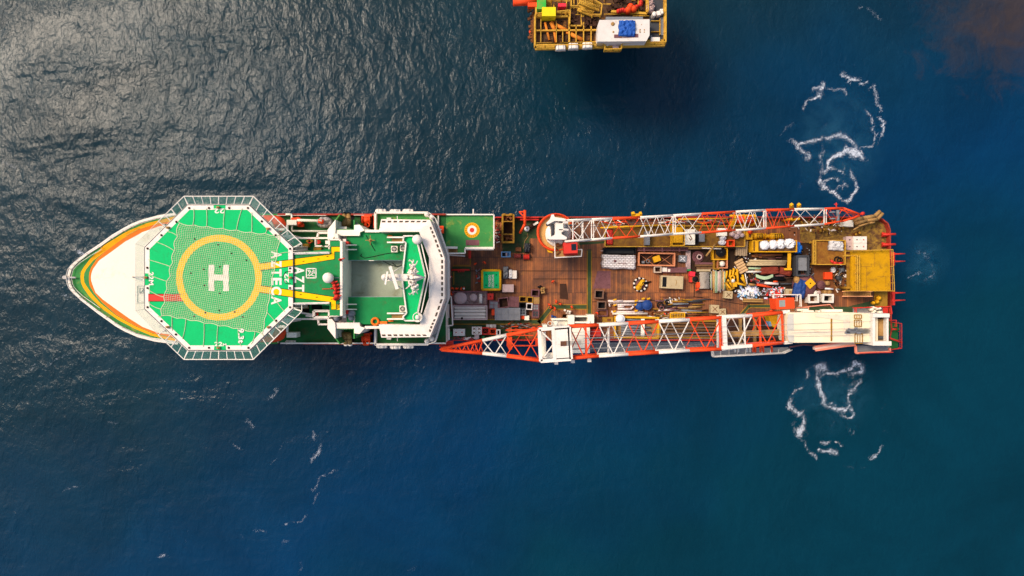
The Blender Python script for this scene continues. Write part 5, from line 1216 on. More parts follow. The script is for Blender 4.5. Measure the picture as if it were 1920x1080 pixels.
t0 = openbin((1053, 588, 1066, 597), 1.0, rust, 'orange_bracket', 'rust-orange open frame below the white canisters', 'frame')
# ---- middle of the deck
t0 = openbin((1131, 464.5, 1192, 476), 1.3, black, 'dark_trough', 'long black open trough above the white quilted cover', 'trough', fill=dgrey); m = MB(); m.tube((-2.95, .05, 1), (-2.95, -.05, 1), .3, 12); m.build('end_reel', pink, t0, True)
t0 = lumpy((1128.5, 476.5, 1195, 504.5), 1.4, brickm, 'covered_cargo', 'big white quilted cover with brick-like courses on the brown planks', 'tarpaulin', -2, sq=14, amp=.04, seed=3)
m = MB(); m.lathe((-.8, .05, 1.42), [(.2, 0), (.22, .06), (.1, .1), (.001, .1)], 10); m.bar((-.2, -.25, 1.45), (1.3, -.35, 1.45), .1, .04); m.build('lifting_mark', mauve, t0, True)
t0 = openbin((1197, 474, 1265.5, 498.5), 1.3, paint('salmon_frame', '#c98058', .65, '#8a4a30', .35), 'long_basket', 'long salmon-rimmed open basket with a tilted yellow box inside', 'cargo basket', -1, None, cross=True, t=.16)
m = MB(); m.box((.05, .1, .9), (1.2, 1.0, .7), .35); m.build('yellow_case', myel, t0, True); m = MB(); m.box((-2.2, -.5, .4), (.5, .4, .5)); m.torus((-1.3, -.3, .4), .3, .07); m.build('loose_fitting', grey, t0, True)
openbin((1226.5, 499.5, 1240, 511), 1.0, paint('tan_rim', '#c0a890', .6), 'small_bin', 'small pale-rimmed open bin below the salmon-rimmed basket', 'cargo bin')
t0 = T('mottled_beam', 'mottled white and rusty pink beam right of the small pale-rimmed bin', 'beam', *P(1264, 506, 6.6).xy, 6); k = K(6.8); m = MB(); m.box((0, 0, .35), (47 * k, 10 * k, .6)); m.build('beam', mauve, t0, True); m = MB(); m.box((-1.7, .05, .68), (.9, .75, .08)); m.box((-.9, -.1, .68), (.4, .5, .06)); m.build('flaked_paint', cwh, t0, True)
t0 = box((1240, 517.5, 1281, 541), 1.5, wood, 'cream_container', 'cream wooden container with a black slot at its left end', 'container', -2.5, detail='none'); m = MB(); m.box((-1.35, 0, 1.52), (.7, 1.7, .05)); m.build('dark_slot', black, t0, True); m = MB(); m.path([(.6, -.5, 1.55), (.75, .1, 1.55), (.6, .4, 1.55)], .04, 5); m.build('sling', ochre, t0, True)
# personnel transfer basket
c = P(1203, 533.5, 7.5); t0 = T('transfer_basket', 'round personnel transfer basket with black and white ring and yellow bags', 'transfer basket', c.x, c.y, 6)
r = 12 * K(7)
for i in range(20):
    m = MB(); a0 = 2 * pi * i / 20; a1 = a0 + 2 * pi / 20 * .96
    m.tube((r * cos(a0), r * sin(a0), .3), (r * cos(a1), r * sin(a1), .3), .19, 8); m.build('ring_segment', cwh if i % 2 else black, t0, True)
m = MB(); m.lathe((0, 0, .1), [(r * .92, 0), (r * .92, .1), (.001, .11)], 28); m.build('base_netting', mauve, t0, True)
m = MB(); m.lump((.1, .15, .2), (.9, 2.1, .7), 12, .2, 3, 2, R(-38)); m.lump((-.35, -.55, .2), (1.1, 1.0, .9), 12, .2, 5, 2); m.build('yellow_bag', myel, t0, True)
m = MB(); m.tube((.3, .3, .8), (1.9, .5, .15), .12, 8); m.tube((.2, .2, .8), (1.5, .2, .15), .08, 8); m.build('sling', black, t0, True)
openbin((1115, 544, 1131.5, 559.5), 1.1, paint('brown_rim', '#7a5a48', .7), 'small_bin', 'dark open bin, upper one of the pair left of the blue drums', 'cargo bin', -3, 'dark bins left of the blue drums', fill=black)
openbin((1120, 565, 1136.5, 579.5), 1.1, paint('brown_rim', '#7a5a48', .7), 'small_bin', 'dark open bin, lower one of the pair left of the blue drums', 'cargo bin', -1, 'dark bins left of the blue drums', fill=black)
openbin((1120, 581, 1139, 593), .5, mauve, 'low_tray', 'low empty brown-edged tray below the pair of dark bins', 'tray', 0, None, fill=rust)
drum(1213.5, 572, 9, 1.1, blue, 'large blue round drum, right one of the touching pair', 'large blue drums', 'drum'); drum(1200, 574.5, 7.3, 1.0, blue, 'large blue round drum, left and slightly smaller one of the touching pair', 'large blue drums', 'drum')
pa = paint('pink_white_pipe', '#e0ccc2', .55, '#a87a68', .35)
for i, (x0, y0, x1, y1, r, bend, l) in enumerate((
    (1140, 564.5, 1168, 564.5, .2, None, 'short pale pipe with a flanged end at the top left of the pipe stack'), (1168, 565, 1210, 564.5, .15, None, 'long thin pale pipe continuing the top row of the stack'),
    (1142, 568.5, 1194, 568.5, .15, [(1142, 568.5), (1143.5, 575)], 'pale pipe with a bent left elbow in the second row'), (1150, 571.5, 1190, 571.5, .16, None, 'pale pipe with tape bands in the third row'),
    (1158, 574.8, 1170, 575, .16, None, 'shortest pale pipe above the curved one'), (1158, 579, 1182, 579.5, .18, [(1186, 577), (1187.5, 574)], 'pale pipe whose right end curves up'),
    (1146, 584.5, 1206, 585, .17, None, 'long pale pipe, upper one of the lower pair'), (1148, 588, 1214, 588, .2, None, 'long white pipe, lower one of the lower pair'))):
    pipe(x0, y0, x1, y1, r, pa if i != 7 else cwh, l, 'pale pipes stacked left of the blue drums', z=6.4, bend=bend)
m = None
G = 'yellow clamps on the pale pipes'
for i, (x, y) in enumerate(((1153, 562), (1153, 572), (1193, 564), (1193, 571), (1152, 584), (1193, 583), (1206, 560), (1216, 560))):
    c = P(x, y, 6.9); o = MB(); o.box((0, 0, .1), (.5, .28, .25), .2); o.tube((-.2, 0, .1), (.3, .1, .25), .1, 6); o = o.build('clamp', myel); o.location = (c.x, c.y, 6.6); tag(o, 'yellow pipe clamp on the pale pipe stack', 'clamp', G)
rnd = random.Random(21)
pmats = [rust, drust, grey, brass, mauve, dgrey, ochre, pa]
G = 'scrap pipes heaped between the blue drums and the wooden crates'
for i in range(46):
    x0 = rnd.uniform(1222, 1300); y0 = rnd.uniform(560, 592); L = rnd.uniform(12, 44); dy = rnd.gauss(0, 2.2); mt = rnd.choice(pmats)
    if x0 + L > 1336: L = 1336 - x0
    pipe(x0, y0, x0 + L, y0 + dy, rnd.uniform(.07, .17), mt, 'scrap pipe lying lengthwise in the long heap right of the blue drums', G, z=6.2 + rnd.random() * .6)
for i, (x, y, r, mt) in enumerate(((1238, 572, 5.5, black), (1241, 578, 4, mauve), (1224, 588, 4, rust), (1231, 590, 3, drust), (1252, 566, 4, black))):
    c = P(x, y, 6.8); o = MB(); o.torus((0, 0, .2), r * .09, .1, 20, 8); o.torus((0, 0, .38), r * .085, .09, 20, 8); o = o.build('rope_coil', mt); o.location = (c.x, c.y, 6.4); tag(o, ['black coil with the white patch, biggest one by the scrap pipes', 'dull pink coil just under the biggest black coil', 'rusty coil left end of the row under the blue drums', 'dark brown coil next to the rusty coil', 'black coil highest up near the yellow straps'][i], 'coil')
pile((1218, 580, 1262, 596), 60, [ochre, cor, rust, black, cwh], 'orange and black heap of small fittings below the blue drums', ht=.7, seed=31, name='fittings_heap', cat='fittings')
pile((1240, 558, 1286, 572), 50, [ochre, cwh, black, rust, mauve], 'yellow and white straps and scraps on top of the scrap pipes', ht=.9, seed=32, name='strap_heap', cat='straps')
t0 = openbin((1257, 586, 1284, 597), 1.0, myel, 'lattice_basket', 'bright yellow lattice basket next to the crane boom', 'cargo basket', 1, None, cross=True, fill=brass); m = MB()
for i in range(9): m.bar((-1.15 + i * .28, -.5, 1.05), (-1.15 + i * .28, .5, 1.05), .08, .06)
m.build('lattice', myel, t0, True)
box((1130, 595, 1150, 605), 1.0, ochre, 'orange_chest', 'rusty orange chest left of the coiled white hose', 'chest', detail='window', dm=rust)
t0 = drum(1163.5, 598, 8, .9, tarpw, 'big round white hose coil half under the boom', None, 'hose_coil', zb=7, cat='coil')
t0 = openbin((1152, 594, 1235, 634), 1.1, myel, 'hose_rack', 'long yellow rack under the boom holding grey corrugated hoses', 'rack', -1, None, fill=brass, t=.2)
m = MB()
for i in range(7): m.tube((-2.6, -1.2 + i * .42, .6), (2.6 if i % 2 else 1.2, -1.25 + i * .42, .6), .18, 8)
m.build('corrugated_hose', grey, t0, True); m = MB(); m.box((1.1, 0, .9), (.6, 3, .4)); m.build('cross_plate', cream, t0, True)
t0 = openbin((1236, 600, 1345, 634), 1.1, ochre, 'pipe_rack', 'long brown rack of planks under the white part of the boom', 'rack', -1, None, fill=brownp, t=.2)
m = MB()
for i in range(5): m.box((0, -1.2 + i * .55, .6), (9.4, .35, .3))
m.build('stacked_plank', brownp, t0, True)
GC = 'wooden crates with cross straps'
box((1333, 572, 1348, 587), 1.1, wood, 'wooden_crate', 'pale wooden crate with brown cross, left one of the pair by the boom', 'crate', -2, GC, detail='x'); box((1348.5, 579, 1361, 590.5), 1.0, wood, 'wooden_crate', 'pale wooden crate with brown cross, right one of the pair by the boom', 'crate', 3, GC, detail='x')
box((1359, 546, 1373.5, 559.5), 1.1, wood, 'wooden_crate', 'pale wooden crate with faded cross standing alone left of the white rubbish heap', 'crate', -5, GC, detail='x', dm=brownp)
# ---- things on the ochre cargo platform
ZC1 = 7.6
t0 = T('rescue_stretcher', 'bright red rescue stretcher upright on the ochre platform', 'stretcher', *P(1144, 444, 8.2).xy, ZC1); m = MB(); m.lump((0, 0, 0), (1.1, 2.7, .45), 14, .02, 1, 6); m.build('shell', red, t0, True); m = MB(); m.bar((-.2, -1, .48), (-.2, 1, .48), .1, .06); m.bar((.2, -1, .48), (.2, 1, .48), .1, .06); m.build('rail', hred, t0, True)
box((1210.5, 434, 1218, 459), 1.6, grey, 'gas_cabinet', 'narrow grey blue cabinet with white marks on the ochre platform', 'cabinet', 0, None, ZC1, 'ribs')
t0 = box((1262.5, 426, 1280, 455), 1.6, myel, 'yellow_pump_unit', 'yellow pump unit with an open pipe cage on the ochre platform', 'pump unit', 0, None, ZC1, 'ribs'); m = MB(); m.rail([(-1.1, -1.8, 0), (1.0, -1.8, 0), (1.0, 1.6, 0), (-1.1, 1.6, 0)], 2.0, 1.5, .08, True); m.build('pipe_cage', myel, t0, True)
t0 = box((1284, 430, 1303, 458.5), 1.1, cream, 'white_skip', 'white box with a brown scribble-like stain on its lid, right of the yellow pump unit', 'box', 0, None, ZC1, 'none'); m = MB(); m.path([(-.2, .6, 1.12), (.1, .1, 1.12), (.35, -.3, 1.12), (.1, -.6, 1.12), (-.1, -.2, 1.12)], .07, 6); m.build('sling', rust, t0, True)
openbin((1303.5, 436, 1309.5, 458), 1.1, black, 'black_slot_bin', 'narrow black bin between the white box and the grey striped case', 'cargo bin', 0, None, zb=ZC1, fill=black)
box((1309.5, 436, 1321, 453), 1.0, grey, 'grey_case', 'grey striped case right of the narrow black bin', 'case', 0, None, ZC1, 'ribs', )
box((1346, 428, 1363, 442), 1.0, cream, 'cream_case', 'cream case partly under the boom above the white sacks', 'case', 0, None, ZC1)
G = 'white sacks on the ochre platform'
lumpy((1352, 441, 1364, 451), 1.2, tarpw, 'white_sack', 'upper white sack at the right end of the ochre platform', 'sack', 0, G, ZC1, 2, seed=21); lumpy((1349.5, 449, 1364, 459.5), 1.2, tarpw, 'white_sack', 'lower white sack at the right end of the ochre platform', 'sack', 0, G, ZC1, 2, seed=22)
openbin((1364, 450, 1377, 462), 1.2, cor, 'orange_tub', 'small orange open tub right of the white sacks', 'tub', 0, None, zb=ZC1, fill=ochre)
for x, y, r in ((1374, 439, 4), (1382, 443, 4.5), (1386, 436, 4), (1392, 441, 3.5)): drum(x, y, r, 1.0, pink, 'round pinkish drum under the boom edge', 'pinkish drums by the boom', zb=7.6)
t0 = box((1398, 434, 1411, 449), 1.6, myel, 'yellow_pump', 'yellow pump block with orange valves left of the two yellow engines', 'pump', 0, None, ZD, 'window', rust); m = MB(); m.lathe((0, .6, 1.6), [(.3, 0), (.3, .5), (.45, .6), (.001, .8)], 12); m.build('valve', cor, t0, True)
def engine(b, label):
    x, y, w, d = obox(*b, ZD, 1.5); t0 = T('yellow_engine', label, 'engine', x, y, ZD, 0, 'yellow engines')
    m = MB()
    for s in (-1, 1): m.tube((-w * .38, s * d * .42, .3), (w * .38, s * d * .42, .3), .1, 8)
    m.tube((-w * .38, -d * .42, .3), (-w * .5, 0, .3), .1, 8); m.tube((-w * .5, 0, .3), (-w * .38, d * .42, .3), .1, 8); m.tube((w * .38, -d * .42, .3), (w * .5, 0, .3), .1, 8); m.tube((w * .5, 0, .3), (w * .38, d * .42, .3), .1, 8); m.build('skid_frame', myel, t0, True)
    m = MB(); m.tube((-w * .22, 0, .75), (w * .3, 0, .75), d * .33, 18); m.lathe((-w * .3, 0, .3), [(.5, 0), (.55, .6), (.3, .9), (.001, 1)], 14); m.build('engine_body', myel, t0, True)
    m = MB()
    for i in range(4): m.torus((-w * .15 + i * w * .12, 0, .75), d * .35, .05, 20, 6, 'x')
    m.build('cooling_fin', black, t0, True)
engine((1414, 436, 1438, 449), 'yellow engine with looped skid frame, left one of the two'); engine((1446, 436, 1475, 450), 'yellow engine with looped skid frame, right one of the two')
t0 = T('yellow_coupling', 'small yellow coupling between the two yellow engines', 'coupling', *P(1441.5, 442.5, 7).xy, ZD); m = MB(); m.tube((-.4, 0, .6), (.4, 0, .6), .3, 12); m.tube((-.5, 0, .6), (-.4, 0, .6), .5, 14); m.tube((.4, 0, .6), (.5, 0, .6), .5, 14); m.build('coupling', myel, t0, True); m = MB(); m.box((0, 0, .15), (.8, .7, .3)); m.build('foot', ochre, t0, True)
t0 = T('deck_winch', 'orange-yellow winch under the lattice of the small crane boom', 'winch', *P(1395, 412, 7).xy, ZD); m = MB(); m.tube((-1.6, 0, .9), (1.6, 0, .9), .65, 18); m.build('drum', cor, t0, True); m = MB()
for s in (-1.7, 0, 1.7): m.tube((s - .1, 0, .9), (s + .1, 0, .9), 1.0, 18)
m.box((0, 0, .15), (4.4, 1.9, .3)); m.build('winch_frame', myel, t0, True)
pile((1240, 408, 1290, 424), 40, [myel, rust, cor, grey, cwh], 'row of yellow and rusty fittings behind the ochre platform, left of the orange winch', ht=.9, seed=41, long=True, name='deck_fittings', cat='fittings')
pile((1120, 412, 1180, 424), 40, [cor, rust, cwh, ochre], 'row of orange and white fittings near the orange crane ring', ht=.9, seed=42, long=True, name='deck_fittings', cat='fittings')
pile((1300, 408, 1370, 424), 40, [myel, cor, rust, grey], 'row of yellow fittings behind the white sacks of the ochre platform', ht=.9, seed=43, long=True, name='deck_fittings', cat='fittings')
pipe(1126, 427, 1240, 422, .14, myel, 'long yellow pipe lying behind the ochre platform', None, z=8.6); pipe(1272, 411, 1365, 410, .14, myel, 'long yellow pipe under the small crane boom', None, z=8.2)
pipe(1290, 464.5, 1352, 463, .3, brass, 'thick tan pipe along the front edge of the ochre platform', None, z=7.2); pipe(1316, 465, 1352, 466.5, .12, cwh, 'thin white pipe just below the thick tan pipe', None, z=7.6); pipe(1324, 480, 1341, 458, .16, brass, 'tan pipe leaning diagonally over the ochre platform edge', None, z=8)
# ---- crowded aft cargo area
box((1273, 479, 1287, 491), .8, grey, 'numbered_plate_case', 'flat grey case with pale marks right of the salmon-rimmed basket', 'case', -4, None, ZD, 'x', tarpw)
t0 = T('pipe_bundle_case', 'pale upright tube case with a green foot', 'tube case', *P(1292, 488, 7).xy, ZD); m = MB()
for i in range(3): m.tube((-.28 + i * .28, -1.6, .4), (-.28 + i * .28, 1.7, .4), .16, 10)
m.build('tube', pink, t0, True); m = MB(); m.box((0, -1.7, .4), (.85, .3, .4)); m.build('green_foot', green, t0, True)
c = P(1311, 481, 7)
t0 = T('hose_coil', 'round coil of dull red and pink hose right of the pale tube case', 'coil', c.x, c.y, ZD); m = MB()
for i, r in enumerate((.9, .72, .54)): m.torus((0, 0, .15 + .12 * i), r, .11, 28, 8)
m.build('outer_hose', mauve, t0, True); m = MB(); m.torus((.15, -.05, .55), .38, .12, 24, 8); m.build('inner_hose', pink, t0, True)
for i, (y, x0, x1, mt, l) in enumerate(((494, 1303, 1336, mauve, 'upper brown plank below the red hose coil'), (497.5, 1303, 1336, brownp, 'middle brown plank below the red hose coil'), (503, 1306, 1336, brownp, 'lower brown plank below the red hose coil'), (507, 1306, 1332, wood, 'palest and lowest plank below the red hose coil'))): plank(x0, y, x1, y, .36, mt, l, 'planks below the red hose coil', 6.4, .3)
box((1293.5, 509.5, 1303, 517.5), 1.0, paint('bright_red', '#e83040', .5), 'red_case', 'bright red case above a round brown tub', 'case', -8); box((1306.5, 529.5, 1312, 539), .8, cor, 'orange_jerrycan', 'small orange box left of the grey tube stack', 'box')
t0 = drum(1304, 523.3, 6.3, .9, brownp, 'round brown tub with a dark inside below the bright red case', None, 'tub', top=black, cat='tub'); t0 = box((1293, 518, 1298, 529), .7, red, 'red_crate', 'narrow dull red crate tucked behind the round brown tub', 'crate')
G = 'grey scaffold tubes stacked crosswise'
for i in range(16): pipe(1312 + rnd.uniform(-1, 1), 511 + i * 1.95, 1330 + rnd.uniform(-1, 1), 511 + i * 1.95, .075, paint('scaffold_grey', '#b4a898', .6, '#7a6a58', .4), 'short grey scaffold tube in the ladder-like stack', G, z=6.7)
t0 = T('tube_cradle', 'pale cradle holding the ladder-like stack of grey tubes', 'cradle', *P(1321, 526, 6.3).xy, ZD); m = MB()
for x in (-.55, .55): m.box((x, 0, .3), (.1, 2.9, .6))
m.build('cradle_rail', wood, t0, True)
G = 'coloured scaffold poles lying side by side'
cm = [mint, brass, pink, paint('pole_green', '#8fb08a', .6), paint('pole_ochre', '#d8a858', .6), paint('pole_grey', '#a89c94', .6), pa]
for i in range(22):
    x = 1332.5 + i * 1.28; pipe(x + rnd.uniform(-.3, .3), 507 + rnd.uniform(-2.5, 3) + (4 if x < 1336 else 0), x + rnd.uniform(-.6, .6), 541 + rnd.uniform(-1, 5) + (3 if 1338 < x < 1352 else 0), .085, cm[(i * 5) % 7], 'pole in the bundle of pale green, tan and pink poles', G, z=6.5 + .15 * (i % 2), name='scaffold_pole', cat='pole')
t0 = openbin((1336, 465, 1364, 487), 1.1, myel, 'yellow_table_box', 'yellow box with a thick black hose coil on top', 'box', 0, None, fill=ochre); t1 = T('black_hose_coil', 'thick black hose coil resting on the yellow box', 'coil', *P(1354, 472, 8).xy, 7.1); m = MB()
for i, r in enumerate((.75, .6, .45, .3)): m.torus((0, 0, .12 + .06 * i), r, .14, 24, 8)
m.build('hose', black, t1, True)
m = MB(); m.lathe((0, 0, 0), [(.2, 0), (.2, .2)], 10); m.build('core', dgrey, t1, True)
t0 = openbin((1338, 486.5, 1348, 505), 1.0, ochre, 'ochre_tray', 'narrow ochre tray left of the white ball', 'tray', 0, None, fill=ochre)
t0 = openbin((1346, 486, 1364, 503), 1.0, paint('salmon_frame', '#c98058', .65), 'ball_frame', 'salmon frame holding a round white ball', 'frame', 0, None); m = MB(); m.lathe((0, 0, .2), [(.3, 0), (.5, .25), (.52, .5), (.35, .85), (.001, .95)], 20); m.build('white_ball', cwh, t0, True)
def slats(b, ht, mt, n, label, rz, name='timber_stack', vert=False, g=None):
    x, y, w, d = obox(*b, ZD, ht); t0 = T(name, label, 'timber', x, y, ZD, rz, g)
    for i in range(n):
        m = MB()
        if vert: m.box((-w / 2 + w * (i + .5) / n, 0, ht - .15), (w / n * .82, d * (1 - .06 * (i % 2)), .3))
        else: m.box((0, -d / 2 + d * (i + .5) / n, ht - .15), (w * (1 - .06 * (i % 2)), d / n * .8, .3))
        m.build('board', mt, t0, True)
    m = MB(); m.box((0, 0, (ht - .3) / 2), (w * .9, d * .9, ht - .32)); m.build('base', brownp, t0, True)
    return t0
slats((1380, 450, 1402, 480), 1.1, paint('grey_board', '#9a8468', .8, '#5a4834', .4), 6, 'grey brown stack of upright boards beside the yellow frame table', -4, vert=True)
slats((1382, 486, 1398, 512), 1.2, paint('tan_board', '#c8a070', .8, '#7a5a38', .35), 5, 'slanted stack of short tan boards above the yellow scrap', 28)
G = 'yellow scrap frames left of the dark pipes'
ys = [(1363, 508, 1361, 522), (1370, 506, 1368, 520), (1376, 503, 1374, 518), (1380, 505, 1392, 512), (1382, 510, 1384, 530), (1392, 515, 1396, 530), (1364, 524, 1376, 541), (1372, 522, 1380, 536), (1378, 530, 1398, 535), (1386, 504, 1378, 516), (1390, 520, 1399, 533), (1361, 531, 1372, 544)]
for i, q_ in enumerate(ys):
    o = pipe(*q_, .2, myel, 'yellow steel member in the tangled yellow scrap', G, z=6.5 + .1 * (i % 3), name='scrap_member', cat='scrap')
t0 = T('yellow_valve_ring', 'yellow ring fitting in the middle of the yellow scrap', 'fitting', *P(1374, 521, 7).xy, 6.5); m = MB(); m.torus((0, 0, .3), .35, .14); m.build('ring', myel, t0, True); m = MB(); m.lathe((.1, -.5, .1), [(.3, 0), (.3, .4), (.001, .45)], 12); m.build('white_cap', cwh, t0, True)
box((1374.5, 530, 1381.5, 537.5), 1.0, myel, 'yellow_block', 'yellow block at the lower edge of the yellow scrap', 'block')
t0 = openbin((1361.5, 527, 1374, 544), .9, ochre, 'slotted_basket', 'leaning ochre basket with slots at the lower left of the yellow scrap', 'cargo basket', 25, None, cross=True)
# yellow frame table w/ four round bags
t0 = openbin((1411, 451, 1494, 472.5), 2.2, myel, 'frame_table', 'long yellow-edged frame table carrying four round white bags', 'frame table', 0, None, fill=rust, t=.1); x, y, w, d = obox(1411, 451, 1494, 472.5, ZD, 2.2)
m = MB(); m.box((0, 0, 1.9), (w - .4, d - .4, .12)); m.build('table_top', brownp, t0, True); m = MB(); m.bar((2.75, -1, 1.6), (2.75, -3.9, 1.4), .55, .2); m.bar((1.95, -3.9, 1.4), (3.2, -3.9, 1.4), .35, .25); m.bar((-3.1, -1, 2.2), (-3.1, 1, 2.2), .55, .25); m.build('leg', myel, t0, True)
G = 'round white bags on the yellow frame table'
for i, (x0, x1, sd) in enumerate(((1427, 1446, 31), (1444, 1461, 32), (1458, 1477, 33), (1473, 1495, 34))):
    lumpy((x0, 450 - i * 1.2, x1, 468.5 - i * .8), .9, tarpw, 'bulk_bag', ('first and roundest', 'second', 'third, string-tied', 'fourth and most crumpled')[i] + ' round white bag from the left on the yellow frame table', 'bulk bag', 0, G, 8.1, 2, .12 + .07 * i, sd, dark=dgrey if i > 1 else None)
lumpy((1492, 452, 1506, 477), 1.3, bblue, 'blue_tarpaulin', 'bright blue crumpled tarpaulin right of the white bags', 'tarpaulin', 8, sq=3, amp=.35, seed=40)
G = 'cream pipes below the frame table'
for x0, y0, x1, y1, r, l in ((1405, 488.7, 1480, 490, .19, 'uppermost cream pipe below the yellow frame table'), (1402, 493, 1474, 493.2, .17, 'middle cream pipe below the yellow frame table'), (1400, 496.3, 1472, 496.5, .22, 'lowest and thickest cream pipe below the yellow frame table')): pipe(x0, y0, x1, y1, r, wood, l, G, z=6.7)
G = 'short pale pipes left of the maroon tarpaulin'
for x0, y0, x1, y1, r, mt, l in ((1403, 503, 1427, 503.5, .17, mint, 'pale green short pipe'), (1416, 506.5, 1428, 506.5, .14, brass, 'tan short pipe'), (1398, 509.5, 1427, 509.5, .18, cwh, 'white short pipe')): pipe(x0, y0, x1, y1, r, mt, l + ' left of the maroon tarpaulin', G, z=6.7)
lumpy((1426, 500, 1463, 515), 1.1, maroon, 'maroon_tarpaulin', 'rectangular maroon tarpaulin over a load, left one of two', 'tarpaulin', 2, sq=10, amp=.1, seed=51)
lumpy((1463, 502, 1488, 517), 1.1, maroon, 'maroon_tarpaulin', 'rounded maroon tarpaulin over a load, right one of two', 'tarpaulin', -14, sq=4, amp=.1, seed=52)
t0 = T('curved_sheet', 'pale green curved sheet lying below the maroon tarpaulin', 'sheet', *P(1434, 517.5, 7).xy, 6.8); m = MB(); n = 14
vs = []
for j in range(2):
    for i in range(n + 1): u = i / n; vs.append((-1.5 + 3.0 * u, (.35 if j else -.2) - .5 * sin(pi * u * .95) + .15 * u, .15 * sin(pi * u) + .1))
m.add(vs + [(a, b, c - .05) for a, b, c in vs], [(i, i + 1, n + 2 + i, n + 1 + i) for i in range(n)] + [(2 * n + 2 + i, 3 * n + 3 + i, 3 * n + 4 + i, 2 * n + 3 + i) for i in range(n)] + [(i, 2 * n + 2 + i, 2 * n + 3 + i, i + 1) for i in range(n)] + [(n + 1 + i, n + 2 + i, 3 * n + 4 + i, 3 * n + 3 + i) for i in range(n)]); m.build('sheet', mint, t0, True)
m = MB(); m.bar((-1, -.4, .02), (1.2, -.4, .02), .12, .1); m.build('batten', drust, t0, True)
G = 'dark pipes below the maroon tarpaulins'
for i in range(26):
    x0 = rnd.uniform(1400, 1470); y0 = rnd.choice([rnd.uniform(517, 540), rnd.uniform(476, 486)]); L = rnd.uniform(14, 40)
    if y0 < 490: x0 = rnd.uniform(1405, 1450)
    if x0 + L > 1492: L = 1492 - x0
    pipe(x0, y0, x0 + L, y0 + rnd.gauss(0, 1.2), rnd.uniform(.1, .24), rnd.choice([drust, drust, mauve, dgrey, black, rust]), 'dark pipe in the cluttered rows above and below the maroon tarpaulins', G, z=6.2 + rnd.random() * .4)
pipe(1434, 530.5, 1459, 532.5, .22, pa, 'pale cylinder with an orange end below the curved sheet', None, z=7); pipe(1450, 528, 1458, 528, .15, cor, 'short orange pipe above the pale cylinder', None, z=7); pipe(1419, 533.5, 1445, 538.5, .2, cor, 'bright orange pipe lying slightly tilted above the white rubbish', None, z=7); pipe(1404, 533, 1416, 534.5, .2, brass, 'short tan pipe left of the bright orange pipe', None, z=6.9)
pipe(1397, 513, 1401, 533, .1, cwh, 'thin white pole standing out between yellow scrap and dark pipes', None, z=6.9)
pile((1400, 520, 1440, 534), 70, [drust, mauve, red, black, rust, grey], 'dark reddish scrap heap left of the pale cylinder', ht=.8, seed=61, name='scrap_heap', cat='scrap')
pile((1386, 536, 1428, 562), 190, [tarpw, tarpw, cwh, paint('pale_lilac', '#cfd0e4', .7), lblue, grey], 'big heap of white and pale blue rubbish', ht=1.0, seed=62, flat=True, name='rubbish_heap', cat='rubbish', size=(.25, .75))
pile((1430, 537, 1472, 560), 150, [tarpw, cor, paint('pale_lilac', '#cfd0e4', .7), mauve, tarpw, red, grey], 'heap of white and orange rubbish right of the big white heap', ht=1.0, seed=63, flat=True, name='rubbish_heap', cat='rubbish', size=(.2, .6))
pile((1375, 543, 1395, 556), 14, [black, dgrey, tarpw], 'few dark scraps with a white piece beside the lone crate', ht=.3, seed=64, name='scrap_heap', cat='scrap')
pile((1500, 465, 1525, 555), 120, [black, drust, rust, grey, brass, dgrey], 'dark clutter between the grey container and the ochre raised platform', ht=.7, seed=65, name='deck_clutter', cat='clutter')
pile((1380, 470, 1420, 520), 90, [drust, black, brass, tarpw, rust, mauve], 'dark clutter around the slanted tan boards', ht=.6, seed=66, name='deck_clutter', cat='clutter')
pile((1556, 490, 1592, 545), 110, [drust, black, grey, brass, white, rust], 'clutter of dark gear between the ochre platform and the yellow stern platform', ht=.9, seed=67, name='deck_clutter', cat='clutter')
pile((1470, 405, 1600, 445), 90, [drust, black, rust, brass, ochre, white], 'scattered rusty gear under the end of the small crane boom', ht=.5, seed=68, name='deck_clutter', cat='clutter')
pile((1190, 590, 1262, 600), 60, [grey, brass, rust, cwh, ochre], 'long low row of pipes and battens against the boom', ht=.5, seed=69, long=True, name='batten_row', cat='battens')
t0 = slats((1393, 559.5, 1431, 567), .8, brass, 2, 'pair of tan timber beams below the white rubbish', -1)
box((1474, 542, 1487, 553.5), 1.0, wood, 'cream_crate', 'cream crate behind the orange crane cab', 'crate', 0, None, ZD, 'window', brass)
t0 = openbin((1493, 479, 1516.5, 517.5), 1.8, dgrey, 'grey_container', 'dark grey open container with a black gap at one end', 'container', 0, None, fill=dgrey, t=.2); x, y, w, d = obox(1493, 479, 1516.5, 517.5, ZD, 1.8); m = MB(); m.box((0, .35, 1.5), (w - .5, d - 1.2, .15)); m.build('inner_cover', grey, t0, True)
c = P(1511, 535, 7.4); t0 = T('round_tank', 'large round brown tank partly covered by a blue sheet with a yellow diamond plate', 'tank', c.x, c.y, ZD); m = MB(); r = 22 * K(7.4); m.lathe((0, 0, 0), [(r, 0), (r, 1.0), (r * .85, 1.3), (r * .4, 1.55), (.001, 1.6)], 36); m.build('shell', mauve, t0, True)
m = MB(); m.lump((-1.0, -.5, 1.0), (2.2, 3.4, .75), 16, .2, 7, 5, R(-12)); m.build('blue_sheet', blue, t0, True); m = MB(); m.lump((-1.5, .9, 1.05), (1.1, 1.5, .8), 12, .15, 8, 2); m.build('tan_patch', brass, t0, True)
m = MB(); m.box((.6, .35, 1.75), (1.35, 1.35, .1), R(42)); m.build('yellow_plate', myel, t0, True); m = MB(); m.lathe((.6, .35, 1.8), [(.12, 0), (.12, .06), (.001, .07)], 8); m.build('plate_hub', black, t0, True)
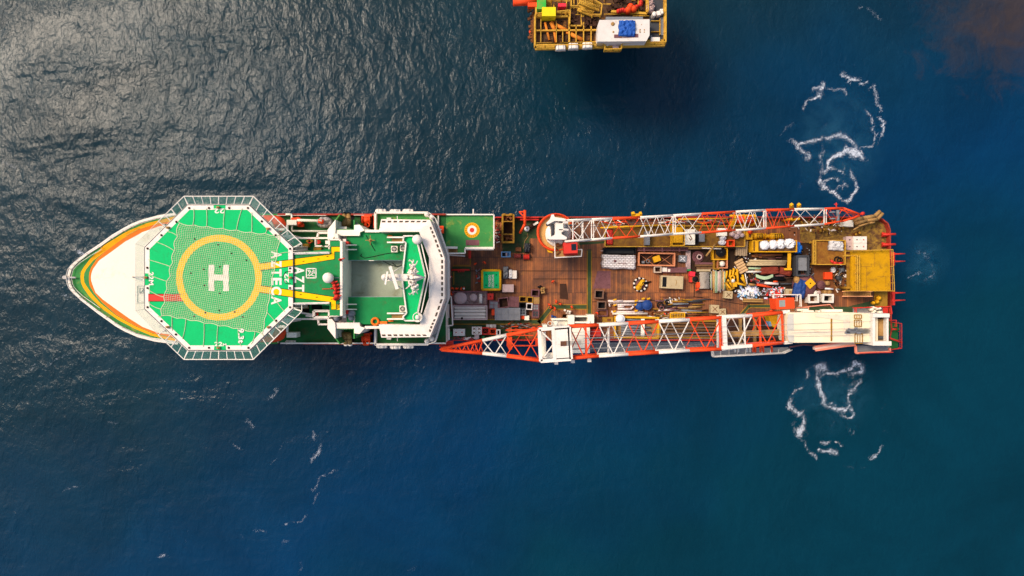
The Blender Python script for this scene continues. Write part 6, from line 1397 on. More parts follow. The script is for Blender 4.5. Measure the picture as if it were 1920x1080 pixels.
drum(1540, 534, 7.5, .8, mauve, 'wide dull brown drum right of the round tank'); box((1546.5, 510.5, 1560.5, 523.5), .7, cor, 'orange_grid_box', 'small square orange box with ribs on the rusty deck', 'box', 0, None, ZD, 'ribs')
drum(1552, 531, 4, .6, brass, 'low tan drum right of the wide dull brown drum')
GB = 'white open boxes by the green walkway'
openbin((1515.5, 552, 1535, 567.5), 1.6, cwh, 'white_bin', 'white-rimmed open box with reddish insides, left of the pair', 'cargo bin', 2, GB, fill=rust, t=.22); openbin((1542, 551.5, 1562.5, 567), 1.6, cwh, 'white_bin', 'white-rimmed open box with black insides, right of the pair', 'cargo bin', -2, GB, fill=black, t=.22)
drum(1530, 549, 3.8, 1.0, cwh, 'white drum above the left white-rimmed box'); drum(1536, 548.5, 3.3, .9, pink, 'pinkish drum right of the white drum')
for x, l in ((1548, 'left'), (1556, 'right')): drum(x, 548, 3.8, .9, brass, l + ' tan drum of the pair above the right white-rimmed box', 'tan drums above the white-rimmed box')
pipe(1508, 552, 1526, 549, .15, grey, 'grey pipe beside the white drum', None, z=6.8); pipe(1547, 541, 1562, 542, .15, tarpw, 'short white pipe above the pair of tan drums', None, z=6.8)
# white cube tanks
GT = 'white cube tanks near the stern'
for i, x in enumerate((1593, 1606.5, 1619)):
    for j, y in enumerate((449.5, 462.3)):
        w = 6.0; box((x - w, y - w, x + w, y + w), 1.2 + (.5 if i else 0), cwh if i else pink, 'liquid_tank', ('dull pinkish', 'plain white', 'rightmost white')[i] + ' cube tank in the ' + ('upper' if j == 0 else 'lower') + ' row near the stern', 'tank', 0, GT, detail='cap', dm=red if i == 2 else black)
lumpy((1556, 451, 1584, 470), .8, paint('grey_white_tarp', '#c4c0bc', .8, '#8a8078', .3), 'white_tarpaulin', 'dirty white tarpaulin on the ochre raised platform near the stern', 'tarpaulin', -4, None, 8.4, 7, .25, 71)
t0 = T('red_dinghy_part', 'red curved fitting with dark hoses at the lower edge of the ochre raised platform', 'fitting', *P(1571, 489, 9).xy, 8.4); m = MB(); m.path([(-1, .1, .2), (-.6, -.3, .25), (.2, -.45, .25), (1.0, -.35, .2)], .22, 10); m.build('red_arm', red, t0, True); m = MB(); m.torus((.1, .2, .2), .5, .1); m.torus((.5, .15, .25), .4, .1); m.build('hose', black, t0, True)
box((1582, 413, 1600, 424.5), 1.3, cream, 'cream_locker', 'cream locker at the root of the bent tan pipes', 'locker', -3)
G = 'bent tan pipes at the stern corner'
for x0, y0, x1, y1, bend, r, l in ((1600, 413, 1618, 409, [(1640, 405), (1650, 396)], .32, 'thick bent tan pipe reaching furthest over the stern corner'), (1604, 419, 1625, 413, [(1645, 411), (1655, 400)], .3, 'bent tan pipe, lower neighbour of the thickest one'), (1610, 424, 1630, 418, [(1640, 417)], .16, 'slender pale pipe below the two bent tan pipes'), (1600, 431, 1612, 424, None, .12, 'thin tan rod under the slender pale pipe')): pipe(x0, y0, x1, y1, r, brass, l, G, z=8, bend=bend)
for x, y, l in ((1542, 432, 'left'), (1577, 428, 'middle'), (1608, 438, 'right')):
    t0 = T('bollard', 'rusty yellow double bollard, ' + l + ' one near the small crane boom tip', 'bollard', *P(x, y, 6.6).xy, ZD, 20, 'rusty bollards at the stern'); m = MB(); m.box((0, 0, .08), (1.3, .6, .16)); m.build('base', rust, t0, True)
    for s in (-.35, .35): m = MB(); m.lathe((s, 0, .16), [(.18, 0), (.18, .5), (.24, .55), (.24, .62), (.001, .63)], 12); m.build('post', ochre, t0, True)
for x, y, r, mt, l in ((1588, 505, 3.5, grey, 'grey'), (1581, 521, 4.2, dgrey, 'dark grey')): drum(x - 8, y, r, .9, mt, l + ' drum left of the yellow stern platform')
lumpy((1560, 500, 1570, 512), .8, tarpw, 'white_sack', 'small white sack below the ochre raised platform', 'sack', 0, None, ZD, 2, seed=77)
# ---- lifeboats, life rafts, winches, fore deck gear
for s, lab in ((0, 'orange enclosed lifeboat showing behind the top corner of the helideck'), (1, 'orange enclosed lifeboat showing behind the bottom corner of the helideck')):
    y = 421 if s == 0 else 624; c = P(498, y, 15.5); t0 = T('lifeboat', lab, 'lifeboat', c.x, c.y, 13.6, 0, 'lifeboats behind the helideck')
    m = MB(); L_, W_ = 6.2, 3.2; vs = []; N, M_ = 16, 12
    for i in range(N + 1):
        u = i / N * 2 - 1; e = (1 - abs(u) ** 3.2) ** .5 if abs(u) < 1 else 0
        for j in range(M_):
            a = 2 * pi * j / M_; vs.append((u * L_ / 2, cos(a) * W_ / 2 * max(e, .05), 1.2 + sin(a) * (1.0 if sin(a) > 0 else .9) * max(e, .05)))
    m.smooth = True; m.add(vs, [(i * M_ + j, i * M_ + (j + 1) % M_, (i + 1) * M_ + (j + 1) % M_, (i + 1) * M_ + j) for i in range(N) for j in range(M_)]); m.build('hull', cor, t0, True)
    m = MB(); m.box((.4, 0, 2.2), (1.5, 1.3, .5), 0, .8); m.build('canopy_hatch', red, t0, True)
    m = MB(); m.box((.4, .0, 2.48), (.5, .6, .04)); m.build('hatch_window', glass, t0, True)
    x0 = c.x
    t1 = T('boat_davit', 'pale lifeboat davit arm at the ' + ('top' if s == 0 else 'bottom') + ' corner of the helideck', 'davit', c.x + 3.2, c.y + (-.5 if s == 0 else .5), 13, 0, 'lifeboat davits')
    m = MB(); sg = 1 if s == 0 else -1; m.bar((-2, .8 * sg, 3.6), (-.6, -2.2 * sg, 3.4), .35, .3); m.bar((.3, .4 * sg, 2.6), (.3, -2.6 * sg, 2.4), .3, .3); m.build('davit_arm', cream, t1, True); m = MB(); m.box((.8, .9 * sg, 1.0), (1.6, .8, 2.0)); m.box((0, -2.4 * sg, .9), (.5, .5, 1.8)); m.build('davit_base', cream, t1, True)
c = P(560, 415, 14.5); t0 = T('knuckle_boom', 'folded deck crane with an orange base and a cream boom on the upper side deck', 'deck crane', *P(560, 415, 14).xy, 13)
m = MB(); m.lathe((0, 0, 0), [(.5, 0), (.5, 1), (.7, 1.1), (.6, 1.8)], 16); m.box((-.5, .1, 1.2), (1.1, .9, .7)); m.box((.2, -.6, .5), (.9, .5, .8)); m.build('base', cor, t0, True)
m = MB(); m.tube((0, .1, 1.8), (4.0, .0, 1.7), .22, 12); m.build('boom_arm', cream, t0, True); m = MB(); m.tube((3.4, 0, 1.6), (4.2, -.1, 1.5), .35, 12); m.box((3.9, -.3, 1.2), (.5, .3, .6)); m.build('boom_knuckle', cor, t0, True)
lumpy((591, 405, 622, 427), 1.2, paint('dusty_canvas', '#a59c94', .85, '#6a6058', .3), 'covered_workboat', 'dusty canvas-covered boat under the tip of the folded deck crane', 'covered boat', 3, None, 13, 3, .3, 81)
t0 = T('pipe_rail', 'cream pipe running down and along the upper side deck', 'pipe', *P(547, 420, 13.5).xy, 13.2); g = t0.location; m = MB(); m.path([P(536, 402, 14) - g, P(547, 402, 14) - g, P(547.5, 433, 14) - g, P(614, 433.5, 14) - g], .16, 8); m.build('pipe', cream, t0, True); m = MB()
for x in (560, 580, 600): m.tube(P(x, 433.5, 14) - g, P(x, 433.5, 14) - g - Vector((0, 0, .8)), .08)
m.build('pipe_support', cream, t0, True)
t0 = T('mooring_fairlead', 'small white fairlead on the lower rail near the helideck', 'fairlead', *P(544, 642, 13.6).xy, 13); m = MB()
for s in (-.5, .4): m.lathe((s, 0, 0), [(.2, 0), (.2, .7), (.3, .8), (.001, .85)], 10)
m.build('roller', cwh, t0, True); m = MB(); m.box((0, 0, .1), (1.5, .6, .2)); m.build('base', cwh, t0, True)
for s, lab in ((0, 'orange-red deck winch between the upper funnel and the bridge wing'), (1, 'orange-red deck winch between the lower funnel and the bridge wing')):
    y = 414 if s == 0 else 636; c = P(686, y, 14.5); t0 = T('boat_winch', lab, 'winch', c.x, c.y, 13.02, 0, 'orange winches beside the funnels')
    m = MB(); m.box((0, 0, .05), (2.4, 2.4, .1)); m.build('base_plate', black if s == 0 else drust, t0, True)
    m = MB(); m.tube((-.6, .1, .8), (.6, .3, .8), .5, 16); m.tube((-.7, .1, .8), (-.55, .1, .8), .75, 16); m.tube((.5, .3, .8), (.65, .3, .8), .75, 16); m.torus((.1, -.6, .9), .35, .12); m.lathe((-.3, -.7, .1), [(.35, 0), (.4, .8), (.001, 1.1)], 12); m.bar((-.8, .7, .9), (.9, .9, 1.1), .3, .3); m.build('winch_drum', cor, t0, True)
    m = MB(); m.box((.2, .8 * (1 if s == 0 else 1), .5), (1.2, .5, .9)); m.tube((1.15, -1.1, .7), (1.15, 1.1, .7), .12); m.build('motor', blue if s else cor, t0, True)
for s in (0, 1):
    for i, x in enumerate(((714, 741, 765) if s == 0 else (716, 741.5, 765.7))):
        y = (396.5, 397, 396.5)[i] if s == 0 else (648.5, 650, 649)[i]; c = P(x, y, 15.5)
        t0 = T('liferaft_canister', ('left', 'middle', 'right')[i] + ' white life raft capsule hung outside the ' + ('upper' if s == 0 else 'lower') + ' bridge wing', 'life raft', c.x, c.y, 15.0, 0, 'life raft capsules')
        m = MB(); m.lathe((0, 0, 0), [(.01, 0), (.02, .01)], 6); m.tube((-.62, 0, .4), (.62, 0, .4), .42, 16); m.tube((-.85, 0, .4), (-.62, 0, .4), .3, 16, .42); m.tube((.62, 0, .4), (.85, 0, .4), .42, 16, .3); m.build('shell', cwh, t0, True)
        m = MB(); m.torus((-.3, 0, .4), .43, .03, 18, 5, 'x'); m.torus((.3, 0, .4), .43, .03, 18, 5, 'x'); m.build('strap', grey, t0, True); m = MB(); m.box((0, 0, -.1), (1.2, .9, .15)); m.tube((0, 0, -.1), (0, -1.0 if s == 0 else 1.0, -.6), .08); m.build('cradle', cwh, t0, True)
# ---- people: one continuous skinned body each
def skin_body(J, E, Rr, name):
    me = bpy.data.meshes.new(name); me.from_pydata(J, E, []); o = bpy.data.objects.new(name, me); col.objects.link(o)
    md = o.modifiers.new('s', 'SKIN'); md.use_smooth_shade = True
    for v, r in zip(me.skin_vertices[0].data, Rr): v.radius = r
    me.skin_vertices[0].data[0].use_root = True
    o.modifiers.new('u', 'SUBSURF').levels = 1
    bpy.context.view_layer.update()
    dm = bpy.data.meshes.new_from_object(o.evaluated_get(bpy.context.evaluated_depsgraph_get()))
    bpy.data.objects.remove(o); return dm
def person_mesh(pose):
    J = [(0, 0, .95), (0, 0, 1.15), (0, .01, 1.36), (0, 0, 1.50), (0, .03, 1.60), (0, .03, 1.70)]
    Rr = [(.16, .11), (.15, .10), (.19, .11), (.06, .06), (.085, .10), (.07, .085)]
    E = [(0, 1), (1, 2), (2, 3), (3, 4), (4, 5)]
    for s in (-1, 1):
        b = len(J); lean = .28 * s if pose == 1 else .06 * s
        J += [(.11 * s, 0, .86), (.12 * s, .05 + lean * .5, .48), (.12 * s, -.02 + lean * .2, .09), (.13 * s, .12 + lean * .2, .05)]; Rr += [(.10, .10), (.068, .07), (.045, .05), (.045, .03)]; E += [(0, b), (b, b + 1), (b + 1, b + 2), (b + 2, b + 3)]
        b = len(J)
        if pose == 0: J += [(.20 * s, 0, 1.40), (.27 * s, -.02, 1.13), (.27 * s, .14, .92), (.26 * s, .19, .84)]
        elif pose == 1: J += [(.20 * s, 0, 1.40), (.26 * s, .06 * s, 1.13), (.24 * s, .24 + .1 * s, 1.02), (.22 * s, .32 + .1 * s, 1.0)]
        else: J += [(.20 * s, 0, 1.40), (.30 * s, .16, 1.22), (.2 * s, .42, 1.14), (.18 * s, .50, 1.14)]
        Rr += [(.075, .075), (.05, .05), (.036, .036), (.03, .045)]; E += [(2, b), (b, b + 1), (b + 1, b + 2), (b + 2, b + 3)]
        h = b + 3; hx0 = J[h]                                    # five fingers
        for f in range(5):
            dx = (f - 1.5) * .018 if f < 4 else -s * .04; J.append((hx0[0] + dx, hx0[1] + (.05 if f < 4 else .02), hx0[2] - (.055 if f < 4 else .02) - .006 * (f % 3))); Rr.append((.009, .009)); E.append((h, len(J) - 1))
    dm = skin_body(J, E, Rr, 'body')
    for mt in (suit, skin, boots): dm.materials.append(mt)
    for p in dm.polygons:
        z = p.center.z; p.use_smooth = True
        hand = any((p.center - Vector(J[b])).length < .085 for b in (13, 13 + 0, 22, 10 + 3)) if False else False
        p.material_index = 1 if z > 1.49 else (2 if z < .14 else 0)
    for s_i in (0, 1):
        hi = 6 + s_i * 13 + 4 + 3
        for p in dm.polygons:
            if (p.center - Vector(J[hi])).length < .075 or (p.center - Vector(J[hi + 1])).length < .06: p.material_index = 1
    return dm
def helmet(m, c=(0, .03, 1.73)):
    m.lathe(c, [(.165, 0), (.14, .02), (.135, .07), (.10, .13), (.04, .16), (.001, .165)], 18); m.box((c[0], c[1] + .15, c[2] + .01), (.16, .09, .015)); return m
def face(m):
    for s in (-1, 1): m.box((.035 * s, .135, 1.66), (.022, .012, .012)); m.box((.095 * s, .03, 1.645), (.02, .035, .05))
    m.box((0, .145, 1.625), (.022, .03, .04)); m.box((0, .13, 1.585), (.045, .012, .01)); return m
bodies = [person_mesh(i) for i in range(3)]; hm = {}
people = [(891, 495, 0, 40, 'o', 'in orange coverall, lying orange shape left of the upper pair on the planks above the green box'), (909, 492, 1, 120, 'o', 'in orange coverall walking on the planks above the green lettered box'),
 (843.7, 519, 0, 200, 'w', 'in orange coverall and white helmet beside the bridge wall above the tank skid'), (848, 540, 2, 160, 'o', 'in orange coverall at the lower left corner of the green square'),
 (856, 541.5, 0, 10, 'o', 'in orange coverall, leftmost in the row along the tank skid'), (864, 541, 1, 250, 'o', 'in orange coverall in the middle of the row along the tank skid'), (870, 541, 0, 80, 'w', 'in orange coverall and white helmet at the right end of the row along the tank skid'),
 (845.5, 551, 2, 300, 'o', 'in orange coverall at the left end of the tank skid'), (841.5, 547, 1, 20, 'o', 'in orange coverall closest to the bridge wall by the tank skid'),
 (1037, 527, 1, 200, 'o', 'in orange coverall standing alone in the middle of the open planks'), (1030, 571.5, 0, 320, 'o', 'in orange coverall, left one of the two standing together on the walkway corner'), (1033.5, 574.5, 2, 120, 'o', 'in orange coverall, right one of the two standing together on the walkway corner'),
 (1043.5, 566, 1, 60, 'o', 'in orange coverall on the planks just above the green walkway'), (1051, 569.5, 0, 190, 'o', 'in orange coverall above the green walkway, right neighbour of another'), (1041, 579, 2, 90, 'o', 'in orange coverall on the lower edge of the green walkway'),
 (1072, 576, 1, 280, 'o', 'in orange coverall on the green walkway above the white canisters'), (1120.5, 587, 1, 140, 'o', 'in orange coverall by the low tray above the boom'), (1309, 543, 0, 45, 'o', 'in orange coverall at the foot of the grey tube stack')]
for (x, y, ps, rz, h, l) in people:
    c = P(x, y, 7.7); t0 = T('person', 'worker ' + l.replace('lying orange shape ', '').replace(' at the right end of the row along the tank skid', ' at the right end of the tank skid row'), 'person', c.x, c.y, ZD + .03, rz, 'deck workers in orange coveralls')
    o = bpy.data.objects.new('body', bodies[ps]); col.objects.link(o); o.parent = t0
    if h not in hm: hm[h] = helmet(MB()).build('helmet', cwh if h == 'w' else cor, t0, True)
    else: o = bpy.data.objects.new('helmet', hm[h].data); col.objects.link(o); o.parent = t0
    if 'f' not in hm: hm['f'] = face(MB()).build('face_features', skin, t0, True)
    else: o = bpy.data.objects.new('face_features', hm['f'].data); col.objects.link(o); o.parent = t0
# ================================================================= OIL PLATFORM
g = P(1125, 20, 0)
pf = thing('oil_platform', 'yellow steel oil platform with grating decks standing in the sea', 'oil platform', (g.x, g.y, 0))
ZQ = 21.0
def pbox(m, x0, y0, x1, y1, z0, z1): m.pp([(x0, y0), (x1, y0), (x1, y1), (x0, y1)], z0, z1)
m = MB(); pbox(m, 1003, -70, 1246, 87, ZQ - .9, ZQ - .5); part(m, 'grating_deck', grate, pf)
m = MB(); pbox(m, 1003, -70, 1246, 86, 13.2, 13.6); part(m, 'lower_deck', drust, pf)
m = MB()
for x0, y0, x1, y1, w in ((1003, 32, 1003, 90, .45), (1246, -70, 1246, 83, .5), (1005, 32, 1068, 31, .4), (1067, 24, 1067, 82, .35), (1005, 58, 1121, 57, .3), (1080, 48, 1080, 82, .22), (1094, 28, 1094, 78, .22), (1108, 50, 1108, 82, .22), (1043, 40, 1043, 82, .15), (1055, 60, 1055, 82, .15), (1014, 36, 1014, 82, .15), (1003, 82, 1121, 82, .3),
    (1212, -20, 1212, 26, .35), (1005, -70, 1005, 32, .4), (1146, 22, 1212, 26, .5), (1068, 49, 1090, 49, .3), (1090, 24, 1090, 49, .35), (1237, 36, 1237, 66, .15), (1220, 40, 1236, 40, .1), (1220, 60, 1236, 60, .1)): m.bar(P(x0, y0, ZQ), P(x1, y1, ZQ), w * .7, .5)
m.bar(P(1003, 88, ZQ), P(1246, 81, ZQ), 1.0, .5); part(m, 'deck_beam', pyel, pf)
m = MB()
for i in range(12):
    x = 1010 + i * 20
    if 1030 < x < 1240: m.bar(P(x, -60, 13.9), P(x, 84, 13.9), .25, .3)
for y in (0, 30, 60, 80): m.bar(P(1005, y, 17), P(1244, y, 17), .3, .4)
part(m, 'lower_beam', ochre, pf)
m = MB()
for x, y in ((1020, 2), (1130, 2), (1228, 2), (1020, -60), (1228, -60)): p = P(x, y, 17); m.tube((p.x, p.y, -6), (p.x, p.y, ZQ - .5), .75, 16)
a = [P(x, y, 8) for x, y in ((1020, -12), (1228, -12), (1228, -60), (1020, -60))]
for i in range(4):
    p, q = a[i], a[(i + 1) % 4]; m.tube((p.x, p.y, 3), (q.x, q.y, 3), .35, 10); m.tube((p.x, p.y, 3), (q.x, q.y, 13), .3, 10)
part(m, 'jacket_leg', ochre, pf)
m = MB(); m.rail([P(1003, 90, ZQ), P(1040, 89, ZQ), P(1130, 87, ZQ)], 1.1, 1.5, .08); m.rail([P(1165, 86, ZQ), P(1246, 83, ZQ), P(1246, -70, ZQ)], 1.1, 1.6, .08); m.rail([P(1003, 90, ZQ), P(1003, 32, ZQ)], 1.1, 1.6, .08); m.rail([P(1006, 31, ZQ), P(1068, 25, ZQ)], 1.2, 1.4, .1); m.rail([P(1068, 26, ZQ), P(1067, 50, ZQ)], 1.2, 1.4, .1); m.rail([P(1090, 24, ZQ), P(1112, 27, ZQ)], 1.1, 1.2, .08); m.rail([P(1111, 5, ZQ + 1), P(1127, 14, ZQ + 1), P(1125, 33, ZQ + 1), P(1110, 33, ZQ + 1)], 1.2, 1.2, .1); m.rail([P(1034, -20, ZQ), P(1034, 5, ZQ), P(1070, 5, ZQ), P(1070, 17, ZQ), P(1083, 17, ZQ)], 1.2, 1.4, .1); m.rail([P(1212, -20, ZQ), P(1213, 26, ZQ)], 1.2, 1.4, .09)
part(m, 'yellow_railing', pyel, pf)
m = MB()                                             # the two stair flights
for (ax, ay, bx, by, zb) in ((1086, 0, 1124, 15, 2.4), (1084, 14, 1112, 25, .8)):
    A, B = P(ax, ay, ZQ + zb), P(bx, by, ZQ + .6); d = (B - A); d.z = 0; d.normalize(); n_ = Vector((-d.y, d.x, 0)) * .5
    for s in (-1, 1): m.bar(A + n_ * s, B + n_ * s, .14, .3); m.tube(A + n_ * s + Vector((0, 0, 1)), B + n_ * s + Vector((0, 0, 1)), .07)
    for i in range(12): c = A.lerp(B, (i + .5) / 12); m.bar(c - n_, c + n_, .2, .06)
part(m, 'stair_flight', pyel, pf)
m = MB(); pbox(m, 1132, 80, 1163, 96.5, ZQ - .6, ZQ - .3); m.rail([P(1132, 82, ZQ - .3), P(1132.5, 97, ZQ - .3), P(1163, 96, ZQ - .3), P(1164, 81, ZQ - .3)], 1.1, 1.2, .12); m.add([P(1113, 86, ZQ), P(1120, 86, ZQ), P(1117, 92, ZQ)] + [P(1121, 86, ZQ), P(1128, 86, ZQ), P(1125, 92, ZQ)], [(0, 1, 2), (3, 4, 5)]); pbox(m, 1194, 82, 1200, 88, ZQ - .3, ZQ + .2); pbox(m, 1040, 89, 1046, 92.5, ZQ - .3, ZQ + .2); part(m, 'side_balcony', pyel, pf)
m = MB(); pbox(m, 1218, 0, 1244, 80, ZQ - .45, ZQ - .2); pbox(m, 1140, 60, 1218, 80, ZQ - .45, ZQ - .3); part(m, 'grey_plate_deck', dgrey, pf)
m = MB(); pbox(m, 1238, 32, 1244, 66, ZQ - .2, ZQ); part(m, 'grey_strip', grey, pf)
m = MB(); pbox(m, 1008, 0, 1035, 30, ZQ - .6, ZQ - .45); part(m, 'rusty_floor', ochre, pf)
m = MB(); m.tube(P(962, 3, ZQ), P(1006, 1, ZQ), .55, 14); m.tube(P(962, 8, ZQ - .6), P(1002, 6.5, ZQ - .6), .3, 10); m.tube(P(966, -12, ZQ), P(1006, -9, ZQ), .4, 12); m.box((*P(998, 3, ZQ).xy, ZQ - .1), (1.4, 1.8, .9)); part(m, 'orange_flare_pipe', cor, pf)
m = MB()
for a, b, r in (((1043, 47), (1064, 58), .3), ((1070, 64), (1092, 75), .32), ((1022, 42), (1030, 75), .18), ((1036, 40), (1043, 82), .2), ((1033, 42), (1041, 58), .3), ((1062, 60), (1068, 63), .25)): m.tube(P(*a, ZQ - .2), P(*b, ZQ - .25), r, 10)
part(m, 'orange_process_pipe', paint('pipe_orange', '#d8802c', .6, '#8a4a1c', .35), pf)
m = MB(); random.seed(17)
for i in range(70): x, y = random.uniform(1090, 1210), random.uniform(-8, 24) if i % 2 else random.uniform(30, 55); 
for i in range(60):
    x = random.uniform(1070, 1118); y = random.uniform(30, 52); p = P(x, y, ZQ - .3); m.box((p.x, p.y, ZQ - .4 + random.random() * .5), (random.uniform(.2, .8), random.uniform(.2, .8), .4), random.random())
for i in range(50):
    x = random.uniform(1142, 1208); y = random.uniform(-20, 20); p = P(x, y, ZQ - .3); m.box((p.x, p.y, ZQ - .4 + random.random() * .8), (random.uniform(.2, .9), random.uniform(.2, .8), .5), random.random())
for i in range(46):
    x = random.uniform(1010, 1112); y = random.uniform(38, 80); p = P(x, y, ZQ - .4); L_ = random.uniform(.5, 2.2); a_ = random.choice((0, pi / 2, .5)); m.bar((p.x - L_ / 2 * cos(a_), p.y - L_ / 2 * sin(a_), ZQ - .38), (p.x + L_ / 2 * cos(a_), p.y + L_ / 2 * sin(a_), ZQ - .38), random.uniform(.08, .3), .12)
part(m, 'process_equipment', drust, pf)
m = MB()
for i in range(40):
    x = random.uniform(1036, 1212); y = random.uniform(-30, 30); p = P(x, y, ZQ); L_ = random.uniform(.6, 3); a_ = random.choice((0, pi / 2)); m.tube((p.x - L_ / 2 * cos(a_), p.y - L_ / 2 * sin(a_), ZQ - .1), (p.x + L_ / 2 * cos(a_), p.y + L_ / 2 * sin(a_), ZQ - .1), random.uniform(.05, .14), 8)
part(m, 'pipework', pyel, pf)
m = MB()
for x, y in ((1164, 19), (1168, 18), (1172, 19), (1178, 17), (1186, 15), (1189, 18), (1201, 8), (1202, 4), (1160, 20), (1194, 12)): p = P(x, y, ZQ + .6); m.lathe((p.x, p.y, ZQ), [(.3, 0), (.35, .5), (.2, .8), (.001, .9)], 10)
part(m, 'red_valve', red, pf)
m = MB()
for x, y in ((1182, 13), (1188, 17), (1178, 19)): p = P(x, y, ZQ + .6); m.lathe((p.x, p.y, ZQ), [(.5, 0), (.5, .8), (.3, 1.2), (.001, 1.3)], 12)
part(m, 'orange_pump', cor, pf)
m = MB(); m.tube(P(1001, 12, ZQ - 2), P(999, 80, ZQ - 2), .12); random.seed(9)
for i in range(14): p = P(998 + random.uniform(-5, 4), 10 + i * 5, ZQ - 3); m.box((p.x, p.y, p.z), (.7, .4, .4), random.random())
part(m, 'side_pipework', rust, pf)
m = MB()
for x, y in ((996, 58), (1000, 52)): p = P(x, y, 18); m.lathe((p.x, p.y, 17), [(.3, 0), (.35, .8), (.001, 1)], 10)
part(m, 'red_side_valve', cor, pf)
def on(name, label, cat, x0, y0, x1, y1, zb, ht, mt, detail='lid', dm=None, rz=0): return box((x0, y0, x1, y1), ht, mt, name, label, cat, rz, None, zb, detail, dm)
t0 = T('white_deck_module', 'white flat-roofed module on the platform with rust spots', 'module', *P(1170, 57, 22.5).xy, ZQ - .4); g = t0.location
m = MB(); m.prism([P(x, y, 23) - g for x, y in ((1121, 46), (1124, 37.5), (1218, 36), (1218, 66), (1212, 77), (1120, 78))], 0, 2.4); m.build('module_roof', paint('module_white', '#dcd2c6', .65, '#b08050', .3, .7, .9), t0, True)
m = MB(); m.box((*(P(1172, 32.5, 23) - g).xy, 1.0), (70 * K(23), 8 * K(23), 1.6)); m.build('grey_annex', grey, t0, True)
m = MB()
for x, y, r in ((1149, 45, .3), (1200, 56, .12), (1208, 56, .1), (1200, 60, .12), (1208, 60, .1), (1203, 46, .06), (1150, 60, .15), (1164, 68, .2)): m.lathe((*(P(x, y, 23) - g).xy, 2.4), [(r, 0), (r, .03), (.001, .035)], 12)
m.build('rust_spot', brass, t0, True)
m = MB(); m.bar((*(P(1162, 71, 23) - g).xy, 2.42), (*(P(1194, 69.5, 23) - g).xy, 2.42), .1, .03); m.box((*(P(1157, 68, 23) - g).xy, 2.43), (.9, .5, .05)); m.box((*(P(1193.5, 67, 23) - g).xy, 2.43), (.5, .5, .05)); m.build('roof_marking', mauve, t0, True)
lumpy((1160.5, 36, 1192.5, 67), .5, paint('platform_blue', '#2c5fb4', .6, '#1a3a78', .3, .8, .8), 'blue_tarpaulin', 'crumpled blue tarpaulin on the white platform module', 'tarpaulin', -1, None, ZQ + 2, 9, .5, 91, 2.5)
on('yellow_box', 'bright yellow square box on the platform', 'box', 1016.5, 13.5, 1042, 30, ZQ - .4, 2, paint('pure_yellow', '#dcc418', .5))
on('green_container', 'bright green container at the platform\'s upper left', 'container', 1007, -10, 1023.5, 17, ZQ - .4, 1.6, paint('bright_green', '#36a840', .7, '#8a8a3a', .55))
on('red_box', 'small red box above the dark gap of the platform', 'box', 1047, 6.5, 1061.5, 12, ZQ - .4, 1.4, paint('bright_red', '#e83040', .5))
for i, (x, y) in enumerate(((1052, 86), (1076, 84), (1102.5, 82.7))):
    t0 = T('liferaft_canister', ('left', 'middle', 'right')[i] + ' white life raft box on the platform\'s yellow edge', 'life raft', *P(x, y, 22.4).xy, ZQ + .3, 1.5, 'life raft boxes on the platform edge'); m = MB(); m.lump((0, 0, 0), (1.6, .95, .8), 12, .01, 1, 8); m.build('shell', cwh, t0, True); m = MB()
    for s in (-.35, .35): m.box((s, 0, .79), (.07, .8, .05))
    m.build('strap', grey, t0, True)
lumpy((1213, -3, 1229, 22), 1, pink, 'grey_sheeting', 'crumpled pale sheeting at the platform\'s right side', 'sheeting', 0, None, ZQ - .2, 3, .5, 92, 3)
drum(1227, 25.5, 4, 1.2, cwh, 'white drum on the platform deck left of two white cases', zb=ZQ - .2); on('white_case', 'white case on the platform, left of the pair beside the white drum', 'case', 1232, 20.5, 1238.5, 28, ZQ - .2, 1, cwh, rz=10); on('white_case', 'white case on the platform, right and upper of the pair beside the white drum', 'case', 1238, 17, 1243, 25, ZQ - .2, 1, cwh, rz=5)
on('white_chest', 'pale chest at the lower right corner of the platform', 'chest', 1221, 70, 1237, 77, ZQ - .2, 1, cwh); lumpy((1218, 65, 1225, 72), .8, grey, 'grey_sack', 'small grey sack left of the pale chest on the platform', 'sack', 0, None, ZQ - .2, 2, seed=93)
t0 = drum(1139.5, 83, 2.4, .8, cwh, 'small white drum in the platform\'s side balcony', zb=ZQ - .3); on('balcony_case', 'pink case in the platform\'s side balcony', 'case', 1149, 82, 1160, 91, ZQ - .3, .8, pink)
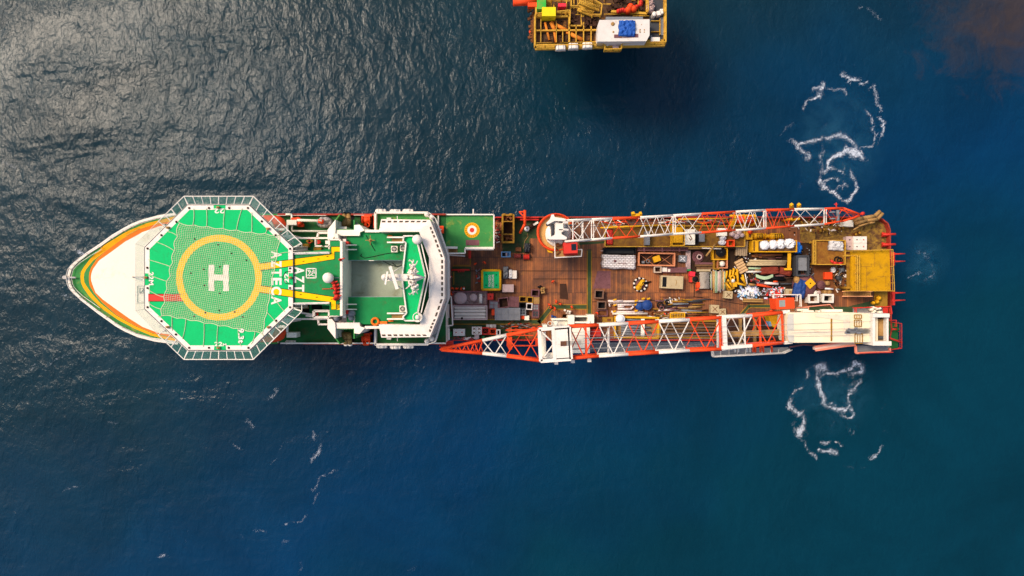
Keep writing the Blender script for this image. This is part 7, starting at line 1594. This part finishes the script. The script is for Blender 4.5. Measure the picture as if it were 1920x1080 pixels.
# ================================================================= SEA
def sea_mat():
    m, n, b = nodes('sea_water')
    v = pos(n)
    def ma(op, a, bb=None, cl=False):
        x = mk(n, 'ShaderNodeMath', operation=op); x.use_clamp = cl
        for i, q in enumerate((a, bb)):
            if q is None: continue
            if isinstance(q, (int, float)): x.inputs[i].default_value = q
            else: n.links.new(q, x.inputs[i])
        return x.outputs[0]
    g = mk(n, 'ShaderNodeNewGeometry'); s = mk(n, 'ShaderNodeSeparateXYZ'); n.links.new(g.outputs['Position'], s.inputs[0])
    warp = noise_tex(n, .02, 3, .6, v)
    # water colour drifts from slate (north-west, sky sheen painted in) through deep blue to teal (south-east)
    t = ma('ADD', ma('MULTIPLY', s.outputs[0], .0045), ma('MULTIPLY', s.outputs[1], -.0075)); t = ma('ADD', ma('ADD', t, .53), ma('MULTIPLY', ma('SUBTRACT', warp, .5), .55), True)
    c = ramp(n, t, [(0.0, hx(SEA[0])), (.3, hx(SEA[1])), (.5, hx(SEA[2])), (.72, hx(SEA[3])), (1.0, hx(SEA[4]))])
    patch = ramp(n, noise_tex(n, .035, 6, .62, v, .7), [(.35, .84), (.68, 1.2)]); c = mixc(n, 1.0, c, patch, 'MULTIPLY')
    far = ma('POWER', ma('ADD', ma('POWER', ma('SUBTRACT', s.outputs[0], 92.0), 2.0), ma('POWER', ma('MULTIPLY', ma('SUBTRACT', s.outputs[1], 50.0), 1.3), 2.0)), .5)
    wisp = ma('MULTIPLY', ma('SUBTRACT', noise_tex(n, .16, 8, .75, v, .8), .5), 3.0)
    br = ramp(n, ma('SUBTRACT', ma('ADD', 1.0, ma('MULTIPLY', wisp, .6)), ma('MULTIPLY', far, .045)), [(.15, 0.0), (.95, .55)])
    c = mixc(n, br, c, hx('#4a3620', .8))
    n.links.new(c, b.inputs['Base Color']); b.inputs['Roughness'].default_value = .09; b.inputs['IOR'].default_value = 1.33
    b.inputs['Specular IOR Level'].default_value = .19
    # waves: swell + wind ripples, running roughly from the upper left, calm slicks in places
    w1 = noise_tex(n, .4, 4, .55, pos(n, (1.2, .8, 1), -35), .35); w2 = noise_tex(n, 1.3, 4, .6, pos(n, (1.2, .85, 1), -20), .45); w3 = noise_tex(n, .07, 3, .5, pos(n, (.6, 1.5, 1), 15), .4)
    amp = ramp(n, noise_tex(n, .03, 4, .6, v, 1.2), [(.36, .5), (.6, 1.0)])
    grad = ma('MINIMUM', ma('ADD', ma('ADD', ma('MULTIPLY', s.outputs[1], .0085), ma('MULTIPLY', s.outputs[0], -.0028)), .66), .72)
    grad = ma('MAXIMUM', grad, .42); amp2 = ma('MULTIPLY', amp, grad)
    h = ma('ADD', ma('ADD', ma('MULTIPLY', w1, 3.2), ma('MULTIPLY', w2, 1.0)), ma('MULTIPLY', w3, 9))
    bp = mk(n, 'ShaderNodeBump'); bp.inputs['Distance'].default_value = WAVE; n.links.new(amp2, bp.inputs['Strength']); n.links.new(h, bp.inputs['Height']); n.links.new(bp.outputs[0], b.inputs['Normal'])
    return m
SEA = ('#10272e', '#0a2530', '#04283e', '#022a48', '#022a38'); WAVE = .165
m = MB(); S = 2500; N = 10
m.add([(-S + 2 * S * i / N, -S + 2 * S * j / N, 0) for j in range(N + 1) for i in range(N + 1)], [(j * (N + 1) + i, j * (N + 1) + i + 1, (j + 1) * (N + 1) + i + 1, (j + 1) * (N + 1) + i) for j in range(N) for i in range(N)])
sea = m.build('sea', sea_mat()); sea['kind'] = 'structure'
# foam: thin broken lace floating on the surface, opacity from noise and the distance to the churned line
def foam_mat():
    m, n, b = nodes('foam_lace')
    v = pos(n); uv = mk(n, 'ShaderNodeUVMap'); uv.uv_map = 'u'; s = mk(n, 'ShaderNodeSeparateXYZ'); n.links.new(uv.outputs[0], s.inputs[0])
    def ma(op, a, bb=None, cl=False):
        x = mk(n, 'ShaderNodeMath', operation=op); x.use_clamp = cl
        for i, q in enumerate((a, bb)):
            if q is None: continue
            if isinstance(q, (int, float)): x.inputs[i].default_value = q
            else: n.links.new(q, x.inputs[i])
        return x.outputs[0]
    nz = ma('MULTIPLY', ma('SUBTRACT', noise_tex(n, 2.2, 8, .82, v, 1.6), .5), 3.3)
    a = ma('ADD', ma('MULTIPLY', s.outputs[0], .56), ma('MULTIPLY', s.outputs[1], ma('ADD', nz, .2)))
    al = ramp(n, a, [(.28, 0.0), (.95, .95)])
    b.inputs['Base Color'].default_value = (.62, .66, .72, 1); b.inputs['Roughness'].default_value = .7
    n.links.new(ma('MULTIPLY', al, .9), b.inputs['Alpha']); return m
FIELD, WARP, CELL = {}, {}, .34
def foam(pts, w, d=1.0, org=(0, 0), s=1.0):
    """pts in crop pixels; org + pts/s -> photo pixels; w half width in photo px"""
    L = [P(org[0] + x / s, org[1] + y / s, 0) for x, y in pts]; Q = []
    for i in range(len(L) - 1):
        p0, p1, p2, p3 = L[max(i - 1, 0)], L[i], L[i + 1], L[min(i + 2, len(L) - 1)]
        for k_ in range(5):
            t = k_ / 5; Q.append(.5 * ((2 * p1) + (p2 - p0) * t + (2 * p0 - 5 * p1 + 4 * p2 - p3) * t * t + (3 * p1 - p0 - 3 * p2 + p3) * t ** 3))
    Q.append(L[-1]); n = len(Q); W = w * K(0)
    for i in range(n - 1):
        e = min(1, 5 * (i + .7) / n, 5 * (n - 1 - i + .3) / n) ** .6
        a, b = Q[i], Q[i + 1]; w2 = W * 2.6; w1 = W * 1.15 * (.7 + .8 * abs(noise.noise(a * .3))); d2 = d * e; ab = b - a; ll = max(ab.length_squared, 1e-6)
        for gx in range(int((min(a.x, b.x) - w2 * 1.3) / CELL), int((max(a.x, b.x) + w2 * 1.3) / CELL) + 1):
            for gy in range(int((min(a.y, b.y) - w2 * 1.3) / CELL), int((max(a.y, b.y) + w2 * 1.3) / CELL) + 1):
                if (gx, gy) not in WARP:
                    q = Vector((gx * CELL, gy * CELL, 0)); WARP[(gx, gy)] = q + Vector((noise.noise(q * .45), noise.noise(q * .45 + Vector((9, 4, 2))), 0)) * .9 + Vector((noise.noise(q * 1.3), noise.noise(q * 1.3 + Vector((5, 1, 7))), 0)) * .35
                q = WARP[(gx, gy)]; t = max(0, min(1, (q - a).dot(ab) / ll)); r_ = (q - a - ab * t).length
                if r_ < w2:
                    f_, g_ = FIELD.get((gx, gy), (0, 0)); FIELD[(gx, gy)] = (max(f_, d2 * max(0, 1 - r_ / w1)), max(g_, min(1, d2 * 1.1) * (1 - (r_ / w2) ** 2)))
A_ = (1440, 110); sA = 3.725
for pts, w, d in (
    ([(255, 350), (270, 300), (330, 270), (355, 255)], 5, 1.1), ([(290, 205), (350, 225), (380, 200), (395, 170)], 3.2, .9), ([(400, 205), (460, 210), (500, 215)], 3, .6), ([(500, 110), (540, 120), (600, 145), (650, 155)], 5, 1.0), ([(545, 125), (550, 180)], 3, .8), ([(500, 200), (525, 250)], 3, .7),
    ([(655, 190), (685, 165), (660, 200)], 3, .8), ([(700, 240), (735, 200), (755, 260), (765, 320), (790, 380)], 4, .7), ([(760, 405), (810, 450), (785, 500), (780, 540)], 3.4, 1.0), ([(780, 560), (770, 630)], 3, .5),
    ([(660, 340), (700, 400), (740, 460), (740, 530), (720, 600), (660, 635)], 3.6, .75), ([(165, 560), (200, 600), (240, 590), (300, 580), (370, 540)], 5, 1.0), ([(370, 540), (420, 560), (500, 540), (570, 570), (620, 610), (655, 640)], 4.5, .95),
    ([(350, 490), (385, 465), (420, 455)], 3, .6), ([(190, 590), (215, 640), (265, 660), (270, 720)], 5, .8), ([(80, 570), (120, 510), (180, 460)], 4, .4), ([(655, 655), (600, 665), (545, 650), (480, 690), (430, 740), (375, 775)], 6.5, 1.15), ([(540, 625), (590, 650), (650, 680)], 7, .9), ([(375, 590), (380, 660), (355, 730), (365, 790)], 5, .6),
    ([(370, 780), (375, 840), (405, 900), (460, 930), (510, 975), (580, 985), (610, 920), (600, 860), (575, 760)], 3.6, 1.15), ([(335, 870), (380, 855), (450, 845), (500, 850)], 3, .9), ([(380, 775), (440, 770), (520, 790), (535, 850), (555, 900)], 2.6, .8), ([(460, 910), (520, 885), (530, 920)], 2.6, .7), ([(525, 740), (520, 800)], 3, .5), ([(340, 850), (380, 900), (430, 920)], 4, .7),
    ([(260, 780), (270, 830)], 3, .3), ([(225, 910), (240, 870)], 3, .45), ([(560, 60), (700, 55), (790, 100)], 7, .3), ([(340, 260), (480, 290), (600, 290)], 9, .12), ([(620, 470), (730, 470)], 8, .1)):
    foam(pts, w, d, A_, sA)
B_ = (1440, 660); sB = 4.697
for pts, w, d in (
    ([(440, 150), (480, 130), (530, 150)], 6, 1.15), ([(450, 190), (560, 190), (650, 175), (700, 175)], 4, 1.0), ([(700, 150), (770, 90), (830, 130), (800, 190), (730, 200)], 6.5, 1.15), ([(430, 170), (425, 240), (450, 320), (490, 400), (540, 480), (610, 505), (680, 490), (710, 440)], 4.4, 1.05), ([(560, 440), (610, 455)], 2.4, .8),
    ([(700, 460), (705, 400), (740, 350), (790, 290), (800, 240)], 4.5, .75), ([(700, 470), (745, 520), (750, 560), (690, 560), (620, 535)], 3.4, .8), ([(345, 180), (350, 250)], 3, .9), ([(350, 190), (400, 160)], 2.4, .5), ([(210, 380), (230, 320), (300, 310)], 4, .7), ([(205, 400), (195, 460), (220, 510), (290, 540), (320, 520)], 4.6, 1.0), ([(320, 540), (315, 620), (290, 680), (300, 740)], 4.8, .95), ([(230, 600), (250, 690), (280, 770)], 5, .5),
    ([(280, 780), (330, 810), (370, 860)], 3, .7), ([(440, 790), (500, 805), (600, 800), (665, 830)], 2.4, .8), ([(390, 890), (430, 930)], 4, .85), ([(455, 855), (480, 870), (560, 885), (625, 895)], 3.6, .9), ([(700, 670), (720, 700), (735, 745), (770, 680)], 4, .5), ([(565, 590), (590, 630), (550, 660)], 3, .45), ([(905, 940), (950, 900), (1000, 860)], 4, .75), ([(980, 720), (1090, 690), (1160, 720)], 7, .3), ([(980, 490), (1030, 450)], 3, .35), ([(670, 1010), (750, 1030)], 3, .4), ([(820, 1030), (900, 990)], 3, .35), ([(630, 240), (720, 290), (800, 240)], 3.5, .45), ([(510, 240), (550, 260)], 2.4, .5), ([(400, 560), (540, 600)], 9, .1), ([(700, 330), (740, 350)], 7, .3)):
    foam(pts, w, d, B_, sB)
C_ = (0, 600); sC = 2.133
for pts, w, d in (([(1105, 262), (1080, 320)], 4, .6), ([(980, 400), (1010, 430)], 4, .55), ([(935, 500), (970, 528)], 4, .55), ([(1245, 435), (1255, 480)], 3, .75), ([(1300, 480), (1270, 530), (1245, 570)], 4, .65), ([(1170, 460), (1160, 490), (1110, 510)], 4, .4), ([(1080, 590), (1120, 550)], 3.5, .45), ([(1360, 600), (1290, 630), (1240, 690)], 5, .5), ([(1275, 690), (1255, 730)], 4, .55), ([(1240, 765), (1190, 810), (1130, 825)], 3.6, .5), ([(1010, 838), (1060, 850)], 4, .5), ([(635, 950), (665, 945)], 4, .85), ([(760, 830), (740, 890)], 4, .35), ([(480, 410), (430, 415)], 6, .4), ([(250, 690), (320, 665)], 5, .45), ([(60, 195), (150, 185)], 3.5, .45), ([(160, 215), (240, 150), (350, 120)], 3.5, .4), ([(960, 850), (970, 870)], 4, .4), ([(1190, 1000), (1215, 965)], 5, .4), ([(1130, 890), (1155, 885)], 5, .4), ([(1620, 1000), (1660, 990)], 6, .35), ([(1520, 850), (1580, 800)], 7, .25)):
    foam(pts, w, d, C_, sC)
for i in range(9): foam([(560 + i * 95, 652 + (i % 3)), (600 + i * 95, 655), (640 + i * 95, 651)], 4, .35); foam([(540 + i * 105, 398), (600 + i * 105, 395), (630 + i * 105, 398)], 4, .3)
for pts, w, d in (([(1712, 470), (1740, 480), (1750, 515), (1730, 530)], 6, .4), ([(1605, 10), (1630, 18), (1650, 40)], 5, .5), ([(145, 470), (160, 480), (175, 470)], 5, .7), ([(118, 550), (128, 562)], 4, .5), ([(150, 580), (160, 600)], 4, .4), ([(1205, 650), (1300, 648), (1345, 660)], 7, .35), ([(1480, 665), (1530, 660), (1600, 668)], 6, .3), ([(1470, 650), (1500, 655)], 4, .4), ([(1700, 520), (1725, 512)], 4, .5), ([(0, 300), (30, 315)], 5, .5)):
    foam(pts, w, d)
idx = {k_: i for i, k_ in enumerate(FIELD)}; FU = list(FIELD.values())
FV = [(k_[0] * CELL, k_[1] * CELL, .06) for k_ in FIELD]; FF = [(idx[(x, y)], idx[(x + 1, y)], idx[(x + 1, y + 1)], idx[(x, y + 1)]) for x, y in FIELD if (x + 1, y) in idx and (x + 1, y + 1) in idx and (x, y + 1) in idx]
me = bpy.data.meshes.new('foam'); me.from_pydata(FV, [], FF); uvl = me.uv_layers.new(name='u')
for l in me.loops: uvl.data[l.index].uv = FU[l.vertex_index]
me.materials.append(foam_mat())
def aerated_mat():
    m, n, b = nodes('aerated_water'); v = pos(n); uv = mk(n, 'ShaderNodeUVMap'); uv.uv_map = 'u'; s = mk(n, 'ShaderNodeSeparateXYZ'); n.links.new(uv.outputs[0], s.inputs[0])
    q = mk(n, 'ShaderNodeMath', operation='MULTIPLY'); n.links.new(s.outputs[0], q.inputs[0]); n.links.new(ramp(n, noise_tex(n, .22, 6, .7, v, 1.2), [(.36, 0.0), (.68, .3)]), q.inputs[1])
    b.inputs['Base Color'].default_value = (.02, .12, .2, 1); b.inputs['Roughness'].default_value = .3; n.links.new(q.outputs[0], b.inputs['Alpha']); return m
AV, AF, AU = [], [], []
for cx, cy, rx, ry in ((1575, 270, 90, 120), (1560, 735, 85, 90), (1735, 490, 50, 50)):
    c = P(cx, cy, .02 + .004 * (len(AV) // 145)); o = len(AV); nn = 36; AV.append(tuple(c)); AU.append((1.0, 0))
    for kk_ in range(1, 5):
        for i in range(nn):
            a = 2 * pi * i / nn; AV.append((c.x + rx * K(0) * kk_ / 4 * cos(a), c.y + ry * K(0) * kk_ / 4 * sin(a), c.z)); AU.append(((1 - (kk_ / 4) ** 2), 0))
    for i in range(nn):
        AF.append((o, o + 1 + i, o + 1 + (i + 1) % nn))
        for kk_ in range(3): q = o + 1 + kk_ * nn; AF.append((q + i, q + nn + i, q + nn + (i + 1) % nn, q + (i + 1) % nn))
me2 = bpy.data.meshes.new('aerated_water'); me2.from_pydata(AV, [], AF); ul = me2.uv_layers.new(name='u')
for l in me2.loops: ul.data[l.index].uv = AU[l.vertex_index]
me2.materials.append(aerated_mat()); ao = bpy.data.objects.new('aerated_water', me2); col.objects.link(ao); ao['kind'] = 'stuff'; ao['label'] = 'paler thruster wash under the foam rings beside the stern'
fo = bpy.data.objects.new('foam', me); col.objects.link(fo); fo['kind'] = 'stuff'; fo['label'] = 'white lacy foam churned up beside the stern and drifting on the sea'
# ================================================================= LIGHT, CAMERA
EL, AZ = 54, 150          # sun height; direction it comes from, degrees counter-clockwise from +x
sun = bpy.data.lights.new('sun', 'SUN'); sun.energy = 2.1; sun.angle = R(18); sun.color = (1, .84, .66)
so = bpy.data.objects.new('sun', sun); col.objects.link(so)
d = Vector((cos(R(EL)) * cos(R(AZ)), cos(R(EL)) * sin(R(AZ)), sin(R(EL)))); so.rotation_euler = (-d).to_track_quat('-Z', 'Y').to_euler(); so.location = d * 200
w = bpy.data.worlds.new('World'); sc.world = w; w.use_nodes = True; nt_ = w.node_tree; bg = nt_.nodes['Background']
sky = nt_.nodes.new('ShaderNodeTexSky'); sky.sky_type = 'NISHITA'; sky.sun_disc = False; sky.sun_elevation = R(EL); sky.sun_rotation = R(90 - AZ); sky.air_density = 1.0; sky.dust_density = 3.5; sky.ozone_density = 1.0
nt_.links.new(sky.outputs[0], bg.inputs[0]); bg.inputs[1].default_value = .14
cam = bpy.data.cameras.new('camera'); cam.lens = 24; cam.sensor_width = 36; cam.clip_end = 6000; cam.clip_start = 1
co = bpy.data.objects.new('camera', cam); col.objects.link(co); co.location = (0, 0, H); co.rotation_euler = (0, 0, 0); sc.camera = co
sc.view_settings.view_transform = 'Standard'; sc.view_settings.look = 'None'; sc.view_settings.gamma = 1; sc.view_settings.exposure = EXPO
# ---------------------------------------------------------------- one mesh per separate piece
def clusters(me, pad=.12):
    n = len(me.vertices); par = list(range(n))
    def fd(a):
        while par[a] != a: par[a] = par[par[a]]; a = par[a]
        return a
    for p in me.polygons:
        v = p.vertices; r = fd(v[0])
        for q in v[1:]: par[fd(q)] = r
    bb = {}
    for i, v in enumerate(me.vertices):
        r = fd(i); c = v.co; b = bb.get(r)
        if b is None: bb[r] = [c.x, c.y, c.z, c.x, c.y, c.z]
        else:
            b[0] = min(b[0], c.x); b[1] = min(b[1], c.y); b[2] = min(b[2], c.z); b[3] = max(b[3], c.x); b[4] = max(b[4], c.y); b[5] = max(b[5], c.z)
    keys = list(bb); g = {k: k for k in keys}
    def gf(a):
        while g[a] != a: a = g[a]
        return a
    for i, a in enumerate(keys):
        A = bb[a]
        for b in keys[i + 1:]:
            B = bb[b]
            if A[0] - pad <= B[3] and B[0] - pad <= A[3] and A[1] - pad <= B[4] and B[1] - pad <= A[4] and A[2] - pad <= B[5] and B[2] - pad <= A[5]: g[gf(b)] = gf(a)
    out = {}
    for p in me.polygons: out.setdefault(gf(fd(p.vertices[0])), []).append(p.index)
    return list(out.values())
def split_object(o):
    me = o.data; cl = clusters(me)
    if len(cl) < 2: return
    for fs in cl[1:] + [cl[0]]:
        idx = {}; vs = []; faces = []; mi = []; sm = []
        for f in fs:
            p = me.polygons[f]; row = []
            for v in p.vertices:
                if v not in idx: idx[v] = len(vs); vs.append(tuple(me.vertices[v].co))
                row.append(idx[v])
            faces.append(row); mi.append(p.material_index); sm.append(p.use_smooth)
        nm = bpy.data.meshes.new(o.name.split('.')[0]); nm.from_pydata(vs, [], faces)
        for mt in me.materials: nm.materials.append(mt)
        for p, k, q in zip(nm.polygons, mi, sm): p.material_index = k; p.use_smooth = q
        if fs is cl[0]: o.data = nm
        else:
            c = bpy.data.objects.new(o.name.split('.')[0], nm); col.objects.link(c); c.parent = o.parent; c.location = o.location
            if 'label' in o: c['label'] = o['label']
NO_SPLIT = {'landing_circle', 'landing_net', 'foam', 'body', 'helmet', 'bulwark', 'hull', 'letter_h_marking', 'emblem_marking', 'lettering', 'circle_lettering', 'hazard_stripe', 'marking_outline', 'roof_marking', 'deck_seam', 'face_features',
            'pipework', 'side_pipework', 'yardarm_aerials', 'perimeter_stripe', 'lead_wire', 'hoist_wire', 'hydraulic_unit', 'safety_net', 'loose_cable', 'foredeck_cover', 'boom_section', 'gutter', 'roller_rack', 'lattice', 'loose_fitting', 'sheave_block', 'hatch_fittings'}
for o in list(bpy.data.objects):
    if o.type == 'MESH' and o.parent is not None and o.data.users == 1 and o.name.split('.')[0] not in NO_SPLIT and not o.children: split_object(o)
